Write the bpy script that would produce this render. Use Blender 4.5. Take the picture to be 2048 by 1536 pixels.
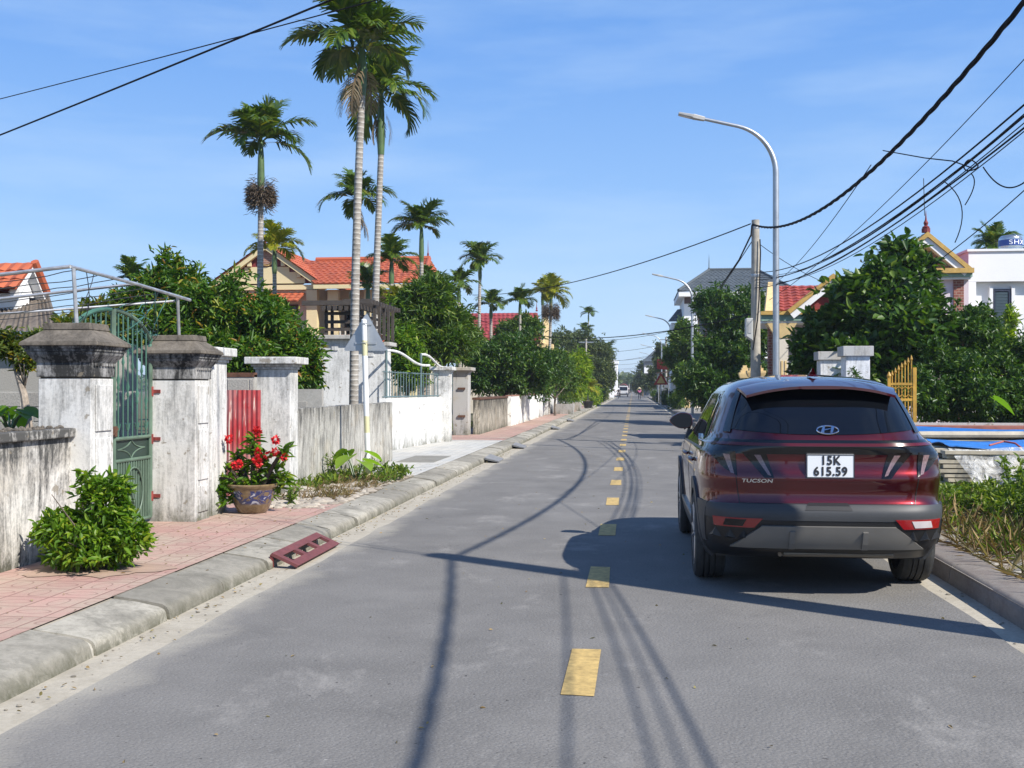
import bpy, bmesh, math, random
import numpy as np
from mathutils import Vector, Matrix, noise as mnoise
R = math.radians
for o in list(bpy.data.objects): bpy.data.objects.remove(o)
S = bpy.context.scene
COL = S.collection
random.seed(7); RNG = np.random.default_rng(7)

# ------------------------------------------------------------------ camera, sky, sun, exposure
FPX = 2170.0; EYE = 1.55
YAW = math.atan((1266-1024)/FPX); PIT = math.atan((777-768)/FPX)
cam = bpy.data.cameras.new('camera'); camo = bpy.data.objects.new('camera', cam); COL.objects.link(camo)
cam.sensor_width = 36; cam.lens = 36*FPX/2048; cam.clip_start = .05; cam.clip_end = 6000
camo.location = (0, 0, EYE); camo.rotation_euler = (R(90)+PIT, 0, YAW)
S.camera = camo

SUN = Vector((.92, -.62, 1.0)).normalized()          # towards the sun: behind the photographer, to the right
ELEV = math.asin(SUN.z); AZ = math.atan2(SUN.x, SUN.y)
W = bpy.data.worlds.new('World'); S.world = W; W.use_nodes = True
nt = W.node_tree; nt.nodes.clear()
sky = nt.nodes.new('ShaderNodeTexSky'); sky.sky_type = 'NISHITA'; sky.sun_disc = False
sky.sun_elevation = ELEV; sky.sun_rotation = AZ
sky.air_density = 1.0; sky.dust_density = .35; sky.ozone_density = 3.0; sky.altitude = 0
bgn = nt.nodes.new('ShaderNodeBackground'); bgn.inputs[1].default_value = .10; SKYK = 11.5
wo = nt.nodes.new('ShaderNodeOutputWorld')
# thin high cloud veils, laid out by sky direction
tc = nt.nodes.new('ShaderNodeTexCoord'); mp = nt.nodes.new('ShaderNodeMapping'); mp.inputs['Scale'].default_value = (1.6, 1.6, 9)
mp.inputs['Rotation'].default_value = (R(4), R(-7), 0)
nz = nt.nodes.new('ShaderNodeTexNoise'); nz.inputs['Scale'].default_value = 2.1; nz.inputs['Detail'].default_value = 6; nz.inputs['Roughness'].default_value = .55
cr = nt.nodes.new('ShaderNodeValToRGB'); cr.color_ramp.elements[0].position = .44; cr.color_ramp.elements[1].position = .82
cr.color_ramp.elements[1].color = (.42, .42, .42, 1); cr.color_ramp.elements[0].color = (0, 0, 0, 1)
mx = nt.nodes.new('ShaderNodeMixRGB'); mx.inputs[2].default_value = (4.3, 5.6, 7.2, 1)
# clear winter sky: the Nishita model eased towards the even blue the air has on this day
tint = nt.nodes.new('ShaderNodeMixRGB'); tint.inputs[0].default_value = .86
sep = nt.nodes.new('ShaderNodeSeparateXYZ'); grd = nt.nodes.new('ShaderNodeValToRGB'); ge = grd.color_ramp.elements
for _ in range(3): ge.new(.5)
for i, (pz, c) in enumerate(((0., (4.1, 5.15, 6.3)), (.06, (3.0, 4.45, 6.3)), (.14, (2.0, 3.55, 6.1)), (.30, (1.05, 2.45, 5.5)), (1., (.35, 1.0, 3.0)))):
    ge[i].position = pz; ge[i].color = (*[q*.1 for q in c], 1)
up10 = nt.nodes.new('ShaderNodeMixRGB'); up10.blend_type = 'MULTIPLY'; up10.inputs[0].default_value = 1; up10.inputs[2].default_value = (SKYK, SKYK, SKYK, 1)
L = nt.links.new
L(tc.outputs['Generated'], sep.inputs[0]); L(sep.outputs[2], grd.inputs[0]); L(grd.outputs[0], up10.inputs[1]); L(up10.outputs[0], tint.inputs[2])
L(tc.outputs['Generated'], mp.inputs[0]); L(mp.outputs[0], nz.inputs[0]); L(nz.outputs[0], cr.inputs[0])
L(sky.outputs[0], tint.inputs[1]); L(tint.outputs[0], mx.inputs[1]); L(cr.outputs[0], mx.inputs[0]); L(mx.outputs[0], bgn.inputs[0]); L(bgn.outputs[0], wo.inputs[0])

sl = bpy.data.lights.new('sun', 'SUN'); sl.energy = 4.8; sl.angle = R(.53); sl.color = (1, .95, .87)
so = bpy.data.objects.new('sun', sl); COL.objects.link(so)
so.rotation_euler = (-SUN).to_track_quat('-Z', 'Y').to_euler(); so.location = (20, -20, 40)
S.view_settings.view_transform = 'Standard'; S.view_settings.look = 'None'; S.view_settings.exposure = .58; S.view_settings.gamma = 1
S.cycles.max_bounces = 8; S.cycles.transparent_max_bounces = 12

# ------------------------------------------------------------------ photo pixel (2048 x 1536) -> place
def ray(px, py):
    u = (px-1024)/FPX; v = (768-py)/FPX
    fy = math.cos(PIT)-v*math.sin(PIT); fz = math.sin(PIT)+v*math.cos(PIT)
    c, s = math.cos(YAW), math.sin(YAW)
    return Vector((u*c-fy*s, u*s+fy*c, fz))
def G(px, py, z=0.):
    d = ray(px, py); t = (z-EYE)/d.z; return Vector((d.x*t, d.y*t, z))
def P(px, py, Y):
    d = ray(px, py); t = Y/d.y; return Vector((d.x*t, Y, EYE+d.z*t))
def PX(px, py, X):
    d = ray(px, py); t = X/d.x; return Vector((X, d.y*t, EYE+d.z*t))

# ------------------------------------------------------------------ object helpers
def tag(o, label=None, cat=None, group=None, kind=None):
    if label: o['label'] = label
    if cat: o['category'] = cat
    if group: o['group'] = group
    if kind: o['kind'] = kind
    return o
LOC = {}
def thing(name, label, cat, loc=(0, 0, 0), group=None):
    o = bpy.data.objects.new(name, None); COL.objects.link(o); o.location = loc
    o.empty_display_size = .2; LOC[o] = Vector(loc)
    return tag(o, label, cat, group)
def wloc(o):
    return LOC.get(o, Vector((0, 0, 0)))
def link(name, me, parent=None):
    o = bpy.data.objects.new(name, me); COL.objects.link(o)
    if parent is not None: o.parent = parent
    LOC[o] = wloc(parent) if parent is not None else Vector((0, 0, 0))
    return o
def dup(root, loc=None, label=None, group=None, rotz=None, scale=None):
    r = root.copy(); COL.objects.link(r)
    if loc is not None: r.location = loc
    if rotz is not None: r.rotation_euler.z = rotz
    if scale is not None: r.scale = scale
    if label: r['label'] = label
    if group: r['group'] = group
    for ch in list(root.children):
        c = ch.copy(); COL.objects.link(c); c.parent = r
        for g in list(ch.children):
            d = g.copy(); COL.objects.link(d); d.parent = c
    return r
class MB:
    """collects faces in world coordinates; build() links them as one mesh object"""
    def __init__(s): s.v = []; s.f = []; s.m = []; s.cur = 0
    def poly(s, pts):
        b = len(s.v); s.v += [tuple(p) for p in pts]; s.f.append(tuple(range(b, b+len(pts)))); s.m.append(s.cur)
    def box(s, x0, x1, y0, y1, z0, z1, M=None):
        c = [(x0, y0, z0), (x1, y0, z0), (x1, y1, z0), (x0, y1, z0), (x0, y0, z1), (x1, y0, z1), (x1, y1, z1), (x0, y1, z1)]
        s.hexa(c, M)
    def hexa(s, c, M=None):
        if M is not None: c = [tuple(M @ Vector(p)) for p in c]
        b = len(s.v); s.v += [tuple(p) for p in c]
        for q in ((0, 3, 2, 1), (4, 5, 6, 7), (0, 1, 5, 4), (1, 2, 6, 5), (2, 3, 7, 6), (3, 0, 4, 7)):
            s.f.append(tuple(b+i for i in q)); s.m.append(s.cur)
    def frustum(s, b0, b1, z0, z1):      # rectangles (x0,x1,y0,y1) at two heights
        a = b0; d = b1
        s.hexa([(a[0], a[2], z0), (a[1], a[2], z0), (a[1], a[3], z0), (a[0], a[3], z0), (d[0], d[2], z1), (d[1], d[2], z1), (d[1], d[3], z1), (d[0], d[3], z1)])
    def ring(s, rings, cap=True, closed=True):
        b = len(s.v); n = len(rings[0])
        for r in rings: s.v += [tuple(p) for p in r]
        for i in range(len(rings)-1):
            for j in range(n if closed else n-1):
                k = (j+1) % n
                s.f.append((b+i*n+j, b+i*n+k, b+(i+1)*n+k, b+(i+1)*n+j)); s.m.append(s.cur)
        if cap:
            s.f.append(tuple(b+j for j in reversed(range(n)))); s.m.append(s.cur)
            e = b+(len(rings)-1)*n; s.f.append(tuple(e+j for j in range(n))); s.m.append(s.cur)
    def tube(s, pts, r, n=8, cap=True):
        pts = [Vector(p) for p in pts]; rs = r if isinstance(r, (list, tuple)) else [r]*len(pts)
        rings = []; up = None
        for i, p in enumerate(pts):
            t = (pts[min(i+1, len(pts)-1)]-pts[max(i-1, 0)]).normalized()
            if up is None:
                up = Vector((0, 0, 1)) if abs(t.z) < .9 else Vector((1, 0, 0))
            a = t.cross(up).normalized(); bb = a.cross(t).normalized(); up = bb
            rings.append([p+(a*math.cos(2*math.pi*k/n)+bb*math.sin(2*math.pi*k/n))*rs[i] for k in range(n)])
        s.ring(rings, cap)
    def lathe(s, prof, c, axis='z', n=24, cap=False):
        rings = []
        for r, h in prof:
            rr = []
            for k in range(n):
                a = 2*math.pi*k/n
                if axis == 'z': rr.append((c[0]+r*math.cos(a), c[1]+r*math.sin(a), c[2]+h))
                elif axis == 'x': rr.append((c[0]+h, c[1]+r*math.cos(a), c[2]+r*math.sin(a)))
                else: rr.append((c[0]+r*math.cos(a), c[1]+h, c[2]+r*math.sin(a)))
            rings.append(rr)
        s.ring(rings, cap)
    def prism(s, poly, axis, a, b):      # polygon in the plane across `axis`, extruded from a to b
        def mk(t):
            if axis == 'x': return [(t, p[0], p[1]) for p in poly]
            if axis == 'y': return [(p[0], t, p[1]) for p in poly]
            return [(p[0], p[1], t) for p in poly]
        s.ring([mk(a), mk(b)])
    def grid(s, fn, nu, nv, flip=False):
        b = len(s.v)
        for i in range(nu+1):
            for j in range(nv+1): s.v.append(tuple(fn(i/nu, j/nv)))
        for i in range(nu):
            for j in range(nv):
                q = (b+i*(nv+1)+j, b+(i+1)*(nv+1)+j, b+(i+1)*(nv+1)+j+1, b+i*(nv+1)+j+1)
                s.f.append(q[::-1] if flip else q); s.m.append(s.cur)
    def build(s, name, mat, parent=None, smooth=False, bevel=0, fix=True, merge=False):
        me = bpy.data.meshes.new(name)
        off = wloc(parent) if parent is not None else Vector((0, 0, 0))
        me.from_pydata([(v[0]-off.x, v[1]-off.y, v[2]-off.z) for v in s.v], [], s.f)
        for m in (mat if isinstance(mat, (list, tuple)) else [mat]): me.materials.append(m)
        if isinstance(mat, (list, tuple)): me.polygons.foreach_set('material_index', s.m)
        if fix or merge:
            bm = bmesh.new(); bm.from_mesh(me)
            if merge: bmesh.ops.remove_doubles(bm, verts=bm.verts, dist=1e-5)
            if fix: bmesh.ops.recalc_face_normals(bm, faces=bm.faces)
            bm.to_mesh(me); bm.free()
        if smooth: me.polygons.foreach_set('use_smooth', [True]*len(me.polygons))
        o = link(name, me, parent)
        if bevel:
            md = o.modifiers.new('bevel', 'BEVEL'); md.width = bevel; md.segments = 2; md.limit_method = 'ANGLE'; md.angle_limit = R(40)
        if smooth and hasattr(me, 'set_sharp_from_angle'): me.set_sharp_from_angle(angle=R(42))
        return o
def npmesh(name, verts, quads, mat, parent=None, smooth=False):
    me = bpy.data.meshes.new(name); off = wloc(parent) if parent is not None else Vector((0, 0, 0))
    v = np.asarray(verts, dtype=np.float32)-np.array(off, dtype=np.float32); q = np.asarray(quads, dtype=np.int32)
    k = q.shape[1]
    me.vertices.add(len(v)); me.vertices.foreach_set('co', v.ravel())
    me.loops.add(q.size); me.loops.foreach_set('vertex_index', q.ravel())
    me.polygons.add(len(q)); me.polygons.foreach_set('loop_start', np.arange(0, q.size, k, dtype=np.int32))
    me.polygons.foreach_set('loop_total', np.full(len(q), k, dtype=np.int32))
    if smooth: me.polygons.foreach_set('use_smooth', np.ones(len(q), dtype=bool))
    me.update(calc_edges=True); me.materials.append(mat)
    return link(name, me, parent)
def text_mesh(txt, size, extrude=.002, align='CENTER', spacing=1.0, bold=0.0):
    cu = bpy.data.curves.new('lettering', 'FONT'); cu.body = txt; cu.size = size; cu.extrude = extrude
    cu.align_x = align; cu.align_y = 'CENTER'; cu.space_character = spacing; cu.offset = bold
    ob = bpy.data.objects.new('lettering', cu); COL.objects.link(ob)
    dg = bpy.context.evaluated_depsgraph_get(); me = bpy.data.meshes.new_from_object(ob.evaluated_get(dg))
    bpy.data.objects.remove(ob); bpy.data.curves.remove(cu)
    return me

# ------------------------------------------------------------------ materials
def newmat(name):
    m = bpy.data.materials.new(name); m.use_nodes = True
    return m, m.node_tree, m.node_tree.nodes['Principled BSDF']
class N:
    """tiny node helper"""
    def __init__(s, nt): s.nt = nt; s.n = nt.nodes; s.l = nt.links.new
    def new(s, t, **k):
        x = s.n.new(t)
        for a, b in k.items(): setattr(x, a, b)
        return x
    def pos(s): return s.new('ShaderNodeNewGeometry').outputs['Position']
    def mapping(s, vec, sc):
        m = s.new('ShaderNodeMapping'); m.inputs['Scale'].default_value = sc; s.l(vec, m.inputs[0]); return m.outputs[0]
    def noise(s, vec, scale, detail=4, rough=.55, dist=0):
        x = s.new('ShaderNodeTexNoise'); s.l(vec, x.inputs['Vector']); x.inputs['Scale'].default_value = scale
        x.inputs['Detail'].default_value = detail; x.inputs['Roughness'].default_value = rough; x.inputs['Distortion'].default_value = dist
        return x.outputs[0]
    def ramp(s, fac, a, b, c0=(0, 0, 0, 1), c1=(1, 1, 1, 1)):
        x = s.new('ShaderNodeValToRGB'); e = x.color_ramp.elements
        e[0].position = a; e[1].position = b; e[0].color = c0; e[1].color = c1; s.l(fac, x.inputs[0]); return x.outputs[0]
    def mix(s, fac, a, b, mode='MIX'):
        x = s.new('ShaderNodeMixRGB', blend_type=mode)
        for i, q in ((0, fac), (1, a), (2, b)):
            if isinstance(q, (int, float)): x.inputs[i].default_value = q if i == 0 else (q, q, q, 1)
            elif isinstance(q, tuple): x.inputs[i].default_value = q if len(q) == 4 else (*q, 1)
            else: s.l(q, x.inputs[i])
        return x.outputs[0]
    def math(s, op, a, b=None, c=None, clamp=False):
        x = s.new('ShaderNodeMath', operation=op); x.use_clamp = clamp
        for i, q in enumerate((a, b, c)):
            if q is None: continue
            if isinstance(q, (int, float)): x.inputs[i].default_value = q
            else: s.l(q, x.inputs[i])
        return x.outputs[0]
    def xyz(s, vec):
        x = s.new('ShaderNodeSeparateXYZ'); s.l(vec, x.inputs[0]); return x.outputs
    def bump(s, h, strength, dist, bsdf):
        x = s.new('ShaderNodeBump'); x.inputs['Strength'].default_value = strength; x.inputs['Distance'].default_value = dist
        s.l(h, x.inputs['Height']); s.l(x.outputs[0], bsdf.inputs['Normal'])
    def rnd(s): return s.new('ShaderNodeNewGeometry').outputs['Random Per Island']
def c4(c): return (*c, 1) if len(c) == 3 else c
def plain(name, col, rough=.6, metal=0., var=.12, scale=6., coat=0., bump=0., spec=.5, alpha=1.):
    m, nt, b = newmat(name); n = N(nt)
    f = n.noise(n.pos(), scale, 5, .6)
    lo = tuple(max(0, x*(1-var)) for x in col); hi = tuple(min(1, x*(1+var)) for x in col)
    n.l(n.ramp(f, .3, .7, c4(lo), c4(hi)), b.inputs['Base Color'])
    b.inputs['Roughness'].default_value = rough; b.inputs['Metallic'].default_value = metal
    b.inputs['Coat Weight'].default_value = coat; b.inputs['Specular IOR Level'].default_value = spec; b.inputs['Coat Roughness'].default_value = .04
    if bump: n.bump(n.noise(n.pos(), scale*6, 4), bump, .01, b)
    return m
def plaster(name, base, dirt=(.05, .05, .048), amount=.5, streak=1., warm=(.42, .36, .27), warmth=.25, z0=.17, z1=1.3, topdark=.0, footdark=.3, bump=.25, blotch=.5):
    """old limewashed wall: run-down streaks, mould, warm patches where lime has gone"""
    m, nt, b = newmat(name); n = N(nt); p = n.pos()
    z = n.xyz(p)[2]
    zf = n.math('MULTIPLY', n.math('SUBTRACT', z, z0), 1/(z1-z0), clamp=True)
    st = n.noise(n.mapping(p, (7, 7, .9)), 2.4, 7, .7, .5)
    bl = n.noise(n.mapping(p, (1, 1, .6)), 3.1, 8, .74, .5)
    fine = n.noise(p, 38, 4, .7)
    wv = n.noise(p, 1.7, 5, .6)
    a = n.math('MULTIPLY', st, streak*.55); a = n.math('ADD', a, n.math('MULTIPLY', bl, blotch))
    a = n.math('ADD', a, n.math('MULTIPLY', fine, .22))
    a = n.math('ADD', a, n.math('MULTIPLY', n.math('POWER', zf, 2.2), topdark))
    a = n.math('ADD', a, n.math('MULTIPLY', n.math('POWER', n.math('SUBTRACT', 1, zf), 6), footdark))
    hi = .55*streak*.5+blotch*.5+.11
    mask = n.ramp(a, hi+.16-amount*.3, hi+.42-amount*.3)
    col = n.mix(n.ramp(wv, .50, .72, (0, 0, 0, 1), (warmth*2,)*3+(1,)), c4(base), c4(warm))
    col = n.mix(n.ramp(fine, .3, .8, (0, 0, 0, 1), (.25, .25, .25, 1)), col, tuple(x*.8 for x in base))
    col = n.mix(mask, col, c4(dirt))
    chip = n.noise(p, 6.5, 5, .6, .2)      # flakes where the lime has come off, and moss at the foot
    col = n.mix(n.math('MULTIPLY', n.ramp(chip, .63, .66), .75 if footdark else 0.), col, tuple(x*.55 for x in warm))
    moss = n.math('MULTIPLY', n.math('POWER', n.math('SUBTRACT', 1, zf), 9), n.ramp(bl, .40, .62))
    col = n.mix(n.math('MULTIPLY', moss, .75 if footdark else 0.), col, (.10, .105, .06, 1))
    n.l(col, b.inputs['Base Color']); b.inputs['Roughness'].default_value = .9; b.inputs['Specular IOR Level'].default_value = .2
    n.bump(n.math('ADD', fine, n.math('MULTIPLY', bl, 1.5)), bump, .012, b)
    return m
def leafmat(name, cols, rough=.45, trans=.35, spec=.4, tone=(1.95, 1.58, 1.0)):
    m, nt, b = newmat(name); n = N(nt)
    x = n.new('ShaderNodeValToRGB'); e = x.color_ramp.elements
    while len(e) < len(cols): e.new(.5)
    for i, (pz, c) in enumerate(cols): e[i].position = pz; e[i].color = c4(tuple(q*k for q, k in zip(c, tone)))
    n.l(n.rnd(), x.inputs[0])
    n.l(x.outputs[0], b.inputs['Base Color']); b.inputs['Roughness'].default_value = rough; b.inputs['Specular IOR Level'].default_value = spec
    t = n.new('ShaderNodeBsdfTranslucent'); n.l(n.mix(1, x.outputs[0], (1.5, 1.7, .6), 'MULTIPLY'), t.inputs[0])
    ms = n.new('ShaderNodeMixShader'); ms.inputs[0].default_value = trans
    out = nt.nodes['Material Output']
    n.l(b.outputs[0], ms.inputs[1]); n.l(t.outputs[0], ms.inputs[2]); n.l(ms.outputs[0], out.inputs[0])
    return m
def rooftile(name, c0, c1, dirt=(.1, .05, .035)):
    m, nt, b = newmat(name); n = N(nt); p = n.pos()
    col = n.mix(n.rnd(), c4(c0), c4(c1)); col = n.mix(n.ramp(n.noise(p, 1.3, 6, .65), .5, .8, (0, 0, 0, 1), (.5, .5, .5, 1)), col, c4(dirt))
    n.l(col, b.inputs['Base Color']); b.inputs['Roughness'].default_value = .65
    return m
# ------------------------------------------------------------------ ground, road, kerbs, pavements
def m_asphalt():
    m, nt, b = newmat('asphalt'); n = N(nt); p = n.pos(); x = n.xyz(p)
    fine = n.noise(p, 95, 4, .85); agg = n.new('ShaderNodeTexVoronoi'); n.l(p, agg.inputs['Vector']); agg.inputs['Scale'].default_value = 48
    ag = n.ramp(agg.outputs['Distance'], .1, .7)
    mott = n.noise(p, 1.4, 7, .62); big = n.noise(n.mapping(p, (1, .35, 1)), .55, 5, .6)
    col = n.mix(n.ramp(mott, .3, .72), (.148, .141, .131, 1), (.208, .198, .183, 1))
    # wheel tracks polished a little darker, the crown between them dustier
    tr = n.math('ABSOLUTE', n.math('SINE', n.math('MULTIPLY', n.math('ADD', x[0], .27), 2.45)))
    col = n.mix(n.math('MULTIPLY', n.math('POWER', tr, 3), .10), col, (.128, .126, .124, 1))
    col = n.mix(n.math('MULTIPLY', n.ramp(ag, .0, .45, (1, 1, 1, 1), (0, 0, 0, 1)), .42), col, (.27, .265, .255, 1))
    col = n.mix(n.math('MULTIPLY', n.ramp(fine, .50, .66), .72), col, (.045, .046, .05, 1))
    col = n.mix(n.math('MULTIPLY', n.ramp(fine, .30, .16), .0), col, (.3, .3, .3, 1))
    dust = n.noise(n.mapping(p, (1.2, .8, 1)), .8, 9, .74, .25)
    col = n.mix(n.math('MULTIPLY', n.ramp(dust, .555, .71), .55), col, (.36, .34, .31, 1))
    stn = n.noise(n.mapping(p, (1.1, .7, 1)), 2.7, 3, .5, .5)
    col = n.mix(n.math('MULTIPLY', n.ramp(stn, .70, .78), .35), col, (.05, .05, .052, 1))
    # sand swept against the left and right edges
    ed = n.math('MULTIPLY', n.math('SUBTRACT', n.math('MULTIPLY', n.math('ADD', x[0], n.math('MULTIPLY', mott, .9)), -1), 2.12), 3.2, clamp=True)
    col = n.mix(n.math('MULTIPLY', ed, .7), col, (.40, .37, .305, 1))
    spk = n.noise(p, 23, 2, .5)
    col = n.mix(n.math('MULTIPLY', n.ramp(spk, .715, .735), .8), col, (.028, .026, .024, 1))
    spw = n.noise(n.mapping(p, (1.0, 1.6, 1)), 31, 2, .5)
    col = n.mix(n.math('MULTIPLY', n.ramp(spw, .745, .77), .5), col, (.55, .54, .52, 1))
    # hairline cracks and a few tar patches
    vc = n.new('ShaderNodeTexVoronoi', feature='DISTANCE_TO_EDGE'); wv = n.new('ShaderNodeVectorMath', operation='ADD'); ns = n.new('ShaderNodeTexNoise'); ns.inputs['Scale'].default_value = 2.2; ns.inputs['Detail'].default_value = 6; n.l(p, ns.inputs['Vector'])
    sc_ = n.new('ShaderNodeVectorMath', operation='SCALE'); sc_.inputs['Scale'].default_value = 1.1; n.l(ns.outputs['Color'], sc_.inputs[0]); n.l(p, wv.inputs[0]); n.l(sc_.outputs[0], wv.inputs[1]); n.l(n.mapping(wv.outputs[0], (1, .5, 1)), vc.inputs['Vector']); vc.inputs['Scale'].default_value = .38
    ck = n.math('MULTIPLY', n.ramp(vc.outputs['Distance'], .0, .006, (1, 1, 1, 1), (0, 0, 0, 1)), n.ramp(big, .50, .62))
    col = n.mix(n.math('MULTIPLY', ck, .5), col, (.05, .048, .046, 1))
    col = n.mix(n.math('MULTIPLY', n.ramp(n.noise(n.mapping(p, (1, .4, 1)), .33, 4, .55, .2), .45, .60), .22), col, (.25, .24, .225, 1))
    n.l(col, b.inputs['Base Color']); b.inputs['Roughness'].default_value = .9; b.inputs['Specular IOR Level'].default_value = .18
    n.bump(ag, .35, .006, b)
    return m
def m_concrete(name, base, var=.2, stain=.5, dark=(.11, .105, .09), foot=0.):
    m, nt, b = newmat(name); n = N(nt); p = n.pos()
    f = n.noise(p, 2.2, 8, .68, .5); g = n.noise(p, 30, 5, .7)
    col = n.mix(n.rnd(), tuple(x*(1-var) for x in base), tuple(x*(1+var*.5) for x in base))
    col = n.mix(n.math('MULTIPLY', n.ramp(f, .48, .72), stain), col, c4(dark))
    h = n.noise(p, 8.5, 9, .78, .4); col = n.mix(n.math('MULTIPLY', n.ramp(h, .46, .66), stain*.75), col, tuple(x*1.25 for x in dark))
    if foot:
        zz = n.xyz(p)[2]; ft = n.math('SUBTRACT', 1, n.math('MULTIPLY', zz, 1/foot), clamp=True)
        col = n.mix(n.math('MULTIPLY', n.math('MULTIPLY', ft, n.ramp(h, .30, .55)), .85), col, (.085, .085, .055, 1))
    col = n.mix(n.math('MULTIPLY', n.ramp(g, .4, .75), .4), col, tuple(x*.55 for x in base))
    n.l(col, b.inputs['Base Color']); b.inputs['Roughness'].default_value = .92; b.inputs['Specular IOR Level'].default_value = .2
    n.bump(n.math('ADD', f, n.math('MULTIPLY', g, .4)), .45, .02, b)
    return m
def m_paving(name, base, joint, size, ringed=True, dust=(.42, .345, .27)):
    m, nt, b = newmat(name); n = N(nt); p = n.pos(); x = n.xyz(p)
    wob = n.math('MULTIPLY', n.math('SUBTRACT', n.noise(p, 3, 2), .5), .02)
    u = n.math('DIVIDE', n.math('ADD', x[0], wob), size); v = n.math('DIVIDE', n.math('ADD', x[1], wob), size)
    fu = n.math('FRACT', u); fv = n.math('FRACT', v)
    au = n.math('ABSOLUTE', n.math('SUBTRACT', fu, .5)); av = n.math('ABSOLUTE', n.math('SUBTRACT', fv, .5))
    j = n.ramp(n.math('MAXIMUM', au, av), .468, .488)
    if ringed:      # each tile is cast with a long oval groove, turned every other tile
        chk = n.math('MODULO', n.math('ADD', n.math('FLOOR', u), n.math('FLOOR', v)), 2); chk = n.math('ABSOLUTE', chk)
        cu = n.math('SUBTRACT', fu, .5); cv = n.math('SUBTRACT', fv, .5)
        def oval(a, c):
            d = n.math('SQRT', n.math('ADD', n.math('POWER', n.math('MULTIPLY', a, 1.0), 2), n.math('POWER', n.math('MULTIPLY', c, 1.9), 2)))
            return n.math('ABSOLUTE', n.math('SUBTRACT', d, .36))
        o = n.mix(chk, oval(cu, cv), oval(cv, cu))
        ov = n.ramp(o, .018, .04, (1, 1, 1, 1), (0, 0, 0, 1))
        j = n.math('MAXIMUM', j, n.math('MULTIPLY', ov, .7))
    tile = n.new('ShaderNodeTexWhiteNoise', noise_dimensions='2D'); cmb = n.new('ShaderNodeCombineXYZ')
    n.l(n.math('FLOOR', u), cmb.inputs[0]); n.l(n.math('FLOOR', v), cmb.inputs[1]); n.l(cmb.outputs[0], tile.inputs['Vector'])
    col = n.mix(tile.outputs['Value'], tuple(q*.86 for q in base), tuple(min(1, q*1.1) for q in base))
    f = n.noise(p, 1.5, 7, .68); g = n.noise(p, 45, 4, .7)
    col = n.mix(n.math('MULTIPLY', n.ramp(f, .40, .64), .85), col, c4(dust))
    col = n.mix(n.math('MULTIPLY', n.ramp(g, .4, .7), .22), col, tuple(q*.6 for q in base))
    col = n.mix(n.math('MULTIPLY', j, .62), col, c4(joint))
    n.l(col, b.inputs['Base Color']); b.inputs['Roughness'].default_value = .9; b.inputs['Specular IOR Level'].default_value = .2
    n.bump(n.math('SUBTRACT', n.math('MULTIPLY', g, .3), j), .5, .008, b)
    return m
def m_soil(name, a, c, sc=1.2):
    m, nt, b = newmat(name); n = N(nt); p = n.pos()
    f = n.noise(p, sc, 8, .7); g = n.noise(p, sc*22, 5, .75)
    col = n.mix(n.ramp(f, .35, .68), c4(a), c4(c)); col = n.mix(n.math('MULTIPLY', n.ramp(g, .4, .7), .5), col, tuple(x*.55 for x in a))
    n.l(col, b.inputs['Base Color']); b.inputs['Roughness'].default_value = .95
    n.bump(g, .8, .03, b); return m
M = {}
M['asphalt'] = m_asphalt()
M['gutter'] = m_concrete('gutter_concrete', (.44, .40, .325), .08, .6, (.24, .21, .16))
M['kerb'] = m_concrete('kerb_concrete', (.37, .345, .29), .36, .85, (.105, .10, .082), .10)
M['kerb2'] = m_concrete('kerb_concrete_dusty', (.25, .225, .20), .1, .5, (.13, .09, .08))
M['redpave'] = m_paving('red_paving', (.43, .265, .225), (.19, .10, .085), .30)
M['greypave'] = m_paving('grey_paving', (.45, .45, .43), (.19, .19, .18), .20, False, (.55, .52, .46))
M['soil'] = m_soil('soil', (.19, .15, .10), (.30, .25, .18))
M['yard'] = m_soil('yard_soil', (.12, .10, .06), (.07, .085, .03))
M['paint'] = plain('road_paint', (.47, .325, .115), .8, var=.32, scale=16)

g = MB(); g.poly([(-1500, -200, -.06), (1500, -200, -.06), (1500, 3000, -.06), (-1500, 3000, -.06)])
tag(g.build('ground', M['yard'], fix=False), kind='structure')
def jag(x, y0, y1, step, a): return [(x+random.uniform(-a, a), y0+i*(y1-y0)/max(1, int((y1-y0)/step)), 0) for i in range(int((y1-y0)/step)+1)]
def strip(name, xl, xr, y0, y1, z, mat, ja=0., step=.5):
    mb = MB(); n = max(1, int((y1-y0)/step))
    a = [(xl+random.uniform(-ja, ja), y0+i*(y1-y0)/n, z) for i in range(n+1)]; b = [(xr+random.uniform(-ja, ja), y0+i*(y1-y0)/n, z) for i in range(n+1)]
    for i in range(n): mb.poly([a[i], b[i], b[i+1], a[i+1]])
    return tag(mb.build(name, mat, fix=False, merge=True), kind='structure')
XL, XR = -2.80, 2.27
strip('road', XL, XR, -40, 620, 0, M['asphalt'], .025, .45)
strip('gutter', -3.14, XL+.06, -40, 620, -.008, M['gutter'], 0, 3)
strip('gutter', XR-.06, 2.53, -40, 620, -.008, M['gutter'], 0, 3)
mk = MB()
for k in range(-4, 118):
    y = 5.475+k*2.998; mk.poly([(x+random.uniform(-.006, .006), yy+random.uniform(-.012, .012), .004) for x, yy in ((-.362, y), (-.192, y), (-.192, y+.975), (-.362, y+.975))])
tag(mk.build('road_markings', M['paint'], fix=False), kind='structure')
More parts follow.
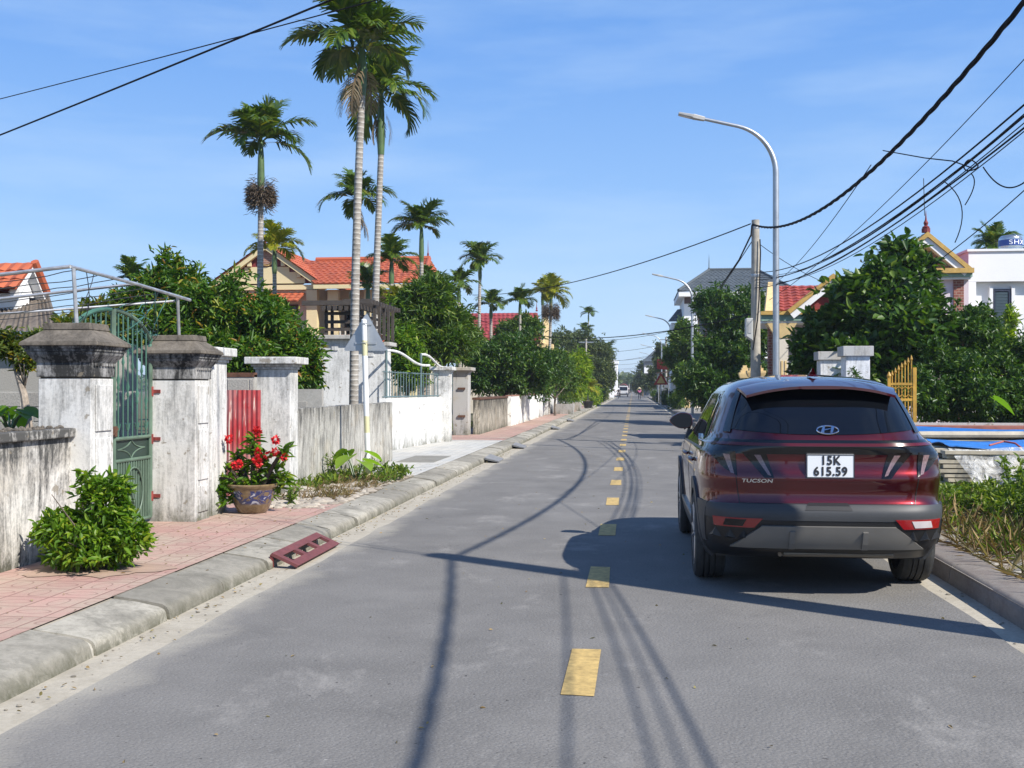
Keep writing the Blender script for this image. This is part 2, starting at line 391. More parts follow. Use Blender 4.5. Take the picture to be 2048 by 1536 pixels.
# left kerb: mountable precast blocks with sloping, bull-nosed fronts; every block its own island
kb = MB(); y = -6.0
def kerbprof(x0, dx, dz, s=1):
    return [(x0, -.03), (x0-.010*s+dx, .050), (x0-.026*s+dx, .080+dz), (x0-.060*s+dx, .098+dz), (x0-.20*s+dx, .122+dz), (x0-.405*s+dx, .146+dz), (x0-.42*s+dx, -.03)]
while y < 420:
    l = 1.0 if y < 90 else 6.0
    dx, dz = random.uniform(-.016, .016), random.uniform(-.012, .010)
    pr = kerbprof(-3.10, dx, dz)
    r0 = [(x, y+.015+random.uniform(0, .014), z) for x, z in pr]; r1 = [(x+random.uniform(-.006, .006), y+l-.016, z+random.uniform(-.004, .004)) for x, z in pr]
    kb.ring([r0, r1]); y += l
tag(kb.build('kerb', M['kerb'], smooth=True), kind='structure')
mt = MB()
for a, b in ((-6, 420),):
    pr = [(x-.020, z-.022 if z > 0 else z) for x, z in kerbprof(-3.10, 0, 0)]
    mt.ring([[(x, a, z) for x, z in pr], [(x, b, z) for x, z in pr]])
tag(mt.build('kerb_mortar', m_concrete('mortar', (.40, .38, .33), .05, .3)), kind='structure')
kb = MB(); y = -6.0
while y < 420:
    l = 1.0 if y < 90 else 6.0
    dx, dz = random.uniform(-.01, .01), random.uniform(-.008, .008)
    pr = [(2.50, -.03), (2.505+dx, .10), (2.525+dx, .135+dz), (2.56+dx, .15+dz), (2.80+dx, .158+dz), (2.80+dx, -.03)]
    kb.ring([[(x, y+.008, z) for x, z in pr], [(x, y+l-.008, z) for x, z in pr]]); y += l
tag(kb.build('kerb', M['kerb2'], smooth=True), kind='structure')
kb2 = MB(); kb2.box(2.52, 2.79, -6, 420, -.03, .128); tag(kb2.build('kerb_mortar', M['kerb2']), kind='structure')
# left pavement: red tiles, a rubble patch, grey tiles, red tiles again
PZ = .148
strip('pavement', -6.2, -3.49, -8, 12.9, PZ, M['redpave'], 0, 2)
strip('pavement_soil', -6.2, -3.49, 12.9, 17.2, PZ-.004, M['soil'], 0, 1)
strip('pavement', -6.2, -3.49, 17.2, 29.2, PZ, M['greypave'], 0, 2)
strip('pavement', -6.2, -3.49, 29.2, 420, PZ, M['redpave'], 0, 4)
strip('yard', -120, -6.2, -8, 420, .10, M['yard'], 0, 40)
strip('verge', 2.78, 9.0, -8, 28, .13, M['soil'], 0, 2)
strip('pavement', 2.78, 5.0, 28, 420, .14, m_concrete('pavement_concrete', (.30, .28, .25), .05, .5), 0, 4)
strip('yard', 5.0, 120, 28.0, 420, .10, M['yard'], 0, 40)
strip('yard', 9.0, 120, -8, 28.0, .10, M['yard'], 0, 40)
# ------------------------------------------------------------------ the parked car
M['carpaint'] = None
def m_carpaint():
    m, nt, b = newmat('wine_red_metallic'); n = N(nt)
    fl = n.new('ShaderNodeTexVoronoi'); fl.inputs['Scale'].default_value = 900; n.l(n.pos(), fl.inputs['Vector'])
    n.l(n.mix(fl.outputs['Distance'], (.060, .0030, .0055, 1), (.130, .0065, .0115, 1)), b.inputs['Base Color'])
    b.inputs['Metallic'].default_value = .85; b.inputs['Roughness'].default_value = .33
    b.inputs['Coat Weight'].default_value = 1.0; b.inputs['Coat Roughness'].default_value = .02; b.inputs['Coat IOR'].default_value = 1.6
    return m
M['carpaint'] = m_carpaint()
M['cladding'] = plain('grey_cladding', (.046, .048, .051), .5, var=.08, spec=.4)
M['blackplastic'] = plain('black_plastic', (.012, .012, .013), .45, var=.1)
M['glossblack'] = plain('gloss_black', (.005, .005, .006), .14, var=0, coat=.3)
M['carglass'] = plain('tinted_glass', (.004, .005, .007), .03, var=0, coat=.15, spec=.5)
M['silver'] = plain('satin_silver', (.20, .19, .172), .42, .35, var=.05)
M['chrome'] = plain('chrome', (.75, .76, .78), .10, 1., var=.02)
M['redlens'] = plain('red_lens', (.28, .010, .012), .12, var=.05, coat=1)
M['darkred'] = plain('dark_red_strip', (.085, .005, .008), .2, var=.05, coat=.4)
M['smokelens'] = plain('smoked_lens', (.006, .004, .005), .12, var=.1, coat=.25)
M['whitelens'] = plain('clear_lens', (.55, .50, .50), .15, var=.1, coat=1)
M['greylens'] = plain('lamp_lens_grey', (.20, .13, .135), .12, var=.3, scale=60, coat=1)
M['tyre'] = plain('tyre_rubber', (.040, .040, .039), .85, var=.25, scale=20)
M['alloy'] = plain('alloy', (.35, .35, .36), .3, .8, var=.1)
M['plate'] = plain('plate_white', (.70, .72, .74), .4, var=.04)
M['ink'] = plain('plate_ink', (.02, .02, .025), .5, var=0)
CX, CY = 1.42, 8.13
def interp(tab, z):
    if z <= tab[0][0]: return tab[0][1]
    for (a, b), (c, d) in zip(tab, tab[1:]):
        if z <= c:
            return b+(d-b)*(z-a)/(c-a)
    return tab[-1][1]
def smooth_tab(tab, n=160):
    zs = np.linspace(tab[0][0], tab[-1][0], n); v = np.array([interp(tab, z) for z in zs])
    k = np.array([1, 2, 3, 2, 1.]); k /= k.sum()
    v2 = np.convolve(np.pad(v, 2, mode='edge'), k, mode='valid')
    return list(zip(zs.tolist(), v2.tolist()))
TW = smooth_tab([(.22, .84), (.30, .87), (.42, .895), (.60, .905), (.80, .915), (.90, .918), (.98, .910), (1.06, .892), (1.14, .845), (1.25, .80), (1.38, .745), (1.50, .69), (1.56, .65), (1.605, .585), (1.635, .50), (1.655, .36), (1.668, .12)])
TR = smooth_tab([(.22, .34), (.30, .22), (.36, .10), (.44, .045), (.54, .012), (.62, 0), (.675, .012), (.70, .055), (.78, .075), (.86, .05), (.90, .045), (.95, .075), (1.03, .085), (1.08, .07), (1.13, .055), (1.18, .085), (1.22, .125), (1.35, .245), (1.50, .40), (1.555, .47), (1.60, .56), (1.63, .74), (1.652, 1.0), (1.668, 1.45)])
TF = smooth_tab([(.22, 4.42), (.40, 4.58), (.6, 4.62), (.78, 4.57), (.88, 4.42), (.95, 4.12), (1.0, 3.78), (1.05, 3.48), (1.10, 3.32), (1.3, 3.0), (1.45, 2.74), (1.55, 2.52), (1.6, 2.36), (1.635, 2.15), (1.655, 1.95), (1.668, 1.62)])
def PQ(z):
    t = min(1, max(0, (z-1.02)/.20)); t = t*t*(3-2*t); u = min(1, max(0, (z-1.5)/.16)); return 4.6-.8*t-.7*u, 12-6.6*t-1.6*u
def csec(z):
    r, f = interp(TR, z), interp(TF, z); return (r+f)/2, (f-r)/2, interp(TW, z)
def rear_y(x, z):
    yc, Lh, w = csec(z); p, q = PQ(z); u = min(.9999, abs(x)/w)
    return yc-Lh*(1-u**p)**(1/q)
def side_x(y, z):
    yc, Lh, w = csec(z); p, q = PQ(z); u = min(.9999, abs(y-yc)/Lh)
    return w*(1-u**q)**(1/p)
def rear_n(x, z):
    e = .004; a = Vector((2*e, rear_y(x+e, z)-rear_y(x-e, z), 0)); c = Vector((0, rear_y(x, z+e)-rear_y(x, z-e), 2*e))
    v = c.cross(a); v.normalize(); return v if v.y < 0 else -v
def cw(x, y, z): return (CX+x, CY+y, z)
def rear_pt(x, z, off):
    nn = rear_n(x, z); return cw(x+nn.x*off, rear_y(x, z)+nn.y*off, z+nn.z*off)
def side_pt(s, y, z, off):
    e = .004; x = side_x(y, z); a = Vector((side_x(y+e, z)-side_x(y-e, z), 2*e, 0)); c = Vector((side_x(y, z+e)-side_x(y, z-e), 0, 2*e))
    nn = a.cross(c); nn.normalize()
    if nn.x < 0: nn = -nn
    return cw(s*(x+nn.x*off), y+nn.y*off, z+nn.z*off)
def rear_patch(mb, c, off, nu=8, nv=4, thick=.012):
    """c: lower-left, lower-right, upper-right, upper-left as (x, z) on the rear surface"""
    def f(u, v):
        x = (c[0][0]*(1-u)+c[1][0]*u)*(1-v)+(c[3][0]*(1-u)+c[2][0]*u)*v
        z = (c[0][1]*(1-u)+c[1][1]*u)*(1-v)+(c[3][1]*(1-u)+c[2][1]*u)*v
        return x, z
    slab(mb, lambda u, v, o: rear_pt(*f(u, v), o), off, thick, nu, nv)
def slab(mb, fn, off, thick, nu, nv):
    b = len(mb.v); n1 = nv+1
    for o in (off, off-thick):
        for i in range(nu+1):
            for j in range(n1): mb.v.append(tuple(fn(i/nu, j/nv, o)))
    k = (nu+1)*n1
    def q(*a): mb.f.append(tuple(b+i for i in a)); mb.m.append(mb.cur)
    for i in range(nu):
        for j in range(nv):
            a0, a1, a2, a3 = i*n1+j, (i+1)*n1+j, (i+1)*n1+j+1, i*n1+j+1
            q(a0, a1, a2, a3); q(k+a3, k+a2, k+a1, k+a0)
        for j in (0, nv):
            a0, a1 = i*n1+j, (i+1)*n1+j; q(a0, k+a0, k+a1, a1)
    for j in range(nv):
        for i in (0, nu):
            a0, a1 = i*n1+j, i*n1+j+1; q(a0, a1, k+a1, k+a0)
def side_patch(mb, s, c, off, nu=8, nv=4, thick=.01):
    def fn(u, v, o):
        y = (c[0][0]*(1-u)+c[1][0]*u)*(1-v)+(c[3][0]*(1-u)+c[2][0]*u)*v
        z = (c[0][1]*(1-u)+c[1][1]*u)*(1-v)+(c[3][1]*(1-u)+c[2][1]*u)*v
        return side_pt(s, y, z, o)
    slab(mb, fn, off, thick, nu, nv)
AXR, AXF, WR = .97, 3.725, .358
car = thing('parked_car', 'dark wine red SUV parked at the right kerb, seen from behind', 'car', (CX, CY+2.3, 0))
# body shell, wheel arches left open
mb = MB(); NS = 128
zs = [.275, .31, .34, .37, .40, .43, .46, .49, .52, .55, .58, .61, .64, .665, .685, .70, .72, .75, .78, .81, .84, .87, .90, .93, .96, .99, 1.02, 1.05, 1.08, 1.11, 1.14, 1.17, 1.20, 1.23, 1.26, 1.30, 1.34, 1.38, 1.42, 1.46, 1.50, 1.53, 1.555, 1.58, 1.60, 1.615, 1.63, 1.642, 1.652, 1.66, 1.665, 1.668]
rings = []
for z in zs:
    yc, Lh, w = csec(z); p, q = PQ(z); rr = []
    for k in range(NS):
        t = 2*math.pi*k/NS; c, s = math.cos(t), math.sin(t)
        # spread samples by angle, then project on the superellipse
        rad = (abs(c)**p+abs(s)**q)**(-1/((p+q)/2)) if False else 1
        lo, hi = 0., 3.
        for _ in range(30):
            mid = (lo+hi)/2
            if abs(mid*c)**p+abs(mid*s)**q > 1: hi = mid
            else: lo = mid
        rr.append(cw(w*lo*c, yc+Lh*lo*s, z))
    rings.append(rr)
base = len(mb.v)
for r in rings: mb.v += r
for i in range(len(zs)-1):
    for j in range(NS):
        k = (j+1) % NS; ids = (i*NS+j, i*NS+k, (i+1)*NS+k, (i+1)*NS+j)
        ctr = sum((Vector(mb.v[a]) for a in ids), Vector())/4
        ly, lx = ctr.y-CY, ctr.x-CX
        if abs(lx) > .55 and ((ly-AXR)**2+(ctr.z-.36)**2 < .385**2 or (ly-AXF)**2+(ctr.z-.36)**2 < .385**2): continue
        mb.f.append(ids); mb.m.append(1 if ctr.z < .40 and ly < 1.6 or ctr.z < .25 else 0)
mb.f.append(tuple(range((len(zs)-1)*NS, len(zs)*NS))); mb.m.append(0)
mb.f.append(tuple(reversed(range(NS)))); mb.m.append(0)
mb.build('body', [M['carpaint'], M['blackplastic']], car, smooth=True)
mb = MB()
for s in (-1, 1):
    for ax in (AXR, AXF):
        mb.box(CX+min(s*.48, s*.50), CX+max(s*.48, s*.50), CY+ax-.42, CY+ax+.42, .30, .8)
        mb.grid(lambda u, v, s=s, ax=ax: (CX+s*(.50+.385*v), CY+ax+.405*math.cos(math.pi*(u*1.08-.04)), .36+.405*math.sin(math.pi*(u*1.08-.04))), 24, 2)
mb.box(CX-.78, CX+.78, CY+.45, CY+4.3, .25, .29)
mb.build('wheel_well', M['blackplastic'], car)
# wheels
tp = [(.255, -.118), (.31, -.122), (.342, -.112), (.355, -.088), (.358, -.084), (.358, -.056), (.342, -.054), (.342, -.046), (.358, -.044), (.358, -.016), (.342, -.014), (.342, -.006), (.358, -.004), (.358, .030), (.342, .032), (.342, .040), (.358, .042), (.358, .084), (.355, .088), (.342, .112), (.31, .122), (.255, .118)]
for s in (-1, 1):
    for ax in (AXR, AXF):
        c = (CX+s*.805, CY+ax, .357)
        w = MB(); w.lathe(tp, c, 'x', 44); wh = w.build('wheel', M['tyre'], car, smooth=True)
        r = MB(); r.lathe([(.255, -.118*s), (.25, .11*s), (.262, .118*s)][::1], c, 'x', 36); r.lathe([(.06, .085*s), (.055, .105*s), (.001, .108*s)], c, 'x', 20)
        for k in range(5):
            a = k*2*math.pi/5
            for da in (-.16, .16):
                p0 = Vector((c[0]+s*.092, c[1]+.05*math.cos(a+da), c[2]+.05*math.sin(a+da))); p1 = Vector((c[0]+s*.105, c[1]+.25*math.cos(a+da*1.2), c[2]+.25*math.sin(a+da*1.2)))
                r.tube([p0, p1], [.022, .016], 6)
        r.build('rim', M['alloy'], wh, smooth=True)
        d = MB(); d.lathe([(.25, .02*s), (.001, .02*s)], c, 'x', 32); d.build('brake_disc', M['blackplastic'], wh)
# cladding: arches, sills
for s in (-1, 1):
    for ax in (AXR, AXF):
        m_ = MB()
        def fn(u, v, o, ax=ax, s=s):
            a = R(-14)+u*R(208); rr = .372+v*.095
            y = ax+rr*math.cos(a)*1.02; z = .36+rr*math.sin(a)
            return side_pt(s, y, max(.235, z), o)
        slab(m_, fn, .018, .05, 36, 3); m_.build('wheel_arch', M['cladding'], car, smooth=True)
    m_ = MB(); side_patch(m_, s, [(AXR+.46, .235), (AXF-.46, .235), (AXF-.45, .42), (AXR+.45, .42)], .018, 20, 4, .03); m_.build('sill', M['cladding'], car, smooth=True)
    m_ = MB(); side_patch(m_, s, [(AXR+.46, .425), (AXF-.46, .425), (AXF-.46, .455), (AXR+.46, .455)], .020, 16, 1, .02); m_.build('sill_trim', M['silver'], car, smooth=True)
# side windows, pillars, mouldings
for s in (-1, 1):
    m_ = MB(); side_patch(m_, s, [(.62, 1.09), (3.10, 1.055), (2.42, 1.52), (.98, 1.53)], .002, 26, 6, .01); m_.build('window_surround', M['glossblack'], car, smooth=True)
    for c in ([(1.92, 1.085), (2.86, 1.075), (2.33, 1.495), (1.78, 1.505)], [(1.08, 1.105), (1.86, 1.088), (1.72, 1.505), (1.12, 1.505)]):
        m_ = MB(); side_patch(m_, s, c, .006, 12, 6, .01); m_.build('side_window', M['carglass'], car, smooth=True)
    m_ = MB(); side_patch(m_, s, [(.74, 1.115), (1.02, 1.105), (1.07, 1.48), (.95, 1.43)], .006, 8, 6, .01); m_.build('quarter_window', M['carglass'], car, smooth=True)
    m_ = MB(); side_patch(m_, s, [(.60, 1.070), (3.12, 1.035), (3.12, 1.052), (.60, 1.088)], .008, 30, 1, .01); m_.build('window_trim', M['silver'], car, smooth=True)
    for y0 in (1.02, 1.90, 3.02):
        m_ = MB(); side_patch(m_, s, [(y0-.004, .46), (y0+.004, .46), (y0+.004, 1.05), (y0-.004, 1.05)], .002, 1, 10, .004); m_.build('door_seam', M['blackplastic'], car)
    for y0 in (1.16, 2.06):
        m_ = MB(); pc = Vector(side_pt(s, y0, .955, .03))
        m_.tube([pc+Vector((-.02*s, -.11, 0)), pc+Vector((0, -.07, .004)), pc+Vector((.004*s, 0, .005)), pc+Vector((0, .07, .004)), pc+Vector((-.02*s, .11, 0))], [.012, .018, .019, .018, .012], 8)
        m_.build('door_handle', M['carpaint'], car, smooth=True)
    # door mirror: rounded shell with a flat dark glass facing back
    mc = Vector(side_pt(s, 2.86, 1.125, .150))
    m_ = MB(); rg = []
    for t, sc in ((-.055, .93), (-.045, 1.0), (0, 1.0), (.05, .9), (.09, .66), (.11, .3)):
        rr = []
        for k in range(24):
            a = 2*math.pi*k/24; ca, sa = math.cos(a), math.sin(a)
            ex = 3.2 if ca*s < 0 else 2.2; q = (abs(ca)**ex+abs(sa)**ex)**(-1/ex)
            xx = q*ca*.115*sc; zz = q*sa*.080*sc
            if xx*s > 0: zz *= 1-.45*(abs(xx)/.115)**1.5
            rr.append((mc.x+xx, mc.y+t, mc.z+zz))
        rg.append(rr)
    m_.ring(rg); mi = m_.build('mirror', M['carpaint'], car, smooth=True)
    m_ = MB(); m_.ring([[(mc.x+(p[0]-mc.x)*.92, mc.y-.057, mc.z+(p[2]-mc.z)*.9) for p in rg[1]], [(mc.x+(p[0]-mc.x)*.92, mc.y-.052, mc.z+(p[2]-mc.z)*.9) for p in rg[1]]]); m_.build('mirror_glass', plain('mirror_glass', (.01, .012, .016), .25, var=0, spec=.3), mi)
    m_ = MB(); q0 = Vector(side_pt(s, 2.86, 1.04, -.02)); m_.tube([q0, Vector((mc.x-s*.10, mc.y, mc.z-.06)), Vector((mc.x-s*.03, mc.y, mc.z-.065))], [.04, .03, .03], 8); m_.build('mirror_arm', M['blackplastic'], mi, smooth=True)
# rear window with curved lower edge
m_ = MB()
def fglass(u, v, o):
    zb = 1.205+.035*abs(2*u-1)**2.2; zt = 1.545-.03*abs(2*u-1)**3
    z = zb+(zt-zb)*v; xh = .672-.085*v-.025*v*v
    return rear_pt((2*u-1)*xh, z, o)
slab(m_, fglass, .004, .01, 30, 10); rw = m_.build('rear_window', M['carglass'], car, smooth=True)
for s in (-1, 1):
    m_ = MB()
    def ffin(u, v, o, s=s):
        z = 1.215+(1.54-1.215)*v; return rear_pt(s*((.678-.087*v-.025*v*v)+u*(.048-.018*v)), z, o)
    slab(m_, ffin, .010, .014, 3, 10); m_.build('window_fin', M['glossblack'], car, smooth=True)
# spoiler
m_ = MB()
def fsp(u, v, o):
    x = (2*u-1)*(.60-.045*v); y = .62-(.62-.30)*v+.05*abs(2*u-1)**3*v
    z = 1.628-.058*v**1.4-.072*abs(2*u-1)**2.4
    return cw(x, y, z+o)
slab(m_, fsp, .0, .020, 28, 6); sp = m_.build('spoiler', M['carpaint'], car, smooth=True)
m_ = MB(); m_.box(CX-.14, CX+.14, CY+.318, CY+.33, 1.545, 1.556); m_.build('brake_light', M['redlens'], sp)
m_ = MB()
b0 = [(-.045, .62), (.045, .62), (.045, .86), (-.045, .86)]
rg = []
for t, w_, a0, a1 in ((0, .038, .70, .92), (.02, .026, .72, .89), (.045, .012, .705, .80), (.068, .006, .69, .735)):
    rg.append([cw(-w_, a0, 1.645+t), cw(w_, a0, 1.645+t), cw(w_*.4, a1, 1.645+t), cw(-w_*.4, a1, 1.645+t)])
m_.ring(rg); m_.build('roof_antenna', M['carpaint'], car, smooth=True)
# light bar across the tailgate, its red strip, the fang-shaped lamps
m_ = MB(); rear_patch(m_, [(-.885, 1.065), (.885, 1.065), (.87, 1.166), (-.87, 1.166)], .006, 60, 3, .02); lb = m_.build('light_bar', M['glossblack'], car, smooth=True)
m_ = MB(); rear_patch(m_, [(-.88, 1.124), (.88, 1.124), (.874, 1.142), (-.874, 1.142)], .011, 60, 1, .012); m_.build('light_strip', M['darkred'], lb, smooth=True)
for s in (-1, 1):
    for c in ([(.385, .89), (.455, .89), (.615, 1.08), (.44, 1.08)], [(.648, .90), (.735, .95), (.855, 1.08), (.658, 1.08)]):
        q = [(s*a, b) for a, b in c]
        if s < 0: q = [q[1], q[0], q[3], q[2]]
        m_ = MB(); rear_patch(m_, q, .007, 6, 6, .015); tl = m_.build('tail_lamp', M['smokelens'], car, smooth=True)
        a = [(c[0][0]+.02, c[0][1]+.012), (c[0][0]+.045, c[0][1]+.02), (c[3][0]+.085, c[3][1]-.02), (c[3][0]+.04, c[3][1]-.02)]
        q = [(s*x, z) for x, z in a]
        if s < 0: q = [q[1], q[0], q[3], q[2]]
        m_ = MB(); rear_patch(m_, q, .010, 3, 5, .006); m_.build('lamp_lens', M['greylens'], tl, smooth=True)
    # seam between tailgate and wing
    m_ = MB(); rear_patch(m_, [(s*.632-.003, .70), (s*.632+.003, .70), (s*.70+.003, 1.2), (s*.70-.003, 1.2)], .0015, 1, 16, .004); m_.build('tailgate_seam', M['blackplastic'], car)
for z_ in (.694,):
    m_ = MB(); rear_patch(m_, [(-.64, z_), (.64, z_), (.64, z_+.008), (-.64, z_+.008)], .002, 30, 1, .004); m_.build('tailgate_seam', M['blackplastic'], car)
# number plate
def rear_frame(x, z, off):
    nn = rear_n(x, z); return Vector(rear_pt(x, z, off)), nn
pl = MB(); pc, _ = rear_frame(.02, .975, .03)
pl.box(pc.x-.172, pc.x+.172, pc.y-.004, pc.y+.02, pc.z-.088, pc.z+.088); plate = pl.build('license_plate', M['plate'], car, bevel=.006)
fr = MB()
for x0, x1, z0, z1 in ((-.172, .172, .080, .0875), (-.172, .172, -.0875, -.080), (-.172, -.165, -.0795, .0795), (.165, .172, -.0795, .0795)): fr.box(pc.x+x0, pc.x+x1, pc.y-.0062, pc.y-.0042, pc.z+z0, pc.z+z1)
fr.build('plate_border', M['ink'], plate)
def letters(txt, size, loc, mat, name, parent, rot=(R(90), 0, 0), ext=.0015, sx=1, spacing=1., bold=.0, shear=0):
    me = text_mesh(txt, size, ext, 'CENTER', spacing)
    if bold:
        bm = bmesh.new()
        for i, (a, c) in enumerate(((0, 0), (bold, 0), (-bold, 0), (0, bold), (0, -bold), (bold*.7, bold*.7), (-bold*.7, -bold*.7), (bold*.7, -bold*.7), (-bold*.7, bold*.7))):
            t = me.copy(); t.transform(Matrix.Translation((a, c, i*.00012))); bm.from_mesh(t); bpy.data.meshes.remove(t)
        bm.to_mesh(me); bm.free()
    me.materials.clear(); me.materials.append(mat)
    T = Matrix.Translation(Vector(loc)-wloc(parent)) @ Matrix([[1, 0, 0, 0], [0, 1, 0, 0], [0, 0, 1, 0], [0, 0, 0, 1]]) @ __import__('mathutils').Euler(rot).to_matrix().to_4x4() @ Matrix(((sx, shear, 0, 0), (0, 1, 0, 0), (0, 0, 1, 0), (0, 0, 0, 1)))
    me.transform(T); return link(name, me, parent)
letters('15K', .089, (pc.x, pc.y-.006, pc.z+.040), M['ink'], 'plate_lettering', plate, sx=.9, spacing=1.12, bold=.003)
letters('615.59', .089, (pc.x, pc.y-.006, pc.z-.040), M['ink'], 'plate_lettering', plate, sx=.9, spacing=1.12, bold=.003)
# recess and handle above the plate, chrome emblem and lettering
m_ = MB(); rear_patch(m_, [(-.46, .868), (.46, .868), (.46, .874), (-.46, .874)], .003, 14, 1, .005); m_.build('tailgate_crease', M['carpaint'], car)
ec, en = rear_frame(.015, 1.235, .012)
bz = Vector((0, 0, 1)); eu = Vector((1, 0, 0)); ev = en.cross(eu); ev = ev if ev.z > 0 else -ev
def ell(a, b, rad, n=40):
    m_ = MB(); rg = []
    for k in range(n):
        t = 2*math.pi*k/n; c = ec+eu*(a*math.cos(t))+ev*(b*math.sin(t)); o = (eu*math.cos(t)*b+ev*math.sin(t)*a).normalized()
        rg.append([c+o*(rad*math.cos(q))+en*(rad*.8*math.sin(q)) for q in [j*math.pi/3 for j in range(6)]])
    rg.append(rg[0]); m_.ring(rg, cap=False); return m_
em = ell(.078, .040, .0055)
def bar(mb, pts):      # flat chrome bar from a polygon in the emblem plane
    mb.ring([[ec+eu*x+ev*y+en*.001 for x, y in pts], [ec+eu*x+ev*y+en*.007 for x, y in pts]])
bar(em, [(-.052, -.026), (-.030, -.032), (-.016, .033), (-.031, .031)][::1]); bar(em, [(.052, .026), (.030, .032), (.016, -.033), (.031, -.031)])
bar(em, [(-.026, -.010), (.020, .004), (.026, .012), (-.020, .000)])
em.build('emblem', M['chrome'], car, smooth=True)
tcn, tn = rear_frame(-.505, .868, .008)
th = math.atan2(tn.x, -tn.y)
lt = letters('TUCSON', .037, tcn, M['chrome'], 'model_lettering', car, rot=(R(90), 0, th), ext=.003, bold=.0008, sx=1.45, spacing=1.05, shear=.2)
# bumper: grey band, black lower, silver skid plate with two ribs, reflectors
def fband(u, v, o):
    x = (2*u-1)*.895; return rear_pt(x, .583+.105*v, o)
m_ = MB(); slab(m_, fband, .014, .03, 60, 4); bp = m_.build('bumper', M['cladding'], car, smooth=True)
def flow(u, v, o):
    x = (2*u-1)*.89; zb = .335+.07*abs(2*u-1)**3; return rear_pt(x, zb+(.58-zb)*v, o)
m_ = MB(); slab(m_, flow, .010, .03, 60, 8); m_.build('bumper_lower', M['blackplastic'], bp, smooth=True)
for s in (-1, 1):      # cladding between the rear face and the wheel arch
    m_ = MB(); side_patch(m_, s, [(.36, .385), (.46, .385), (.56, .69), (.26, .69)], .016, 6, 6, .03); m_.build('bumper_corner', M['cladding'], bp, smooth=True)
m_ = MB(); rear_patch(m_, [(-.69, .385), (.69, .385), (.475, .545), (-.475, .545)], .030, 24, 4, .03); sk = m_.build('skid_plate', M['silver'], bp, smooth=True)
for s in (-1, 1):
    m_ = MB(); rear_patch(m_, [(s*.26-.022, .393), (s*.26+.022, .393), (s*.26+.018, .515), (s*.26-.018, .515)], .046, 2, 3, .03); m_.build('rib', M['silver'], sk)
    q = [(s*.53, .530), (s*.80, .530), (s*.81, .598), (s*.47, .598)]
    if s < 0: q = [q[1], q[0], q[3], q[2]]
    m_ = MB(); rear_patch(m_, q, .020, 10, 2, .015); rf = m_.build('reflector', M['redlens'], bp, smooth=True)
    q = [(s*.61, .54), (s*.74, .54), (s*.725, .588), (s*.585, .588)]
    if s < 0: q = [q[1], q[0], q[3], q[2]]
    m_ = MB(); rear_patch(m_, q, .024, 6, 2, .012); m_.build('reverse_light', M['whitelens'] if s > 0 else M['smokelens'], rf, smooth=True)
    for k in range(3):
        xa = .56+k*.095
        m_ = MB(); A = [rear_pt(s*xa, .44, .012), rear_pt(s*(xa+.085), .44, .012), rear_pt(s*(xa+.0425), .515, .012)]; B = rear_pt(s*(xa+.0425), .465, .045)
        m_.f += [(0, 1, 3), (1, 2, 3), (2, 0, 3)]; m_.v += [tuple(x) for x in A+[B]]; m_.m += [0]*3
        m_.build('bumper_facet', M['blackplastic'], bp)
m_ = MB(); rear_patch(m_, [(-.17, .655), (.17, .655), (.14, .70), (-.14, .70)], .016, 6, 2, .02); m_.build('tow_recess', M['blackplastic'], bp)
m_ = MB(); m_.tube([cw(-.30, .2, .315), cw(.5, .22, .315)], .028, 10); m_.tube([cw(-.3, .2, .315), cw(-.33, .16, .31)], .018, 8); m_.build('exhaust', plain('exhaust_steel', (.2, .18, .15), .4, .7), car, smooth=True)
# ------------------------------------------------------------------ left side: walls, gates, sign
M['lime'] = plaster('limewash', (.66, .65, .62), dirt=(.11, .11, .105), amount=.56, streak=1.05, z1=1.7, topdark=.05, footdark=.12, warmth=.15)
M['lime_new'] = plaster('limewash_clean', (.70, .70, .69), dirt=(.18, .18, .172), amount=.50, streak=.9, z1=1.9, topdark=.05, footdark=.10, warmth=.08)
M['lime_mould'] = plaster('limewash_mouldy', (.52, .50, .45), dirt=(.10, .097, .088), amount=.66, streak=1.35, z1=1.3, topdark=.16, footdark=.08, warmth=.45, blotch=.5)
M['lime_near'] = plaster('limewash_near', (.68, .65, .60), dirt=(.085, .083, .078), amount=.58, streak=1.15, z1=1.25, topdark=.22, footdark=.16, warmth=.32, blotch=.75)
M['capmould'] = plaster('mouldy_cap', (.20, .175, .145), dirt=(.055, .048, .040), amount=.95, streak=.4, warmth=.5, warm=(.20, .17, .13), topdark=0, footdark=0, blotch=.8)
M['cornice'] = plaster('mouldy_cornice', (.50, .49, .475), dirt=(.035, .035, .035), amount=1.15, streak=1.0, z0=1.55, z1=2.0, topdark=.06, footdark=.12, warmth=.1, blotch=.8)
M['render_grey'] = plaster('grey_render', (.44, .43, .41), amount=.36, streak=.8, warmth=.35, z1=2.1, topdark=.05, footdark=.12)
M['creamwall'] = plaster('cream_whitewash', (.86, .85, .79), amount=.02, streak=.6, warmth=.05, footdark=.06, bump=.1)
M['streakwall'] = plaster('streaked_wall', (.50, .46, .38), dirt=(.075, .07, .058), amount=.80, streak=1.9, z1=1.3, topdark=.22, footdark=.1, warmth=.6, blotch=.4)
M['green_iron'] = plain('green_iron', (.05, .13, .09), .5, var=.35, scale=4)
M['green_iron2'] = plain('faded_green_iron', (.10, .155, .11), .55, var=.3, scale=5)
M['pipe'] = plain('galvanised_pipe', (.46, .46, .46), .38, .6, var=.3, scale=9)
M['wire'] = plain('wire', (.03, .034, .036), .6)
M['greenwire'] = plain('green_wire', (.05, .16, .14), .6)
M['rust'] = plain('rusty_red', (.20, .035, .028), .75, var=.5, scale=18)
M['rustdark'] = plain('rust', (.10, .045, .025), .85, var=.5, scale=18)
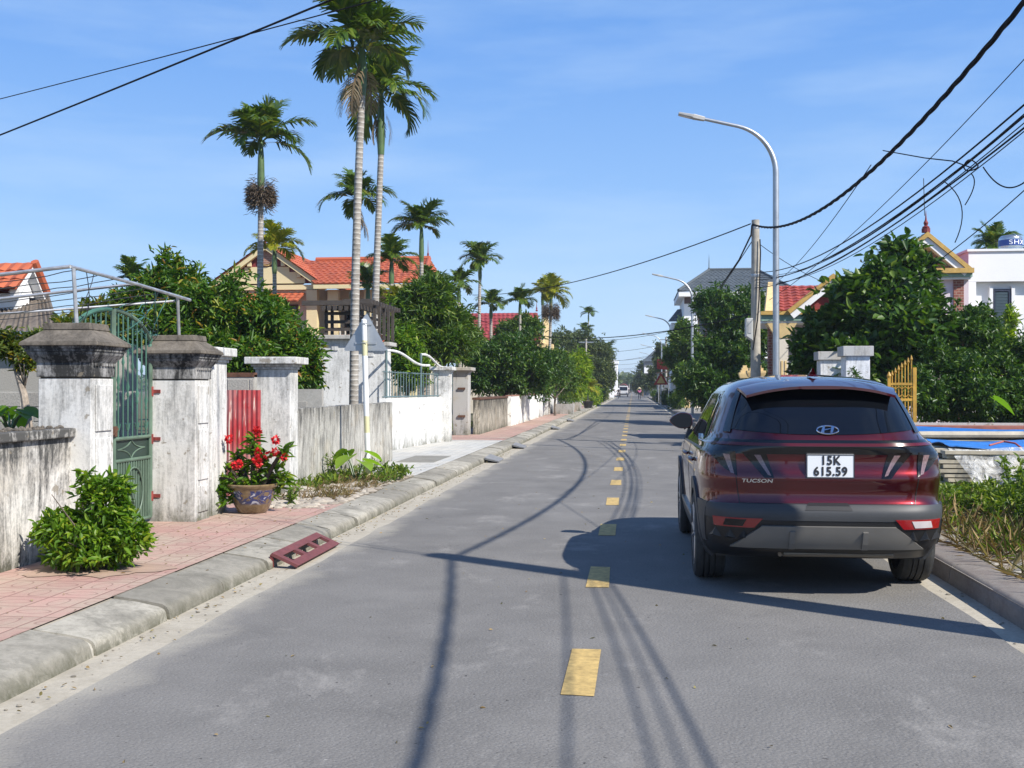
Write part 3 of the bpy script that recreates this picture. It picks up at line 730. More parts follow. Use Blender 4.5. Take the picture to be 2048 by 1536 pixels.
def m_block():
    m, nt, b = newmat('breeze_block'); n = N(nt); p = n.pos()
    col = n.mix(n.rnd(), (.30, .28, .25, 1), (.38, .36, .32, 1)); g = n.noise(p, 40, 5, .75)
    col = n.mix(n.math('MULTIPLY', n.ramp(g, .45, .7), .5), col, (.16, .15, .13, 1)); n.l(col, b.inputs['Base Color']); b.inputs['Roughness'].default_value = .95
    n.bump(g, .7, .015, b); return m
M['block'] = m_block()
M['mortar'] = m_concrete('block_mortar', (.42, .40, .36), .05, .3)

def gate_pillar(name_label, x1, w, y0, y1, seed, top=1.64, lime='lime'):
    """pillar whose road face is at x1; stepped cornice, hipped cap with a block"""
    x0 = x1-w; c = ((x0+x1)/2, (y0+y1)/2, PZ)
    t = thing('gate_pillar', name_label, 'pillar', c, 'pillars of the green gate')
    s = MB(); s.box(x0, x1, y0, y1, .0, top-.004); sh = s.build('shaft', M[lime], t, bevel=.006)
    s = MB(); s.box(x0-.012, x1+.012, y0-.012, y1+.012, top+.010, top+.13); s.build('frieze', M['cornice'], t, bevel=.004)
    s = MB(); s.box(x0+.012, x1-.012, y0+.012, y1-.012, top-.004, top+.010); s.build('groove', M['capmould'], t)
    # small modillions under the cornice, on the road face and the front
    for k in range(8):
        y = y0+(k+.5)*(y1-y0)/8
        d = MB(); d.box(x1+.0125, x1+.03, y-.014, y+.014, top+.105, top+.1295); d.build('dentil', M['cornice'], t)
    s = MB()
    for (o0, z0), (o1, z1) in (((.014, top+.13), (.045, top+.16)), ((.045, top+.16), (.085, top+.20)), ((.085, top+.20), (.095, top+.225)), ((.105, top+.228), (.110, top+.25)), ((.118, top+.252), (.13, top+.275))):
        o0 *= .76; o1 *= .76; s.frustum((x0-o0, x1+o0, y0-o0, y1+o0), (x0-o1, x1+o1, y0-o1, y1+o1), z0, z1)
    s.build('cornice', M['cornice'], t)
    s = MB(); s.frustum((x0-.117, x1+.117, y0-.117, y1+.117), (x0-.112, x1+.112, y0-.112, y1+.112), top+.275, top+.305)
    s.frustum((x0-.112, x1+.112, y0-.112, y1+.112), (x0+.03, x1-.03, y0+.03, y1-.03), top+.305, top+.415); s.build('cap', M['capmould'], t, bevel=.006)
    s = MB(); s.frustum((x0+.02, x1-.02, y0+.02, y1-.02), (x0+.03, x1-.03, y0+.03, y1-.03), top+.416, top+.475); s.build('cap_block', M['capmould'], t, bevel=.006)
    # raised panels on the road face
    for za, zb in ((1.18, top-.06), (.58, 1.12), (.24, .52)):
        s = MB(); s.box(x1+.0005, x1+.014, y0+.07, y1-.05, za, zb); s.build('panel', M[lime], sh, bevel=.005)
    return t
Y10, Y11 = 8.81, 9.21; Y20, Y21 = 10.96, 11.35
gate_pillar('thick white gate pillar with mouldy cornice cap left of the green gate', -4.6, .475, Y10, Y11, 1)
gate_pillar('white gate pillar with mouldy cornice cap right of the green gate', -4.57, .52, Y20, Y21, 2)
# near boundary wall
t = thing('garden_wall', 'mould streaked low plaster wall behind the near shrub', 'wall', (-4.9, 4, PZ))
s = MB(); s.box(-5.0, -4.78, -6, Y10-.002, 0, 1.135); s.build('wall', M['lime_near'], t)
s = MB(); s.box(-5.05, -4.73, -6, Y10-.003, 1.137, 1.215); s.build('coping', M['lime_near'], t, bevel=.012)
s = MB()
for k in range(260):
    y = random.uniform(5.2, 8.75); x = random.uniform(-5.0, -4.76); r = random.uniform(.008, .028)
    s.lathe([(r*.9, -.004), (r, r*.3), (r*.5, r*.8), (.001, r*.9)], (x, y, 1.216), n=6)
tag(s.build('wall_debris', M['capmould'], smooth=False), kind='stuff')

# green double gate
gx = -5.05; GY0, GYM, GY1 = 9.27, 10.11, 10.93
t = thing('iron_gate', 'green double leaf iron gate with arched top between the pillars', 'gate', (gx, (GY0+GY1)/2, PZ))
def archz(y): return 1.92+.40*math.sqrt(max(0, 1-((y-GYM)/(GYM-GY0+.03))**2))
def leaf(ya, yb, hinge):
    f = MB(); post = yb if hinge == 1 else ya
    f.tube([(gx, ya, .2), (gx, ya, 2.33 if ya == GYM else 1.98)], .028 if ya == GYM else .022, 8); f.tube([(gx, yb, .2), (gx, yb, 1.98 if yb != GYM else 2.30)], .024, 8)
    for z in (.20, .83, 1.05): f.tube([(gx, ya, z), (gx, yb, z)], .019, 8)
    f.tube([(gx, ya+(yb-ya)*k/16, archz(ya+(yb-ya)*k/16)) for k in range(17)], .022, 8)
    fr = f.build('leaf', M['green_iron2'] if hinge == 1 else M['green_iron'], t, smooth=True)
    n = 8
    for k in range(1, n):
        y = ya+(yb-ya)*k/n; zt = archz(y)-.015
        b = MB(); b.tube([(gx, y, 1.06), (gx, y, zt)], .0085, 6)
        if k % 2:
            for zc in (1.62-.035*k if hinge == 1 else 1.5, ): b.lathe([(.009, -.05), (.017, -.03), (.009, 0), (.020, .05), (.004, .12)], (gx, y, zc), n=6)
            b.tube([(gx, y-.045, 1.20), (gx, y-.02, 1.14), (gx, y, 1.12), (gx, y+.02, 1.14), (gx, y+.045, 1.20)], .006, 5)
        else: b.lathe([(.009, -.06), (.018, -.03), (.009, .01)], (gx, y, 1.88-.02*k), n=6)
        b.build('bar', M['green_iron'], fr, smooth=True)
    for k in range(1, 15):
        y = ya+(yb-ya)*k/15; b = MB(); b.box(gx-.006, gx+.006, y-.012, y+.012, .215, .815); b.build('slat', M['green_iron2'], fr)
    cy, cz = (ya+yb)/2, .94      # four-pointed star in the middle panel
    b = MB(); pts = []
    for k in range(4):
        a0 = k*math.pi/2; a1 = a0+math.pi/2; rr = (.095 if k % 2 else .20); r2 = (.20 if k % 2 else .095)
        A = Vector((0, math.cos(a0)*(.30 if k % 2 == 0 else .10), math.sin(a0)*(.30 if k % 2 == 0 else .10))); B = Vector((0, math.cos(a1)*(.30 if k % 2 else .10), math.sin(a1)*(.30 if k % 2 else .10)))
        Cc = (A+B)*.13
        b.tube([Vector((gx-.012, cy, cz))+(A*(1-q)**2+Cc*2*q*(1-q)+B*q*q) for q in [i/8 for i in range(9)]], .008, 5)
    b.build('star', M['green_iron2'], fr, smooth=True)
    b = MB(); b.tube([(gx-(-.018), cy+.20*math.cos(a), .50+.25*math.sin(a)) for a in [2*math.pi*k/28 for k in range(29)]], .009, 6)
    b.tube([(gx+.018, cy+.05*math.cos(a), .50+.11*math.sin(a)) for a in [2*math.pi*k/4 for k in range(5)]], .007, 6); b.build('oval', M['green_iron2'], fr, smooth=True)
    sh = MB(); sh.box(gx-.02, gx-.014, ya+.02, yb-.02, .21, 1.04); sh.build('backing_sheet', plain('dark_green_sheet', (.02, .04, .03), .6), fr)
leaf(GYM, GY1, 1); leaf(GY0, GYM-.055, 0)
s = MB(); s.lathe([(.012, 0), (.03, .03), (.012, .06), (.026, .10), (.003, .2)], (gx, GY1, 1.96), n=10); s.build('finial', M['green_iron'], t, smooth=True)
for z in (1.52, .42, 1.02):
    s = MB(); s.box(gx-.01, gx+.10, GY1+.018, GY1+.16, z-.018, z+.018); s.tube([(gx, GY1+.01, z-.05), (gx, GY1+.01, z+.05)], .03, 8); s.build('hinge', M['rust'], t)
s = MB(); s.tube([(gx+.03, GYM-.02, 1.12), (gx+.10, GYM-.10, 1.16), (gx+.08, GYM-.16, 1.10)], .007, 6); s.box(gx+.02, gx+.04, GYM-.05, GYM+.01, 1.08, 1.18); s.build('latch', M['rustdark'], t)

# pipe frame strung with wires over the yard behind the gate
t = thing('pipe_trellis', 'sagging grey pipe frame strung with wires above the gate pillars', 'trellis', (-5.0, 9.5, PZ))
A = P(140, 533, 8.95); B = P(380, 600, 11.3)
s = MB(); s.tube([A, A.lerp(B, .5)+Vector((0, 0, .01)), B], .017, 8); s.build('rail', M['pipe'], t, smooth=True)
A2 = P(-160, 568, 8.7); s = MB(); s.tube([A2, A], .017, 8); s.build('rail', M['pipe'], t, smooth=True)
far = [P(-160, 615, 9.6), P(270, 568, 10.2)]; s = MB(); s.tube(far, .014, 8); s.build('rail', M['pipe'], t, smooth=True)
s = MB(); s.tube([P(-160, 640, 10.0), P(350, 602, 11.1)], .012, 8); s.build('rail', M['pipe'], t, smooth=True)
for a, b in ((P(147, 537, 8.97), Vector((-4.83, 9.0, 2.08))), (P(355, 592, 11.05), Vector((-4.83, 11.15, 2.08)))):
    s = MB(); s.tube([a, b], .018, 8); s.build('post', M['pipe'], t, smooth=True)
for k in range(7):
    u = .06+.13*k; a = A.lerp(B, u); b = P(-160, 575+13*k, 8.9+.22*k)
    s = MB(); s.tube([a.lerp(b, q)-Vector((0, 0, .10*q*(1-q)+.02*random.random())) for q in [i/10 for i in range(11)]], .0045, 5); s.build('wire', M['wire'], t)
for k in range(7):
    u = random.uniform(.1, .9); a = A.lerp(B, u); s = MB()
    b = a+Vector((random.uniform(-.6, -.2), random.uniform(-.1, .8), random.uniform(-.5, -.25)))
    s.tube([a.lerp(b, q)+Vector((0, .1*math.sin(6*q+k), -.25*math.sin(math.pi*q))) for q in [i/12 for i in range(13)]], .004, 5); s.build('loose_wire', M['greenwire'] if k % 2 else M['wire'], t)
# scrap of green wire tangled over the gate
s = MB(); rr = random.Random(3)
for k in range(9):
    p0 = Vector((gx-.05, rr.uniform(9.6, 10.8), rr.uniform(2.0, 2.35))); pts = [p0]
    for q in range(10): pts.append(pts[-1]+Vector((rr.uniform(-.06, .05), rr.uniform(-.02, .17), rr.uniform(-.08, .07))))
    s.tube(pts, .0045, 4)
tag(s.build('wire_tangle', M['greenwire']), 'tangle of thin green wire over the arched gate top', 'wire')

# two slim white pillars, the red sheet and blockwork between them
def plain_pillar(label, x1, w, y0, y1, top, mat, cap=.10, group=None):
    x0 = x1-w; t = thing('wall_pillar', label, 'pillar', ((x0+x1)/2, (y0+y1)/2, PZ), group)
    s = MB(); s.box(x0, x1, y0, y1, 0, top-.12); s.build('shaft', M[mat], t, bevel=.008)
    s = MB()
    for i, (o, z0, z1) in enumerate(((.02, top-.12, top-.085), (.045, top-.0845, top-.05))): s.box(x0-o, x1+o, y0-o, y1+o, z0, z1)
    s.build('moulding', M[mat], t, bevel=.006)
    s = MB(); s.box(x0-cap, x1+cap, y0-cap, y1+cap, top-.0495, top+.045); s.build('cap', M[mat], t, bevel=.01)
    return t
plain_pillar('narrow white pillar squeezed behind the right gate pillar', -4.60, .30, 11.46, 11.93, 1.96, 'lime', .09)
plain_pillar('white pillar with square moulded cap right of the red sheet', -4.59, .49, 14.2, 14.54, 1.93, 'lime', .115)
def m_redsheet():
    m, nt, b = newmat('peeling_red_paint'); n = N(nt); p = n.pos()
    st = n.noise(n.mapping(p, (14, 14, .9)), 1.5, 5, .6, .3); f = n.noise(p, 26, 4, .7)
    col = n.mix(n.ramp(n.noise(p, 1.6, 3), .4, .6), (.40, .032, .036, 1), (.40, .16, .15, 1))
    col = n.mix(n.ramp(st, .57, .63), col, (.62, .50, .42, 1)); col = n.mix(n.ramp(n.math('ADD', st, n.math('MULTIPLY', f, .2)), .45, .49, (1, 1, 1, 1), (0, 0, 0, 1)), col, (.30, .13, .05, 1))
    n.l(col, b.inputs['Base Color']); b.inputs['Roughness'].default_value = .6; return m
s = MB(); pr = []
x0, x1 = -5.27, -4.80
for k in range(49):
    x = x0+(x1-x0)*k/48; pr.append((x, 13.62+.005*math.sin(k*math.pi/3.3)))
s.ring([[(x, y, z) for x, y in pr]+[(x, y+.006, z) for x, y in reversed(pr)] for z in (PZ, 1.53)])
tag(s.build('metal_sheet', m_redsheet()), 'peeling red painted corrugated metal sheet closing the opening', 'metal sheet')
t = thing('block_wall', 'bare grey breeze block wall behind the red sheet', 'wall', (-5.4, 13.9, PZ))
def blockwall(t, x0, x1, y, z0, z1, bl=.30, bh=.17, th=.12, skip=None):
    s = MB(); s.box(x0, x1, y+.008, y+th-.008, z0, z1-.01); s.build('mortar', M['mortar'], t)
    s = MB(); r = 0; z = z0
    while z+bh <= z1+.001:
        x = x0-(bl/2 if r % 2 else 0)
        while x < x1:
            a, b = max(x, x0)+.007, min(x+bl, x1)-.007
            if b-a > .05 and not (skip and skip(a, z)): s.box(a, b, y, y+th, z+.006, z+bh-.006)
            x += bl
        z += bh; r += 1
    s.build('blocks', M['block'], t, bevel=.004)
blockwall(t, -5.62, -4.95, 13.80, PZ, 1.53+.21)
s = MB(); s.box(-5.62, -4.95, 13.80, 13.92, 1.70, 1.76); s.build('brick_course', M['rustdark'], t)
t = thing('block_wall', 'bare grey breeze block wall behind the thin bare tree', 'wall', (-7, 11, PZ))
blockwall(t, -8.3, -5.6, 11.7, PZ, 1.53)
t = thing('block_wall', 'broken stepped breeze block wall between white pillar and gatehouse', 'wall', (-5.4, 17.5, PZ))
blockwall(t, -6.3, -5.15, 17.6, PZ, 1.55, skip=lambda x, z: z > .95+.7*(-5.3-x) if x > -5.9 else False)
# stained low wall with a joint
t = thing('garden_wall', 'grey weathered low wall with a vertical joint behind the sign pole', 'wall', (-4.75, 17.6, PZ))
for a, b, zt in ((14.56, 17.08, 1.27), (17.11, 20.62, 1.275)):
    s = MB(); n = int((b-a)/.12); r0 = []
    for k in range(n+1):
        y = a+(b-a)*k/n; zz = zt+random.uniform(-.012, .012); r0.append([(-4.63, y, 0), (-4.63, y, zz), (-4.80, y, zz), (-4.80, y, 0)])
    s.ring(r0); s.build('wall', M['lime_mould'], t)
# gatehouse: two white pylons, slab caps, dark pergola
M['darkwood'] = plain('dark_timber', (.055, .045, .038), .7, var=.3)
t = thing('gatehouse', 'white twin pylon gatehouse with grey slab caps and dark timber pergola', 'gatehouse', (-6.1, 23.4, PZ))
pa, pb = P(637, 690, 22.6), P(703, 690, 22.6)
def pylon(x0, x1, y0, y1, zt):
    s = MB(); s.box(x0, x1, y0, y1, 0, zt); q = s.build('pylon', M['lime_new'], t, bevel=.01)
    s = MB(); s.box(x0-.12, x1+.12, y0-.12, y1+.12, zt+.002, zt+.09); s.build('slab_cap', M['render_grey'], t, bevel=.01)
    s = MB(); xm = (x0+x1)/2; s.box(xm-.07, xm+.07, y0-.02, y0-.001, zt-.24, zt-.10); s.build('relief', M['lime_new'], q, bevel=.004)
pylon(pa.x, pb.x, 22.6, 23.2, 2.60)
pc_, pd = P(712, 700, 24.3), P(772, 700, 24.3); pylon(pc_.x, pd.x, 24.3, 24.8, 2.52)
# timber screen box and rafters on top
zb = 2.70; xa, xb = pa.x+.12, pb.x+.02
for x in (xa, xb-.05):
    for y in (22.65, 23.1): s = MB(); s.box(x, x+.06, y, y+.06, zb, zb+.62); s.build('post', M['darkwood'], t)
for z in (zb+.08, zb+.24, zb+.42):
    s = MB(); s.box(xa, xb, 22.63, 22.649, z, z+.07); s.build('screen_slat', M['darkwood'], t)
    s = MB(); s.box(xb+.012, xb+.03, 22.65, 25.0, z, z+.06); s.build('screen_slat', M['darkwood'], t)
s = MB(); s.box(xa-.45, xb+.02, 22.45, 22.55, zb+.62, zb+.72); s.build('beam', M['darkwood'], t)
s = MB(); s.box(xb+.06, xb+.14, 22.45, 25.6, zb+.56, zb+.66); s.build('beam', M['darkwood'], t)
for k in range(6):
    x = xa+(xb-xa)*k/5.; s = MB(); s.hexa([(x, 22.4, zb+.50), (x+.07, 22.4, zb+.50), (x+.07, 25.6, zb+.72), (x, 25.6, zb+.72), (x, 22.4, zb+.60), (x+.07, 22.4, zb+.60), (x+.07, 25.6, zb+.80), (x, 25.6, zb+.80)]); s.build('rafter', M['darkwood'], t)
for k in range(11):
    y = 22.6+k*.28; s = MB(); s.box(xb-.2, xb+.42, y, y+.06, zb+.665, zb+.76); s.build('rafter', M['darkwood'], t)
for k in range(5): s = MB(); s.box(xb+.3, xb+.36, 23.2+k*.45, 23.26+k*.45, zb-.05, zb+.665); s.build('post', M['darkwood'], t)
# curved white wall with railing
t = thing('garden_wall', 'curved flaking white low wall under the blue green railing', 'wall', (-5.2, 26, PZ))
def cpt(u): y = 23.5+5.2*u; return -5.42+.47*u**1.6, y
s = MB(); r0 = []
for k in range(25):
    x, y = cpt(k/24); r0.append([(x, y, 0), (x, y, 1.33), (x-.15, y, 1.33), (x-.15, y, 0)])
s.ring(r0); s.build('wall', M['lime_new'], t, smooth=True)
M['bluegreen'] = plain('blue_green_iron', (.10, .15, .155), .5, var=.3)
t = thing('iron_railing', 'blue green vertical bar railing with swooping white top rails', 'railing', (-5.3, 26, 1.33))
s = MB(); s.tube([Vector((*cpt(k/12), 1.36))-Vector((.07, 0, 0)) for k in range(13)], .02, 6); s.tube([Vector((*cpt(k/12), 1.92))-Vector((.07, 0, 0)) for k in range(13)], .015, 6); s.build('rail', M['bluegreen'], t)
for k in range(22):
    x, y = cpt((k+.5)/22); s = MB(); s.tube([(x-.07, y, 1.36), (x-.07, y, 1.95)], .012, 5); s.build('bar', M['bluegreen'], t)
for u in (.06, .62):
    x, y = cpt(u); s = MB(); s.tube([(x-.07, y, 1.3), (x-.07, y, 2.42)], .028, 8); s.build('post', M['bluegreen'], t)
    s = MB(); e = Vector((-5.0, min(28.9, y+2.6), 2.12)); a = Vector((x-.07, y, 2.40))
    s.tube([a.lerp(e, q)+Vector((0, 0, .06*math.sin(2*math.pi*q))) for q in [i/14 for i in range(15)]], .03, 8); s.build('swoop_rail', M['lime_new'], t, smooth=True)
plain_pillar('stained grey gate pillar with flat slab cap, nearer one of the two', -4.80, .42, 28.2, 28.6, 2.08, 'lime', .10)
gpil = plain_pillar('grey rendered gate pillar with rusty hinges, farther one of the two', -4.92, .46, 32.2, 32.75, 2.14, 'render_grey', .13)
for z in (1.55, .72):
    s = MB(); s.box(-5.22, -5.0, 32.15, 32.19, z-.03, z+.03); s.build('hinge', M['rustdark'], gpil)
t = thing('garden_wall', 'dark streaked low wall with brick coping right of the grey pillars', 'wall', (-4.7, 36, PZ))
s = MB(); s.box(-4.85, -4.65, 32.76, 40.2, 0, 1.20); s.build('wall', M['streakwall'], t)
s = MB(); s.box(-4.88, -4.62, 32.76, 40.2, 1.203, 1.275); s.build('coping', M['rustdark'], t, bevel=.01)
t = thing('garden_wall', 'bright cream white low wall with thin brick coping', 'wall', (-4.6, 46, PZ))
s = MB(); s.box(-4.7, -4.52, 40.25, 52, 0, 1.26); s.build('wall', M['creamwall'], t)
s = MB(); s.box(-4.73, -4.50, 40.25, 52, 1.263, 1.30); s.build('coping', plain('coping_brick', (.33, .17, .12), .8, var=.3), t)
t = thing('garden_wall', 'far white low wall with pilasters behind the potted plants', 'wall', (-4.6, 60, PZ))
s = MB(); s.box(-4.85, -4.65, 52, 76, 0, 1.2); s.build('wall', M['lime_new'], t)
for y in (54, 57.5, 61, 64.5, 68): s = MB(); s.box(-4.648, -4.50, y, y+.3, 0, 1.25); s.build('pilaster', M['lime_new'], t)
t = thing('garden_wall', 'distant grey wall under the dark trees', 'wall', (-4.9, 100, PZ)); s = MB(); s.box(-5.0, -4.8, 82, 150, 0, 1.1); s.build('wall', M['lime'], t)

# warning sign seen from behind
sp = G(737, 957, PZ); sx, sy = sp.x, sp.y
t = thing('traffic_sign', 'triangular road sign seen from behind on a white and yellow pole', 'traffic sign', (sx, sy, PZ))
def m_pole():
    m, nt, b = newmat('banded_pole'); n = N(nt); z = n.xyz(n.pos())[2]
    band = 0
    for a_, b_ in ((2.06, 2.30), (.86, 1.12), (.1, .42)):
        k_ = n.math('MULTIPLY', n.math('GREATER_THAN', z, a_), n.math('LESS_THAN', z, b_)); band = n.math('ADD', band, k_) if band else k_
    n.l(n.mix(band, (.74, .74, .72, 1), (.60, .56, .33, 1)), b.inputs['Base Color']); b.inputs['Roughness'].default_value = .5; return m
s = MB(); s.tube([(sx, sy, PZ-.05), (sx-.04, sy, 1.4), (sx-.075, sy, 2.62)], .042, 14); s.lathe([(.042, 0), (.03, .015), (.001, .02)], (sx-.075, sy, 2.618), n=14); s.build('pole', m_pole(), t, smooth=True)
M['signback'] = plain('sign_back', (.40, .42, .44), .42, .55, var=.12, scale=3)
tri = [(sx-.42, 2.14), (sx+.29, 2.14), (sx-.045, 2.74)]
def rounded(tri, r=.05):
    out = []
    for i in range(3):
        p = Vector(tri[i]); a = (Vector(tri[i-1])-p).normalized(); b = (Vector(tri[(i+1) % 3])-p).normalized()
        for q in (0, .33, .67, 1): out.append(tuple(p+a*r*(1-q)*(1-q)+b*r*q*q))
    return out
s = MB(); s.prism(rounded(tri), 'y', sy+.055, sy+.06); s.build('sign_plate', M['signback'], t)
for z in (2.26, 2.56):
    s = MB(); w = .17 if z < 2.4 else .10; s.box(sx-.06-w, sx-.06+w, sy+.04, sy+.054, z-.018, z+.018); s.tube([(sx-.11, sy-.046, z), (sx-.01, sy-.046, z)], .006, 6); s.build('bracket', M['signback'], t)

# red steel kerb ramp with three windows lying in the gutter
t = thing('kerb_ramp', 'dark red steel kerb ramp with three openings leaning on the kerb', 'ramp', (-3.0, 9.8, 0))
c00, c01, c10, c11 = Vector((-3.13, 9.12, .105)), Vector((-3.13, 10.45, .11)), Vector((-2.88, 9.08, .008)), Vector((-2.885, 10.42, .008))
def rp(u, v, h=0): return (c00*(1-u)+c10*u)*(1-v)+(c01*(1-u)+c11*u)*v+Vector((.02, 0, .05))*h
s = MB()
def rbar(u0, u1, v0, v1):
    s.hexa([rp(u0, v0), rp(u1, v0), rp(u1, v1), rp(u0, v1), rp(u0, v0, 1)+Vector((0, 0, -.03)), rp(u1, v0, 1)+Vector((0, 0, -.03)), rp(u1, v1, 1)+Vector((0, 0, -.03)), rp(u0, v1, 1)+Vector((0, 0, -.03))])
rbar(0, .30, 0, 1); rbar(.68, 1, 0, 1)
for v in (0, .31, .63, .94): rbar(.30, .68, v, v+.06)
s.build('plate', plain('oxide_red', (.14, .042, .042), .75, var=.2, scale=12), t)
s = MB()
for v in (.01, .5, .97): a = rp(0, v); s.hexa([(a.x, a.y-.01, 0), (a.x+.03, a.y-.01, 0), (a.x+.03, a.y+.01, 0), (a.x, a.y+.01, 0), (a.x, a.y-.01, a.z), (a.x+.03, a.y-.01, a.z), (a.x+.03, a.y+.01, a.z), (a.x, a.y+.01, a.z)])
s.build('support', plain('oxide_red_dark', (.16, .03, .03), .55), t)
M['rampgrey'] = plain('grey_plate', (.20, .20, .20), .7, var=.2)
for k, (px, py, w, l) in enumerate(((985, 925, .35, .9), (1033, 897, .3, .8), (1122, 859, .4, 1.0), (1160, 843, .4, 1.2))):
    p = G(px, py); s = MB(); s.hexa([(-3.10, p.y, .06), (-2.78, p.y-.1, .004), (-2.80, p.y+l, .004), (-3.10, p.y+l+.1, .085), (-3.10, p.y, .10), (-2.78, p.y-.1, .03), (-2.80, p.y+l, .03), (-3.10, p.y+l+.1, .12)])
    tag(s.build('kerb_ramp', M['rampgrey']), ['grey loose ramp plate against the left kerb, nearest of the grey ones', 'second grey ramp plate against the left kerb beyond the sign', 'third grey ramp plate, beside the cream white wall', 'farthest grey ramp plate, near the potted plants'][k], 'ramp', 'grey ramp plates in the left gutter')
s = MB(); p = G(850, 918, PZ); s.box(-4.5, -3.75, p.y-1.0, p.y+1.0, PZ, PZ+.006); tag(s.build('manhole_cover', m_concrete('cover_concrete', (.26, .25, .22), .05, .5)), 'dark square concrete drain cover set in grey paving', 'drain cover')
# ------------------------------------------------------------------ houses
M['tile_or'] = rooftile('orange_roof_tiles', (.46, .115, .045), (.36, .082, .036))
M['tile_red'] = rooftile('red_roof_tiles', (.34, .06, .035), (.25, .04, .032))
M['tile_mar'] = rooftile('maroon_roof_tiles', (.28, .04, .04), (.22, .03, .035))
M['tile_grey'] = rooftile('slate_grey_tiles', (.055, .068, .078), (.08, .095, .105), (.05, .06, .06))
M['cream'] = plaster('cream_render', (.66, .56, .33), amount=.12, streak=.7, warmth=.05, z0=0, z1=8, footdark=0)
M['palewall'] = plaster('pale_render', (.66, .60, .50), amount=.12, streak=.7, warmth=.05, z0=0, z1=8, footdark=0)
M['maroon'] = plain('maroon_paint', (.18, .022, .025), .7, var=.2)
M['whitepaint'] = plaster('white_paint', (.80, .80, .80), amount=.02, streak=.6, warmth=.03, z0=0, z1=8, footdark=0, bump=.1)
M['lilac'] = plaster('lilac_render', (.62, .54, .58), amount=.14, streak=.7, warmth=.03, z0=0, z1=8, footdark=0, bump=.1)
M['ochre'] = plain('ochre_trim', (.46, .29, .075), .65, var=.18)
M['ochrelight'] = plain('pale_yellow_trim', (.68, .50, .24), .65, var=.12)
M['mint'] = plain('mint_trim', (.22, .33, .26), .7, var=.12)
M['window'] = plain('dark_window', (.012, .015, .02), .12, var=.2)
M['woodframe'] = plain('brown_frame', (.07, .03, .018), .5, var=.2)
def m_brick(name, c0, c1, mortar, s=4.5):
    m, nt, b = newmat(name); n = N(nt); p = n.pos(); q = n.xyz(p); cb = n.new('ShaderNodeCombineXYZ')
    n.l(n.math('ADD', q[0], q[1]), cb.inputs[0]); n.l(q[2], cb.inputs[1])
    t = n.new('ShaderNodeTexBrick'); n.l(cb.outputs[0], t.inputs['Vector']); t.inputs['Scale'].default_value = s
    for k, v in (('Color1', c0), ('Color2', c1), ('Mortar', mortar)): t.inputs[k].default_value = c4(v)
    n.l(t.outputs[0], b.inputs['Base Color']); b.inputs['Roughness'].default_value = .85; return m
M['brick'] = m_brick('brick_face', (.26, .12, .075), (.33, .16, .10), (.40, .33, .27), 3.2)
M['brickred'] = m_brick('red_brick_pier', (.20, .06, .045), (.27, .09, .06), (.36, .28, .22), 3.2)
def tileroof(mb, a, b, c, d, pitch=.26, row=.32, clip=None):
    """a, b: eave ends, c, d: ridge ends above b and a; laid with overlapping curved tiles, each an island"""
    a, b, c, d = map(Vector, (a, b, c, d)); nr = max(1, int(((d-a).length+(c-b).length)/2/row))
    nn = (b-a).cross(d-a).normalized(); nn = nn if nn.z > 0 else -nn
    for i in range(nr):
        v0, v1 = i/nr, min(1, (i+1.18)/nr)
        L0, R0 = a.lerp(d, v0), b.lerp(c, v0); L1, R1 = a.lerp(d, v1), b.lerp(c, v1)
        w = (R0-L0).length; nc = max(1, int(w/pitch))
        for k in range(nc):
            u0, u1 = k/nc, (k+1)/nc; j = random.uniform(-.006, .006)
            p = [L0.lerp(R0, u0), L0.lerp(R0, u1), L1.lerp(R1, min(1, u1)), L1.lerp(R1, u0)]
            m0, m1 = (p[0]+p[1])/2, (p[2]+p[3])/2
            h = nn*(.055+j); l = nn*.012; t = nn*.05
            mb.poly([p[0]+h*.6, m0+h+nn*.018, m1+l+nn*.018, p[3]+l]); mb.poly([m0+h+nn*.018, p[1]+h*.5, p[2]+l, m1+l+nn*.018])
            mb.poly([p[0]+h*.6, p[0], m0, m0+h+nn*.018]); mb.poly([m0+h+nn*.018, m0, p[1], p[1]+h*.5])
def roofobj(name, faces, mat, parent, **k):
    mb = MB()
    for f in faces: tileroof(mb, *f, **k)
    for f in faces:
        n_ = (Vector(f[1])-Vector(f[0])).cross(Vector(f[3])-Vector(f[0])).normalized(); n_ = n_ if n_.z > 0 else -n_
        mb.poly([Vector(p)-n_*.02 for p in f])
    return mb.build(name, mat, parent, fix=False, merge=False)
def bx(name, m, parent, *b, bevel=0):
    s = MB(); s.box(*b); return s.build(name, m, parent, bevel=bevel)
def win(parent, x0, x1, y, z0, z1, frame=.06, fm='woodframe', d=-1, bars=1, proud=.03):
    """window in a wall facing -Y (d=-1): frame proud of the wall, pane set behind it, dark glass"""
    s = MB()
    for q in ((x0-frame, x0, z0-frame, z1+frame), (x1, x1+frame, z0-frame, z1+frame)): s.box(q[0], q[1], y-proud, y-.001, q[2], q[3])
    for q in ((z0-frame, z0-.001), (z1+.001, z1+frame)): s.box(x0+.001, x1-.001, y-proud, y-.001, q[0], q[1])
    for k in range(bars):
        xx = x0+(x1-x0)*(k+1)/(bars+1); s.box(xx-.02, xx+.02, y-proud*.8, y-.001, z0+.001, z1-.001)
    f = s.build('window', M[fm], parent)
    s = MB(); s.poly([(x0, y-.006, z0), (x1, y-.006, z0), (x1, y-.006, z1), (x0, y-.006, z1)]); s.build('pane', M['window'], f)
    return f
def spire(parent, p, h, mat='maroon', r=.06):
    s = MB(); s.lathe([(r, 0), (r*1.2, .06), (r*.5, .10), (r*.8, .18), (r*.35, .26), (r*.25, h*.6), (.004, h)], p, n=8); s.build('finial', M[mat], parent, smooth=True)

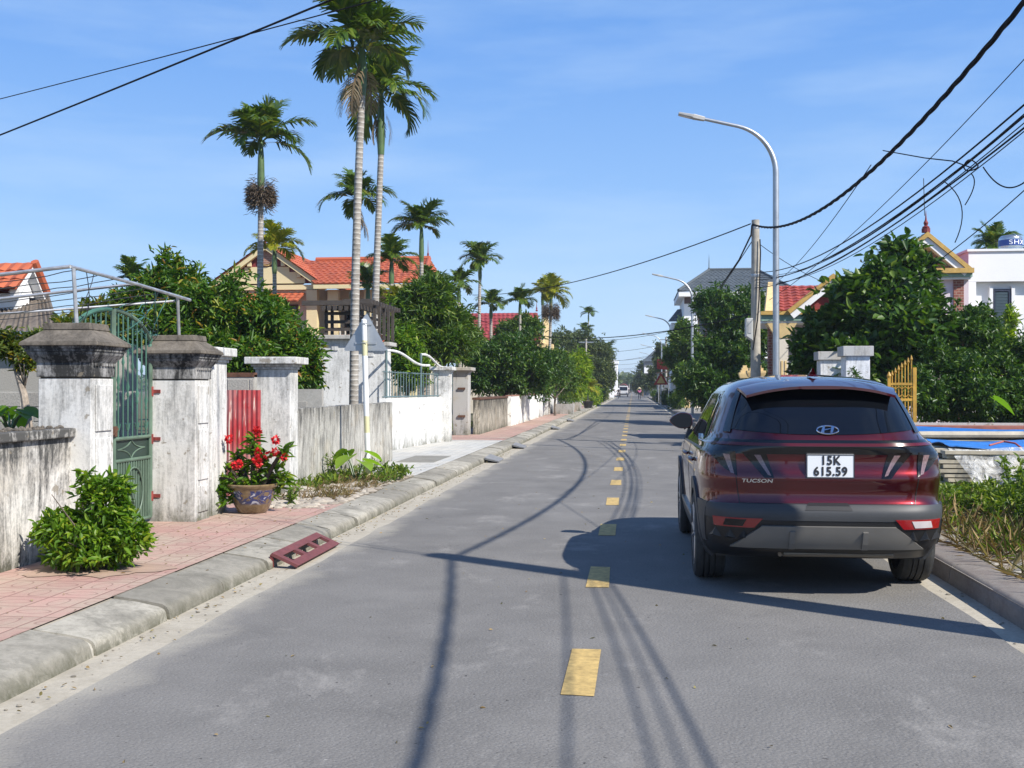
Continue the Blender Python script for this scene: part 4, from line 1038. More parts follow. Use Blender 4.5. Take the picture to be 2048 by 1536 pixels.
# --- orange roofed house with the cream gable, left, behind the garden trees
Y = 44.0
apex = P(532, 488, Y); el = P(438, 546, Y); er = P(640, 568, Y); rr = P(846, 519, Y+3.2); ev = P(846, 590, Y)
t = thing('house', 'two storey house with orange tiled roof and cream maroon gable', 'house', ((el.x+ev.x)/2, Y+4, .1))
x0, x1 = el.x+.25, er.x-.2; ez = er.z
XG0, XG1 = el.x-.3, er.x+.1; mid = apex.x
slope = (apex.z-ez)/(XG1-mid)
elz = apex.z-slope*(mid-XG0)
w1 = bx('wall', M['palewall'], t, x0, x1, Y+.3, Y+9, .05, ez-.12)
s = MB(); s.prism([(XG0+.1, elz+.05), (XG1-.1, ez+.05), (mid, apex.z-.12)], 'y', Y+.15, Y+.29); s.build('gable', M['maroon'], t)
s = MB()      # stepped cream panel on the gable
W_ = XG1-mid; H_ = apex.z-ez
pts = []
st = [(.68, .03), (.68, .17), (.53, .17), (.53, .31), (.40, .31), (.40, .44), (.22, .44)]
for a, b in st: pts.append((mid+W_*a, ez+H_*b))
for a, b in reversed(st): pts.append((mid-W_*a, ez+H_*b))
s.prism(pts, 'y', Y+.09, Y+.148); s.build('gable_panel', M['cream'], t)
s = MB(); cx, cz = mid, ez+H_*.66; s.lathe([(.34, 0), (.34, .05), (.27, .05), (.27, .02), (.001, .02)], (cx, Y+.035, cz), 'y', 28); s.build('gable_roundel', M['ochrelight'], t)
s = MB(); s.lathe([(.265, 0), (.001, 0)], (cx, Y+.034, cz), 'y', 24); s.build('roundel_face', M['brick'], t)
for k, sgn in enumerate((-1, 1)):
    for q in (.30, .58, .84):
        s = MB(); xx = mid+sgn*W_*q; zz = apex.z-H_*q-.42; s.box(xx-.08, xx+.08, Y-.02, Y+.08, zz, zz+.26); s.build('corbel', M['cream'], t)
for a, b in (((XG0, elz), (mid, apex.z)), ((mid, apex.z), (XG1, ez))):
    d = Vector((b[0]-a[0], 0, b[1]-a[1])).normalized(); n_ = Vector((-d.z, 0, d.x))*.2
    s = MB(); s.prism([(a[0], a[1]), (b[0], b[1]), (b[0]-n_.x, b[1]-n_.z), (a[0]-n_.x, a[1]-n_.z)], 'y', Y-.12, Y+.088); s.build('bargeboard', M['cream'], t)
roofobj('roof', [((XG0-.05, Y-.2, elz), (XG0-.05, Y+9, elz), (mid, Y+9, apex.z+.03), (mid, Y-.2, apex.z+.03)), ((XG1+.05, Y+9, ez), (XG1+.05, Y-.2, ez), (mid, Y-.2, apex.z+.03), (mid, Y+9, apex.z+.03))], M['tile_or'], t)
bx('beam', M['cream'], t, x0-.2, x1+.4, Y+.02, Y+.28, ez-.22, ez-.02)
# main wing, roof slope facing the viewer
xe = ev.x; rz = rr.z; yr = Y+3.2; ye = Y-.6
roofobj('roof', [((x1+.15, ye, ez-.05), (xe+.15, ye, ez-.05), (xe-.35, yr, rz), (mid, yr, rz)), ((xe+.15, ye, ez-.05), (xe+.15, yr+3.6, ez-.05), (xe-.35, yr+.05, rz), (xe-.35, yr, rz))], M['tile_or'], t)
s = MB(); s.tube([(mid+1.2, yr, rz+.05), (xe-.3, yr, rz+.05)], .11, 8); s.tube([(xe-.35, yr, rz+.03), (xe+.12, ye, ez+.03)], .10, 8); s.build('ridge_tiles', M['tile_or'], t)
bx('wall', M['palewall'], t, x1+.002, xe-.3, Y+1.6, Y+7, .05, ez-.1)
bx('fascia', M['cream'], t, x1+.1, xe+.1, ye-.02, ye+.12, ez-.25, ez-.09)
for xx in (x1-.35, x1+.55): bx('pillar', M['cream'], t, xx, xx+.45, Y-.1, Y+.25, .05, ez-.25)
for xx in (x1+2.1, xe-.7): bx('pillar', M['cream'], t, xx, xx+.4, Y-.1, Y+.25, .05, ez-.25)
for a, b in ((x1+.9, x1+1.9), (x1+2.6, x1+3.5)): win(t, a, b, Y+1.6, 3.5, 5.1, .08, bars=2)
win(t, x1-2.1, x1-.9, Y+.3, 3.4, 5.0, .08, bars=1); win(t, x0+.6, x0+1.9, Y+.3, 3.4, 5.0, .08, bars=1)
roofobj('porch_roof', [((x1-3.0, Y-1.0, 5.12), (x1-.45, Y-1.0, 5.12), (x1-.5, Y+.2, 5.55), (x1-3.0, Y+.2, 5.55))], M['tile_or'], t)
roofobj('porch_roof', [((x1-3.2, Y-2.0, 3.15), (xe, Y-2.0, 3.15), (xe, Y-.2, 3.75), (x1-3.2, Y-.2, 3.75))], M['tile_or'], t)
s = MB()
for k in range(26): xx = x1+1.05+k*.22; s.box(xx, xx+.05, Y-.06, Y-.02, 3.3, 4.0)
s.box(x1+1.02, xe-.6, Y-.08, Y, 4.0, 4.07); s.build('balcony_rail', M['palewall'], t)
spire(t, (rr.x-7.0, yr, rz+.05), .8); spire(t, (xe-.4, yr, rz+.05), .8); spire(t, (mid, Y-.1, apex.z+.05), .9)

# --- far left: orange roof corner and the old grey shed
XE = -13.6
fe, rg_, re_ = PX(20, 579, XE), PX(48, 527, XE), PX(73, 589, XE)
t = thing('house', 'small house with orange tile roof and white gable end at far left', 'house', (XE-3, rg_.y, .1))
roofobj('roof', [((XE-8, fe.y-.2, fe.z), (XE+.25, fe.y-.2, fe.z), (XE+.25, rg_.y, rg_.z), (XE-8, rg_.y, rg_.z)), ((XE+.25, re_.y, re_.z), (XE-8, re_.y, re_.z), (XE-8, rg_.y, rg_.z), (XE+.25, rg_.y, rg_.z))], M['tile_or'], t)
s = MB(); s.prism([(fe.y+.1, fe.z-.05), (re_.y-.1, re_.z-.1), (rg_.y, rg_.z-.1)], 'x', XE-.1, XE); s.build('gable', M['whitepaint'], t)
for a, b in ((fe, rg_), (rg_, re_)):
    s = MB(); s.prism([(a.y, a.z), (b.y, b.z), (b.y, b.z-.16), (a.y, a.z-.16)], 'x', XE+.001, XE+.22); s.build('bargeboard', M['whitepaint'], t)
s = MB(); s.tube([(XE+.25, rg_.y, rg_.z+.04), (XE+.25, re_.y, re_.z+.04)], .09, 8); s.build('verge_tiles', M['tile_or'], t)
bx('wall', M['whitepaint'], t, XE-8, XE-.002, fe.y+.3, re_.y-.3, .05, fe.z-.06)
Y = 21.0
a = P(-80, 580, Y+3); b = P(98, 588, Y+3); c = P(120, 664, Y); d = P(-80, 664, Y)
t = thing('shed', 'old shed with dark weathered corrugated roof at far left', 'shed', (a.x, Y+2, .1))
def m_fibro():
    m, nt, bb = newmat('old_fibro_roof'); n = N(nt); p = n.pos(); f = n.noise(n.mapping(p, (3, .7, 1)), 2, 7, .7)
    n.l(n.ramp(f, .3, .7, (.07, .055, .045, 1), (.20, .165, .13, 1)), bb.inputs['Base Color']); bb.inputs['Roughness'].default_value = .95; return m
s = MB(); n_ = 90; r0 = []; r1 = []
for k in range(n_+1):
    u = k/n_; x = d.x-3+(c.x-d.x+3)*u; xx = d.x-3+(b.x-d.x+3)*u; h = .03*math.sin(k*math.pi/1.0*.9)
    r0.append((x, Y, d.z+h)); r1.append((xx, Y+3, b.z+h))
for k in range(n_): s.poly([r0[k], r0[k+1], r1[k+1], r1[k]])
s.build('roof', m_fibro(), t, fix=False)
s = MB(); s.tube([(d.x-3, Y-.06, d.z-.06), (c.x+.05, Y-.06, d.z-.06)], .06, 8); s.build('gutter_pipe', plain('blue_grey_gutter', (.12, .16, .22), .4), t)
bx('wall', M['block'], t, d.x-3, c.x-.25, Y+.3, Y+4, .05, d.z-.05)

# --- red tiled house further along on the left
Y = 62.0
a = P(925, 626, Y+2.5); b = P(1075, 626, Y+2.5); c = P(1085, 672, Y); d = P(905, 672, Y)
t = thing('house', 'house with red and maroon tiled roof behind the palms', 'house', ((a.x+b.x)/2, Y+3, .1))
roofobj('roof', [((d.x, Y, d.z-.3), (c.x, Y, d.z-.3), (b.x, Y+2.5, b.z), (a.x-.6, Y+2.5, b.z))], M['tile_mar'], t)
bx('wall', M['palewall'], t, d.x+.3, c.x-.15, Y+.8, Y+7, .05, d.z-.2)
s = MB(); s.prism([(Y-.3, d.z-.45), (Y+2.5, b.z+.2), (Y+5.6, d.z-.45)], 'x', c.x-.1, c.x+.1); s.build('gable', M['ochrelight'], t)
s = MB(); s.box(c.x-.5, c.x+.6, Y-.2, Y+.8, d.z-.9, d.z-.5); s.build('cornice', M['ochrelight'], t)
roofobj('porch_roof', [((d.x-1.2, Y-3, d.z-1.6), (c.x-2, Y-3, d.z-1.6), (c.x-2, Y-.2, d.z-.5), (d.x-1.2, Y-.2, d.z-.5))], M['tile_red'], t)
win(t, c.x-2.0, c.x-.9, Y+.8, 1.5, 2.9, .07); spire(t, (b.x-.05, Y+2.5, b.z+.1), .7)

# --- right: house with ochre pediments
Y = 33.0
t = thing('house', 'house with red tile roof, ochre pediments and brick gable', 'house', (7.2, Y+3, .1))
ap = P(1850, 466, Y); bl = P(1762, 540, Y); br = P(1938, 538, Y)
def pediment(ap, hw, zb, yf, brickmat, depth=.25):
    o = MB(); sl = (ap.z-zb)/hw
    for sg in (-1, 1):
        a = (ap.x, ap.z); b = (ap.x+sg*hw, zb); d = Vector((b[0]-a[0], 0, b[1]-a[1])).normalized(); n_ = Vector((d.z*sg, 0, -d.x*sg))
        if n_.z > 0: n_ = -n_
        for w0, w1, mat, y0 in ((0, .12, 'ochre', yf-.32), (.125, .30, 'whitepaint', yf-.26)):
            q = MB(); q.prism([(a[0]+n_.x*0, a[1]-w0*1.25), (b[0]+n_.x*w0, b[1]+n_.z*w0), (b[0]+n_.x*w1, b[1]+n_.z*w1), (a[0], a[1]-w1*1.25)], 'y', y0, yf-.002)
            q.build('pediment_moulding', M[mat], t)
    q = MB(); q.prism([(ap.x-hw*.95, zb+.02), (ap.x+hw*.95, zb+.02), (ap.x, ap.z-.3)], 'y', yf, yf+depth); return q.build('pediment', M[brickmat], t)
hw = br.x-ap.x; pd_ = pediment(ap, hw, br.z, Y, 'brick')
s = MB(); vz = br.z+.75
s.prism([(ap.x-.17, vz-.2), (ap.x+.17, vz-.2)]+[(ap.x+.17*math.cos(q), vz+.13+.17*math.sin(q)) for q in [i*math.pi/8 for i in range(9)]], 'y', Y-.05, Y-.002); s.build('vent', M['ochrelight'], pd_)
s = MB()
for k in range(4): s.box(ap.x-.11, ap.x+.11, Y-.064, Y-.052, vz-.13+k*.08, vz-.09+k*.08)
s.build('louvre', M['whitepaint'], pd_)
xw0, xw1 = ap.x-hw*.85, br.x-.02
bx('wall', M['lilac'], t, xw0, xw1, Y+.01, Y+6, .05, br.z-.28)
for k, (mt_, z0, z1, o) in enumerate((('ochre', -.14, 0, .34), ('mint', -.25, -.142, .24), ('whitepaint', -.31, -.252, .18))): bx('cornice', M[mt_], t, xw0-.2, xw1+o*.2, Y-o, Y+.008, br.z+z0, br.z+z1)
bx('brick_pier', M['brickred'], t, xw1-.42, xw1-.14, Y-.05, Y+.005, .05, br.z-.32)
s = MB(); s.tube([(ap.x, Y-.1, ap.z), (ap.x, Y-.1, ap.z+.12)], .12, 10); s.build('finial_base', M['maroon'], t); spire(t, (ap.x, Y-.1, ap.z+.1), .55, r=.09)
s = MB(); s.tube([(ap.x-.02, Y-.05, ap.z+.5), (ap.x-.05, Y-.05, ap.z+1.6)], .012, 5); s.build('lightning_rod', M['wire'], t)
roofobj('roof', [((ap.x+hw, Y-.2, br.z), (ap.x+hw, Y+6, br.z), (ap.x, Y+6, ap.z-.05), (ap.x, Y-.2, ap.z-.05))], M['tile_red'], t)
# little ledge over a hidden side door
bx('ledge', M['ochre'], t, P(1868, 655, Y).x, P(1884, 655, Y).x, Y-.5, Y-.05, 3.20, 3.28)
s = MB(); q0 = P(1845, 622, Y); s.hexa([(q0.x-.3, Y-.6, 3.55), (q0.x+.35, Y-.6, 3.55), (q0.x+.35, Y-.05, 3.55), (q0.x-.3, Y-.05, 3.55), (q0.x-.2, Y-.5, 3.9), (q0.x+.1, Y-.5, 3.9), (q0.x+.1, Y-.05, 3.9), (q0.x-.2, Y-.05, 3.9)]); s.build('awning', M['lilac'], t)
# porch with the red roof and small pediment
yp = Y-1.0
ap2 = P(1663, 549, yp); bl2 = P(1572, 622, yp); hw2 = ap2.x-bl2.x
pediment(ap2, hw2, bl2.z, yp, 'maroon')
ra, rb_ = P(1538, 573, yp+2.2), P(1640, 573, yp+2.2); ea = P(1552, 622, yp)
roofobj('roof', [((ea.x, yp, ea.z), (xw0+.5, yp, ea.z), (xw0+.5, yp+2.2, ra.z), (ra.x+.15, yp+2.2, ra.z))], M['tile_red'], t, pitch=.24, row=.26)
s = MB(); s.hexa([(ea.x-.32, yp-.1, ea.z), (ea.x-.02, yp-.1, ea.z), (ea.x-.02, yp+.2, ea.z), (ea.x-.32, yp+.2, ea.z), (ra.x-.05, yp+2.0, ra.z+.12), (ra.x+.16, yp+2.0, ra.z+.12), (ra.x+.16, yp+2.3, ra.z+.12), (ra.x-.05, yp+2.3, ra.z+.12)]); s.build('roof_verge', M['ochrelight'], t)
xl = P(1525, 630, yp).x
for mt_, z0, z1, o in (('ochre', -.10, 0, .25), ('mint', -.27, -.102, .17), ('whitepaint', -.33, -.272, .12)): bx('cornice', M[mt_], t, xl-o*.3, xw0+.4, yp-o, yp+3, bl2.z-.02+z0, bl2.z-.02+z1)
cz_ = bl2.z-.36
cxp = P(1563, 700, yp).x
s = MB(); s.frustum((cxp-.17, cxp+.17, yp-.1, yp+.24), (cxp-.42, cxp+.42, yp-.15, yp+.5), cz_-.42, cz_); s.build('column_capital', M['ochrelight'], t)
bx('column', M['palewall'], t, cxp-.16, cxp+.18, yp-.08, yp+.24, .05, cz_-.425)
s = MB()
for k in range(3): s.box(cxp-.12+k*.1, cxp-.07+k*.1, yp-.10, yp-.082, .9, 2.35)
s.build('column_flute', M['ochrelight'], t)
bx('brick_pier', M['brickred'], t, cxp-.36, cxp-.18, yp+.1, yp+.3, .05, cz_)
bx('wall', M['lilac'], t, cxp+.3, xw0, yp+1.2, yp+1.4, .05, cz_)
bx('door', M['woodframe'], t, cxp+.9, cxp+1.9, yp+1.15, yp+1.195, .15, 2.3)
bx('lamp_box', M['ochre'], t, cxp+.35, cxp+.6, yp-.05, yp+.1, 2.25, 2.42); bx('porch_post', M['whitepaint'], t, cxp+.33, cxp+.5, yp-.05, yp+.1, .05, 2.245)

# --- right: plain white house with parapet and blue shutter window
Y = 33.7
a = P(1937, 500, Y); 
t = thing('house', 'flat roofed bright white house with dark louvred window at right edge', 'house', (a.x+3, Y+3, .1))
zt = a.z; xL = a.x
bx('wall', M['whitepaint'], t, xL+.22, xL+9, Y+.25, Y+7, .05, zt-.95)
bx('parapet', M['whitepaint'], t, xL, xL+9, Y, Y+7, zt-.945, zt-.05); bx('parapet_coping', M['whitepaint'], t, xL-.05, xL+9, Y-.05, Y+7, zt-.048, zt+.02)
bx('side_fin', M['whitepaint'], t, xL, xL+.218, Y, Y+7, .05, zt-.95)
wa, wb = P(1989, 577, Y), P(2026, 654, Y)
s = MB(); s.box(wa.x-.12, wb.x+.12, Y+.1, Y+.248, wb.z-.2, wb.z-.02); s.box(wa.x-.1, wa.x-.005, Y+.12, Y+.248, wb.z-.018, wa.z+.08); s.box(wb.x+.005, wb.x+.1, Y+.12, Y+.248, wb.z-.018, wa.z+.08); s.build('window_surround', M['whitepaint'], t)
s = MB(); fr_ = .07
M['bluegrey'] = plain('blue_grey_shutter', (.045, .07, .085), .4, var=.1)
M['navy'] = plain('navy_frame', (.03, .035, .06), .4)
w_ = None; q = MB()
for x0_, x1_, z0_, z1_ in ((wa.x, wb.x, wb.z, wb.z+fr_), (wa.x, wb.x, wa.z-fr_, wa.z), (wa.x, wa.x+fr_, wb.z+fr_+.001, wa.z-fr_-.001), (wb.x-fr_, wb.x, wb.z+fr_+.001, wa.z-fr_-.001)): q.box(x0_, x1_, Y+.15, Y+.22, z0_, z1_)
w_ = q.build('window', M['navy'], t); q = MB()
for k in range(11):
    z = wb.z+.08+k*(wa.z-wb.z-.16)/11; q.hexa([(wa.x+.08, Y+.17, z), (wb.x-.08, Y+.17, z), (wb.x-.08, Y+.21, z+.04), (wa.x+.08, Y+.21, z+.04), (wa.x+.08, Y+.17, z+.08), (wb.x-.08, Y+.17, z+.08), (wb.x-.08, Y+.20, z+.10), (wa.x+.08, Y+.20, z+.10)])
q.build('shutter_louvres', M['bluegrey'], w_)
s = MB(); pc = P(2008, 545, Y); s.box(pc.x-.05, pc.x+.05, Y+.1, Y+.24, pc.z-.05, pc.z+.03); s.build('wall_bracket', M['blackplastic'], t)
bx('plinth', M['brickred'], t, xL+.24, xL+9, Y+.2, Y+.249, .05, 2.9)
# water tank on the roof
Y2 = 37.5; a = P(2021, 470, Y2); r_ = (P(2044, 480, Y2).x-P(1998, 480, Y2).x)/2; zb = zt-.7; ztk = a.z
t = thing('water_tank', 'stainless steel water tank with blue lettered band on the white roof', 'water tank', (a.x, Y2, zb))
M['steel'] = plain('ribbed_steel', (.55, .55, .54), .25, .9, var=.1)
s = MB(); pr = [(r_, 0)]
nb = 9
for k in range(nb): z = (ztk-zb-.12)*k/nb; h = (ztk-zb-.12)/nb; pr += [(r_, z+h*.2), (r_*1.02, z+h*.5), (r_, z+h*.9)]
pr += [(r_*.98, ztk-zb-.10), (r_*.8, ztk-zb-.03), (r_*.3, ztk-zb), (.001, ztk-zb)]
s.lathe(pr, (a.x, Y2, zb), n=40); s.build('tank_shell', M['steel'], t, smooth=True)
s = MB(); b0 = P(2021, 493, Y2).z; b1 = P(2021, 481, Y2).z; s.lathe([(r_*1.035, b0-zb), (r_*1.035, b1-zb)], (a.x, Y2, zb), n=40); bd = s.build('tank_band', plain('blue_band', (.015, .045, .20), .4, var=.05), t, smooth=True)
me = text_mesh('SHX', (b1-b0)*1.05, .004, 'CENTER', 1.1)
for v in me.vertices:
    an = v.co.x*1.35/(r_*1.05)+.28; rad = r_*1.045+v.co.z; zz = v.co.y; v.co = (rad*math.sin(an), -rad*math.cos(an), (b0+b1)/2-zb+zz)
me.materials.clear(); me.materials.append(M['whitepaint']); link('tank_lettering', me, bd)
s = MB(); s.box(a.x-r_, a.x+r_, Y2-r_, Y2+r_, zt-.9, zb); s.build('tank_stand', M['render_grey'], t)

# --- right: tall white house with dark hipped roof
Y = 88.0
rl, rrr = P(1418, 541, Y+5), P(1512, 541, Y+5); e0 = P(1357, 582, Y); e1 = P(1590, 582, Y)
t = thing('house', 'tall white house with dark grey hipped roof beyond the trees', 'house', ((e0.x+e1.x)/2, Y+5, .1))
roofobj('roof', [((e0.x, Y, e0.z), (e1.x, Y, e0.z), (rrr.x, Y+5, rl.z), (rl.x, Y+5, rl.z)), ((e0.x, Y+10, e0.z), (e0.x, Y, e0.z), (rl.x, Y+5, rl.z), (rl.x, Y+5.1, rl.z))], M['tile_grey'], t, pitch=.34, row=.42)
s = MB(); s.tube([(e0.x, Y, e0.z+.05), (rl.x, Y+5, rl.z+.06), (rrr.x, Y+5, rl.z+.06), (e1.x, Y, e0.z+.05)], .13, 8); s.build('ridge_tiles', M['tile_grey'], t)
bx('eave', M['whitepaint'], t, e0.x+.02, e1.x, Y+.05, Y+10, e0.z-.42, e0.z-.03)
wl = P(1368, 620, Y+1).x
bx('wall', M['whitepaint'], t, wl, e1.x-.6, Y+1, Y+9, .05, e0.z-.425)
bx('frieze', M['woodframe'], t, wl+.02, e1.x-.7, Y+.9, Y+.99, e0.z-.95, e0.z-.43)
for k in range(4):
    for zz in (5.8, 2.4): win(t, wl+1.2+k*2.3, wl+2.3+k*2.3, Y+1, zz, zz+1.5, .08)
spire(t, (rl.x, Y+5, rl.z), 1.4, 'tile_grey', .12)
l0, l1 = P(1334, 647, Y+6), P(1372, 640, Y+9)
roofobj('porch_roof', [((l0.x, Y+3, l0.z), (wl+.2, Y+3, l0.z), (wl+.2, Y+6, l0.z+1.2), (l0.x+.9, Y+6, l0.z+1.2))], M['tile_grey'], t, pitch=.34, row=.42)
bx('wall', M['whitepaint'], t, l0.x+.3, wl-.002, Y+4, Y+9, .05, l0.z-.05)
# far grey roofed house at the end on the right
Y = 190.0
a0, a1, a2 = P(1286, 722, Y), P(1308, 708, Y), P(1340, 700, Y)
t = thing('house', 'distant grey house with white balcony at the far right of the road', 'house', (a1.x+2, Y+4, .1))
bx('wall', plain('dull_grey_wall', (.16, .17, .185), .9), t, a0.x+.2, a0.x+9, Y, Y+10, .05, a0.z-.1)
roofobj('roof', [((a0.x-.2, Y-.4, a0.z-.1), (a0.x+9.5, Y-.4, a0.z-.1), (a0.x+7, Y+5, a1.z+1.2), (a0.x+2.5, Y+5, a1.z+1.2))], M['tile_grey'], t, pitch=.5, row=.6)
for zz, d in ((4.2, 1.2), (1.8, .9)): bx('balcony', M['whitepaint'], t, a0.x+.2, a0.x+2.2, Y-d, Y-.002, zz, zz+1.0)
win(t, a0.x+2.8, a0.x+4, Y, 4, 5.4)
# far white building on the left by the sign board
t = thing('house', 'distant narrow white building at the far left of the road', 'house', (-4, 250, .1))
q = P(1229, 742, 240); bx('wall', M['whitepaint'], t, q.x-6, q.x+.6, 240, 250, .05, q.z+1.6); bx('parapet', M['whitepaint'], t, q.x-6.2, q.x+.8, 239.8, 250, q.z+1.602, q.z+2.4); win(t, q.x-1.2, q.x-.2, 240, 3, 4.5)
# ------------------------------------------------------------------ vegetation
LF = {
 'bright': leafmat('bright_leaf', [(0, (.030, .085, .010)), (.5, (.050, .125, .012)), (.85, (.085, .165, .016)), (1, (.13, .19, .02))]),
 'litchi': leafmat('litchi_leaf', [(0, (.018, .058, .010)), (.55, (.035, .095, .014)), (.85, (.065, .135, .018)), (.95, (.12, .15, .025)), (1, (.19, .10, .04))]),
 'dark': leafmat('dark_glossy_leaf', [(0, (.012, .040, .010)), (.6, (.022, .062, .013)), (.9, (.042, .095, .018)), (1, (.075, .13, .025))], rough=.40, trans=.28),
 'mid': leafmat('mid_leaf', [(0, (.020, .055, .012)), (.6, (.036, .085, .016)), (.9, (.065, .125, .02)), (1, (.10, .14, .03))], trans=.3),
 'olive': leafmat('olive_leaf', [(0, (.026, .052, .012)), (.6, (.042, .075, .015)), (.9, (.085, .105, .018)), (1, (.17, .13, .03))]),
 'far': leafmat('far_leaf', [(0, (.022, .042, .018)), (.6, (.035, .062, .022)), (1, (.06, .09, .03))], rough=.6, trans=.2),
 'bamboo': leafmat('bamboo_leaf', [(0, (.05, .12, .012)), (.5, (.09, .17, .015)), (1, (.17, .24, .03))], trans=.4),
 'palm': leafmat('palm_leaf', [(0, (.020, .050, .010)), (.6, (.036, .078, .014)), (.9, (.07, .115, .02)), (1, (.13, .15, .03))], rough=.35, trans=.25),
 'palmy': leafmat('yellow_palm_leaf', [(0, (.07, .11, .012)), (.6, (.12, .16, .018)), (1, (.22, .22, .03))], rough=.38, trans=.3),
 'dry': leafmat('dry_frond', [(0, (.17, .12, .07)), (.5, (.24, .18, .11)), (1, (.34, .27, .18))], rough=.8, trans=.15, tone=(1, 1, 1)),
 'weed': leafmat('weed_leaf', [(0, (.035, .075, .014)), (.6, (.06, .115, .018)), (1, (.12, .17, .03))]),
 'straw': leafmat('straw', [(0, (.20, .13, .055)), (.5, (.30, .21, .10)), (.8, (.16, .15, .05)), (1, (.40, .32, .18))], rough=.8, trans=.15, tone=(1, 1, 1)),
 'red': leafmat('red_petal', [(0, (.45, .012, .018)), (.6, (.60, .02, .03)), (1, (.70, .05, .05))], trans=.2, tone=(1, 1, 1)),
}
M['bark'] = plain('bark', (.13, .105, .08), .9, var=.4, scale=12, bump=.6)
M['barkpale'] = plain('pale_bark', (.30, .25, .20), .9, var=.35, scale=14, bump=.5)
def rnd_dirs(n):
    v = RNG.normal(size=(n, 3)); return v/np.linalg.norm(v, axis=1, keepdims=True)
def unit(v): return v/np.maximum(1e-9, np.linalg.norm(v, axis=-1, keepdims=True))
def leaves(pos, dirn, length, width, fold=.18, droop=.15, nrm=None):
    """leaf blades: 6 vertices, two quads folded on the midrib; pos, dirn (n,3)"""
    n = len(pos); d = unit(dirn)
    up = np.tile(np.array([[0, 0, 1.]]), (n, 1))+RNG.normal(size=(n, 3))*.55 if nrm is None else nrm
    s = unit(np.cross(d, up)); u = unit(np.cross(s, d))
    L_ = (length*RNG.uniform(.55, 1.35, n))[:, None]; W_ = (width*RNG.uniform(.75, 1.2, n))[:, None]
    tip = pos+d*L_-u*L_*droop
    m1 = pos+d*L_*.36-u*L_*droop*.1; m2 = pos+d*L_*.72-u*L_*droop*.5
    f = u*W_*fold
    v = np.stack([pos, m1+s*W_*.5+f, m2+s*W_*.36+f, tip, m2-s*W_*.36+f, m1-s*W_*.5+f], 1)
    q = np.arange(n)[:, None]*6+np.array([[0, 1, 2, 3]]); q2 = np.arange(n)[:, None]*6+np.array([[0, 3, 4, 5]])
    return v.reshape(-1, 3), np.concatenate([q, q2], 0)
def merge(parts):
    vs, qs, o = [], [], 0
    for v, q in parts: vs.append(v); qs.append(q+o); o += len(v)
    return np.concatenate(vs), np.concatenate(qs)
def crown_pts(blobs, n, gap=.0, gs=1.1, shell=.35, seed=0):
    """twig points through the outer volume of lumpy blobs; noise leaves gaps"""
    vol = np.array([b[1][0]*b[1][1]*b[1][2] for b in blobs])**.67; cnt = np.maximum(8, (n*vol/vol.sum()).astype(int))
    P_, O_ = [], []
    for (c, r), k in zip(blobs, cnt):
        d = rnd_dirs(k); rad = RNG.uniform(shell, 1, k)**.55*np.where(RNG.uniform(0, 1, k) < .13, RNG.uniform(1.02, 1.34, k), 1)
        lump = 1+.28*np.sin(d[:, 0]*5.1+c[0]*3+seed)*np.cos(d[:, 1]*4.3+c[1])+.16*np.sin(d[:, 2]*7+d[:, 0]*3+c[2]*2)
        p = np.array(c)+d*np.array(r)*(.86*rad*lump)[:, None]
        P_.append(p); O_.append(d)
    p, o = np.concatenate(P_), np.concatenate(O_)
    if gap:
        keep = np.array([mnoise.noise(Vector(q*gs)+Vector((seed*7.3, 0, 0))) > -.5+gap for q in p]); p, o = p[keep], o[keep]
    keep = p[:, 2] > .2; return p[keep], o[keep]
def foliage(name, blobs, ntw, per, ln, wd, mat, parent, gap=.12, gs=1.1, up=.25, shell=.35, droop=.2, spread=.9, seed=1):
    p, o = crown_pts(blobs, ntw, gap, gs, shell, seed)
    ax = unit(o*.8+np.array([0, 0, up])+RNG.normal(size=p.shape)*.35)
    parts = []
    for k in range(per):
        jit = RNG.normal(size=p.shape)*ln*.28
        d = unit(ax*.55+unit(RNG.normal(size=p.shape))*spread)
        parts.append(leaves(p+jit, d, ln, wd, droop=droop))
    v, q = merge(parts); return npmesh(name, v, q, mat, parent)
def limbs(mb, base, blobs, r, seed=0, fork=.45):
    rr = random.Random(seed); base = Vector(base)
    top = sum((Vector(b[0]) for b in blobs), Vector())/len(blobs)
    f = base.lerp(Vector((base.x*.7+top.x*.3, base.y*.7+top.y*.3, top.z)), fork)
    mb.tube([base, base.lerp(f, .5)+Vector((rr.uniform(-.06, .06), rr.uniform(-.06, .06), 0)), f], [r*1.25, r, r*.85], 9)
    for c, rad in blobs:
        c = Vector(c)
        for _ in range(3):
            e = c+Vector((rr.uniform(-.6, .6)*rad[0], rr.uniform(-.6, .6)*rad[1], rr.uniform(-.2, .7)*rad[2])); m = f.lerp(e, .5)+Vector((rr.uniform(-.15, .15), rr.uniform(-.15, .15), rr.uniform(0, .2)))
            mb.tube([f, m, e], [r*.6, r*.32, r*.08], 6)
def tree(name, label, base, blobs, ntw, per, ln, wd, leaf, group=None, r=.1, bark='bark', seed=1, cat='tree', **k):
    t = thing(name, label, cat, base, group)
    mb = MB(); limbs(mb, base, blobs, r, seed); mb.build('trunk', M[bark], t, smooth=True)
    foliage('crown', blobs, ntw, per, ln, wd, LF[leaf], t, seed=seed, **k); return t
def B(px, py, rx, ry, Y, dy=None):
    """a crown lobe measured in photo pixels at depth Y"""
    c = P(px, py, Y); s = Y/FPX; return (tuple(c), (rx*s, (dy if dy else rx*s), ry*s))

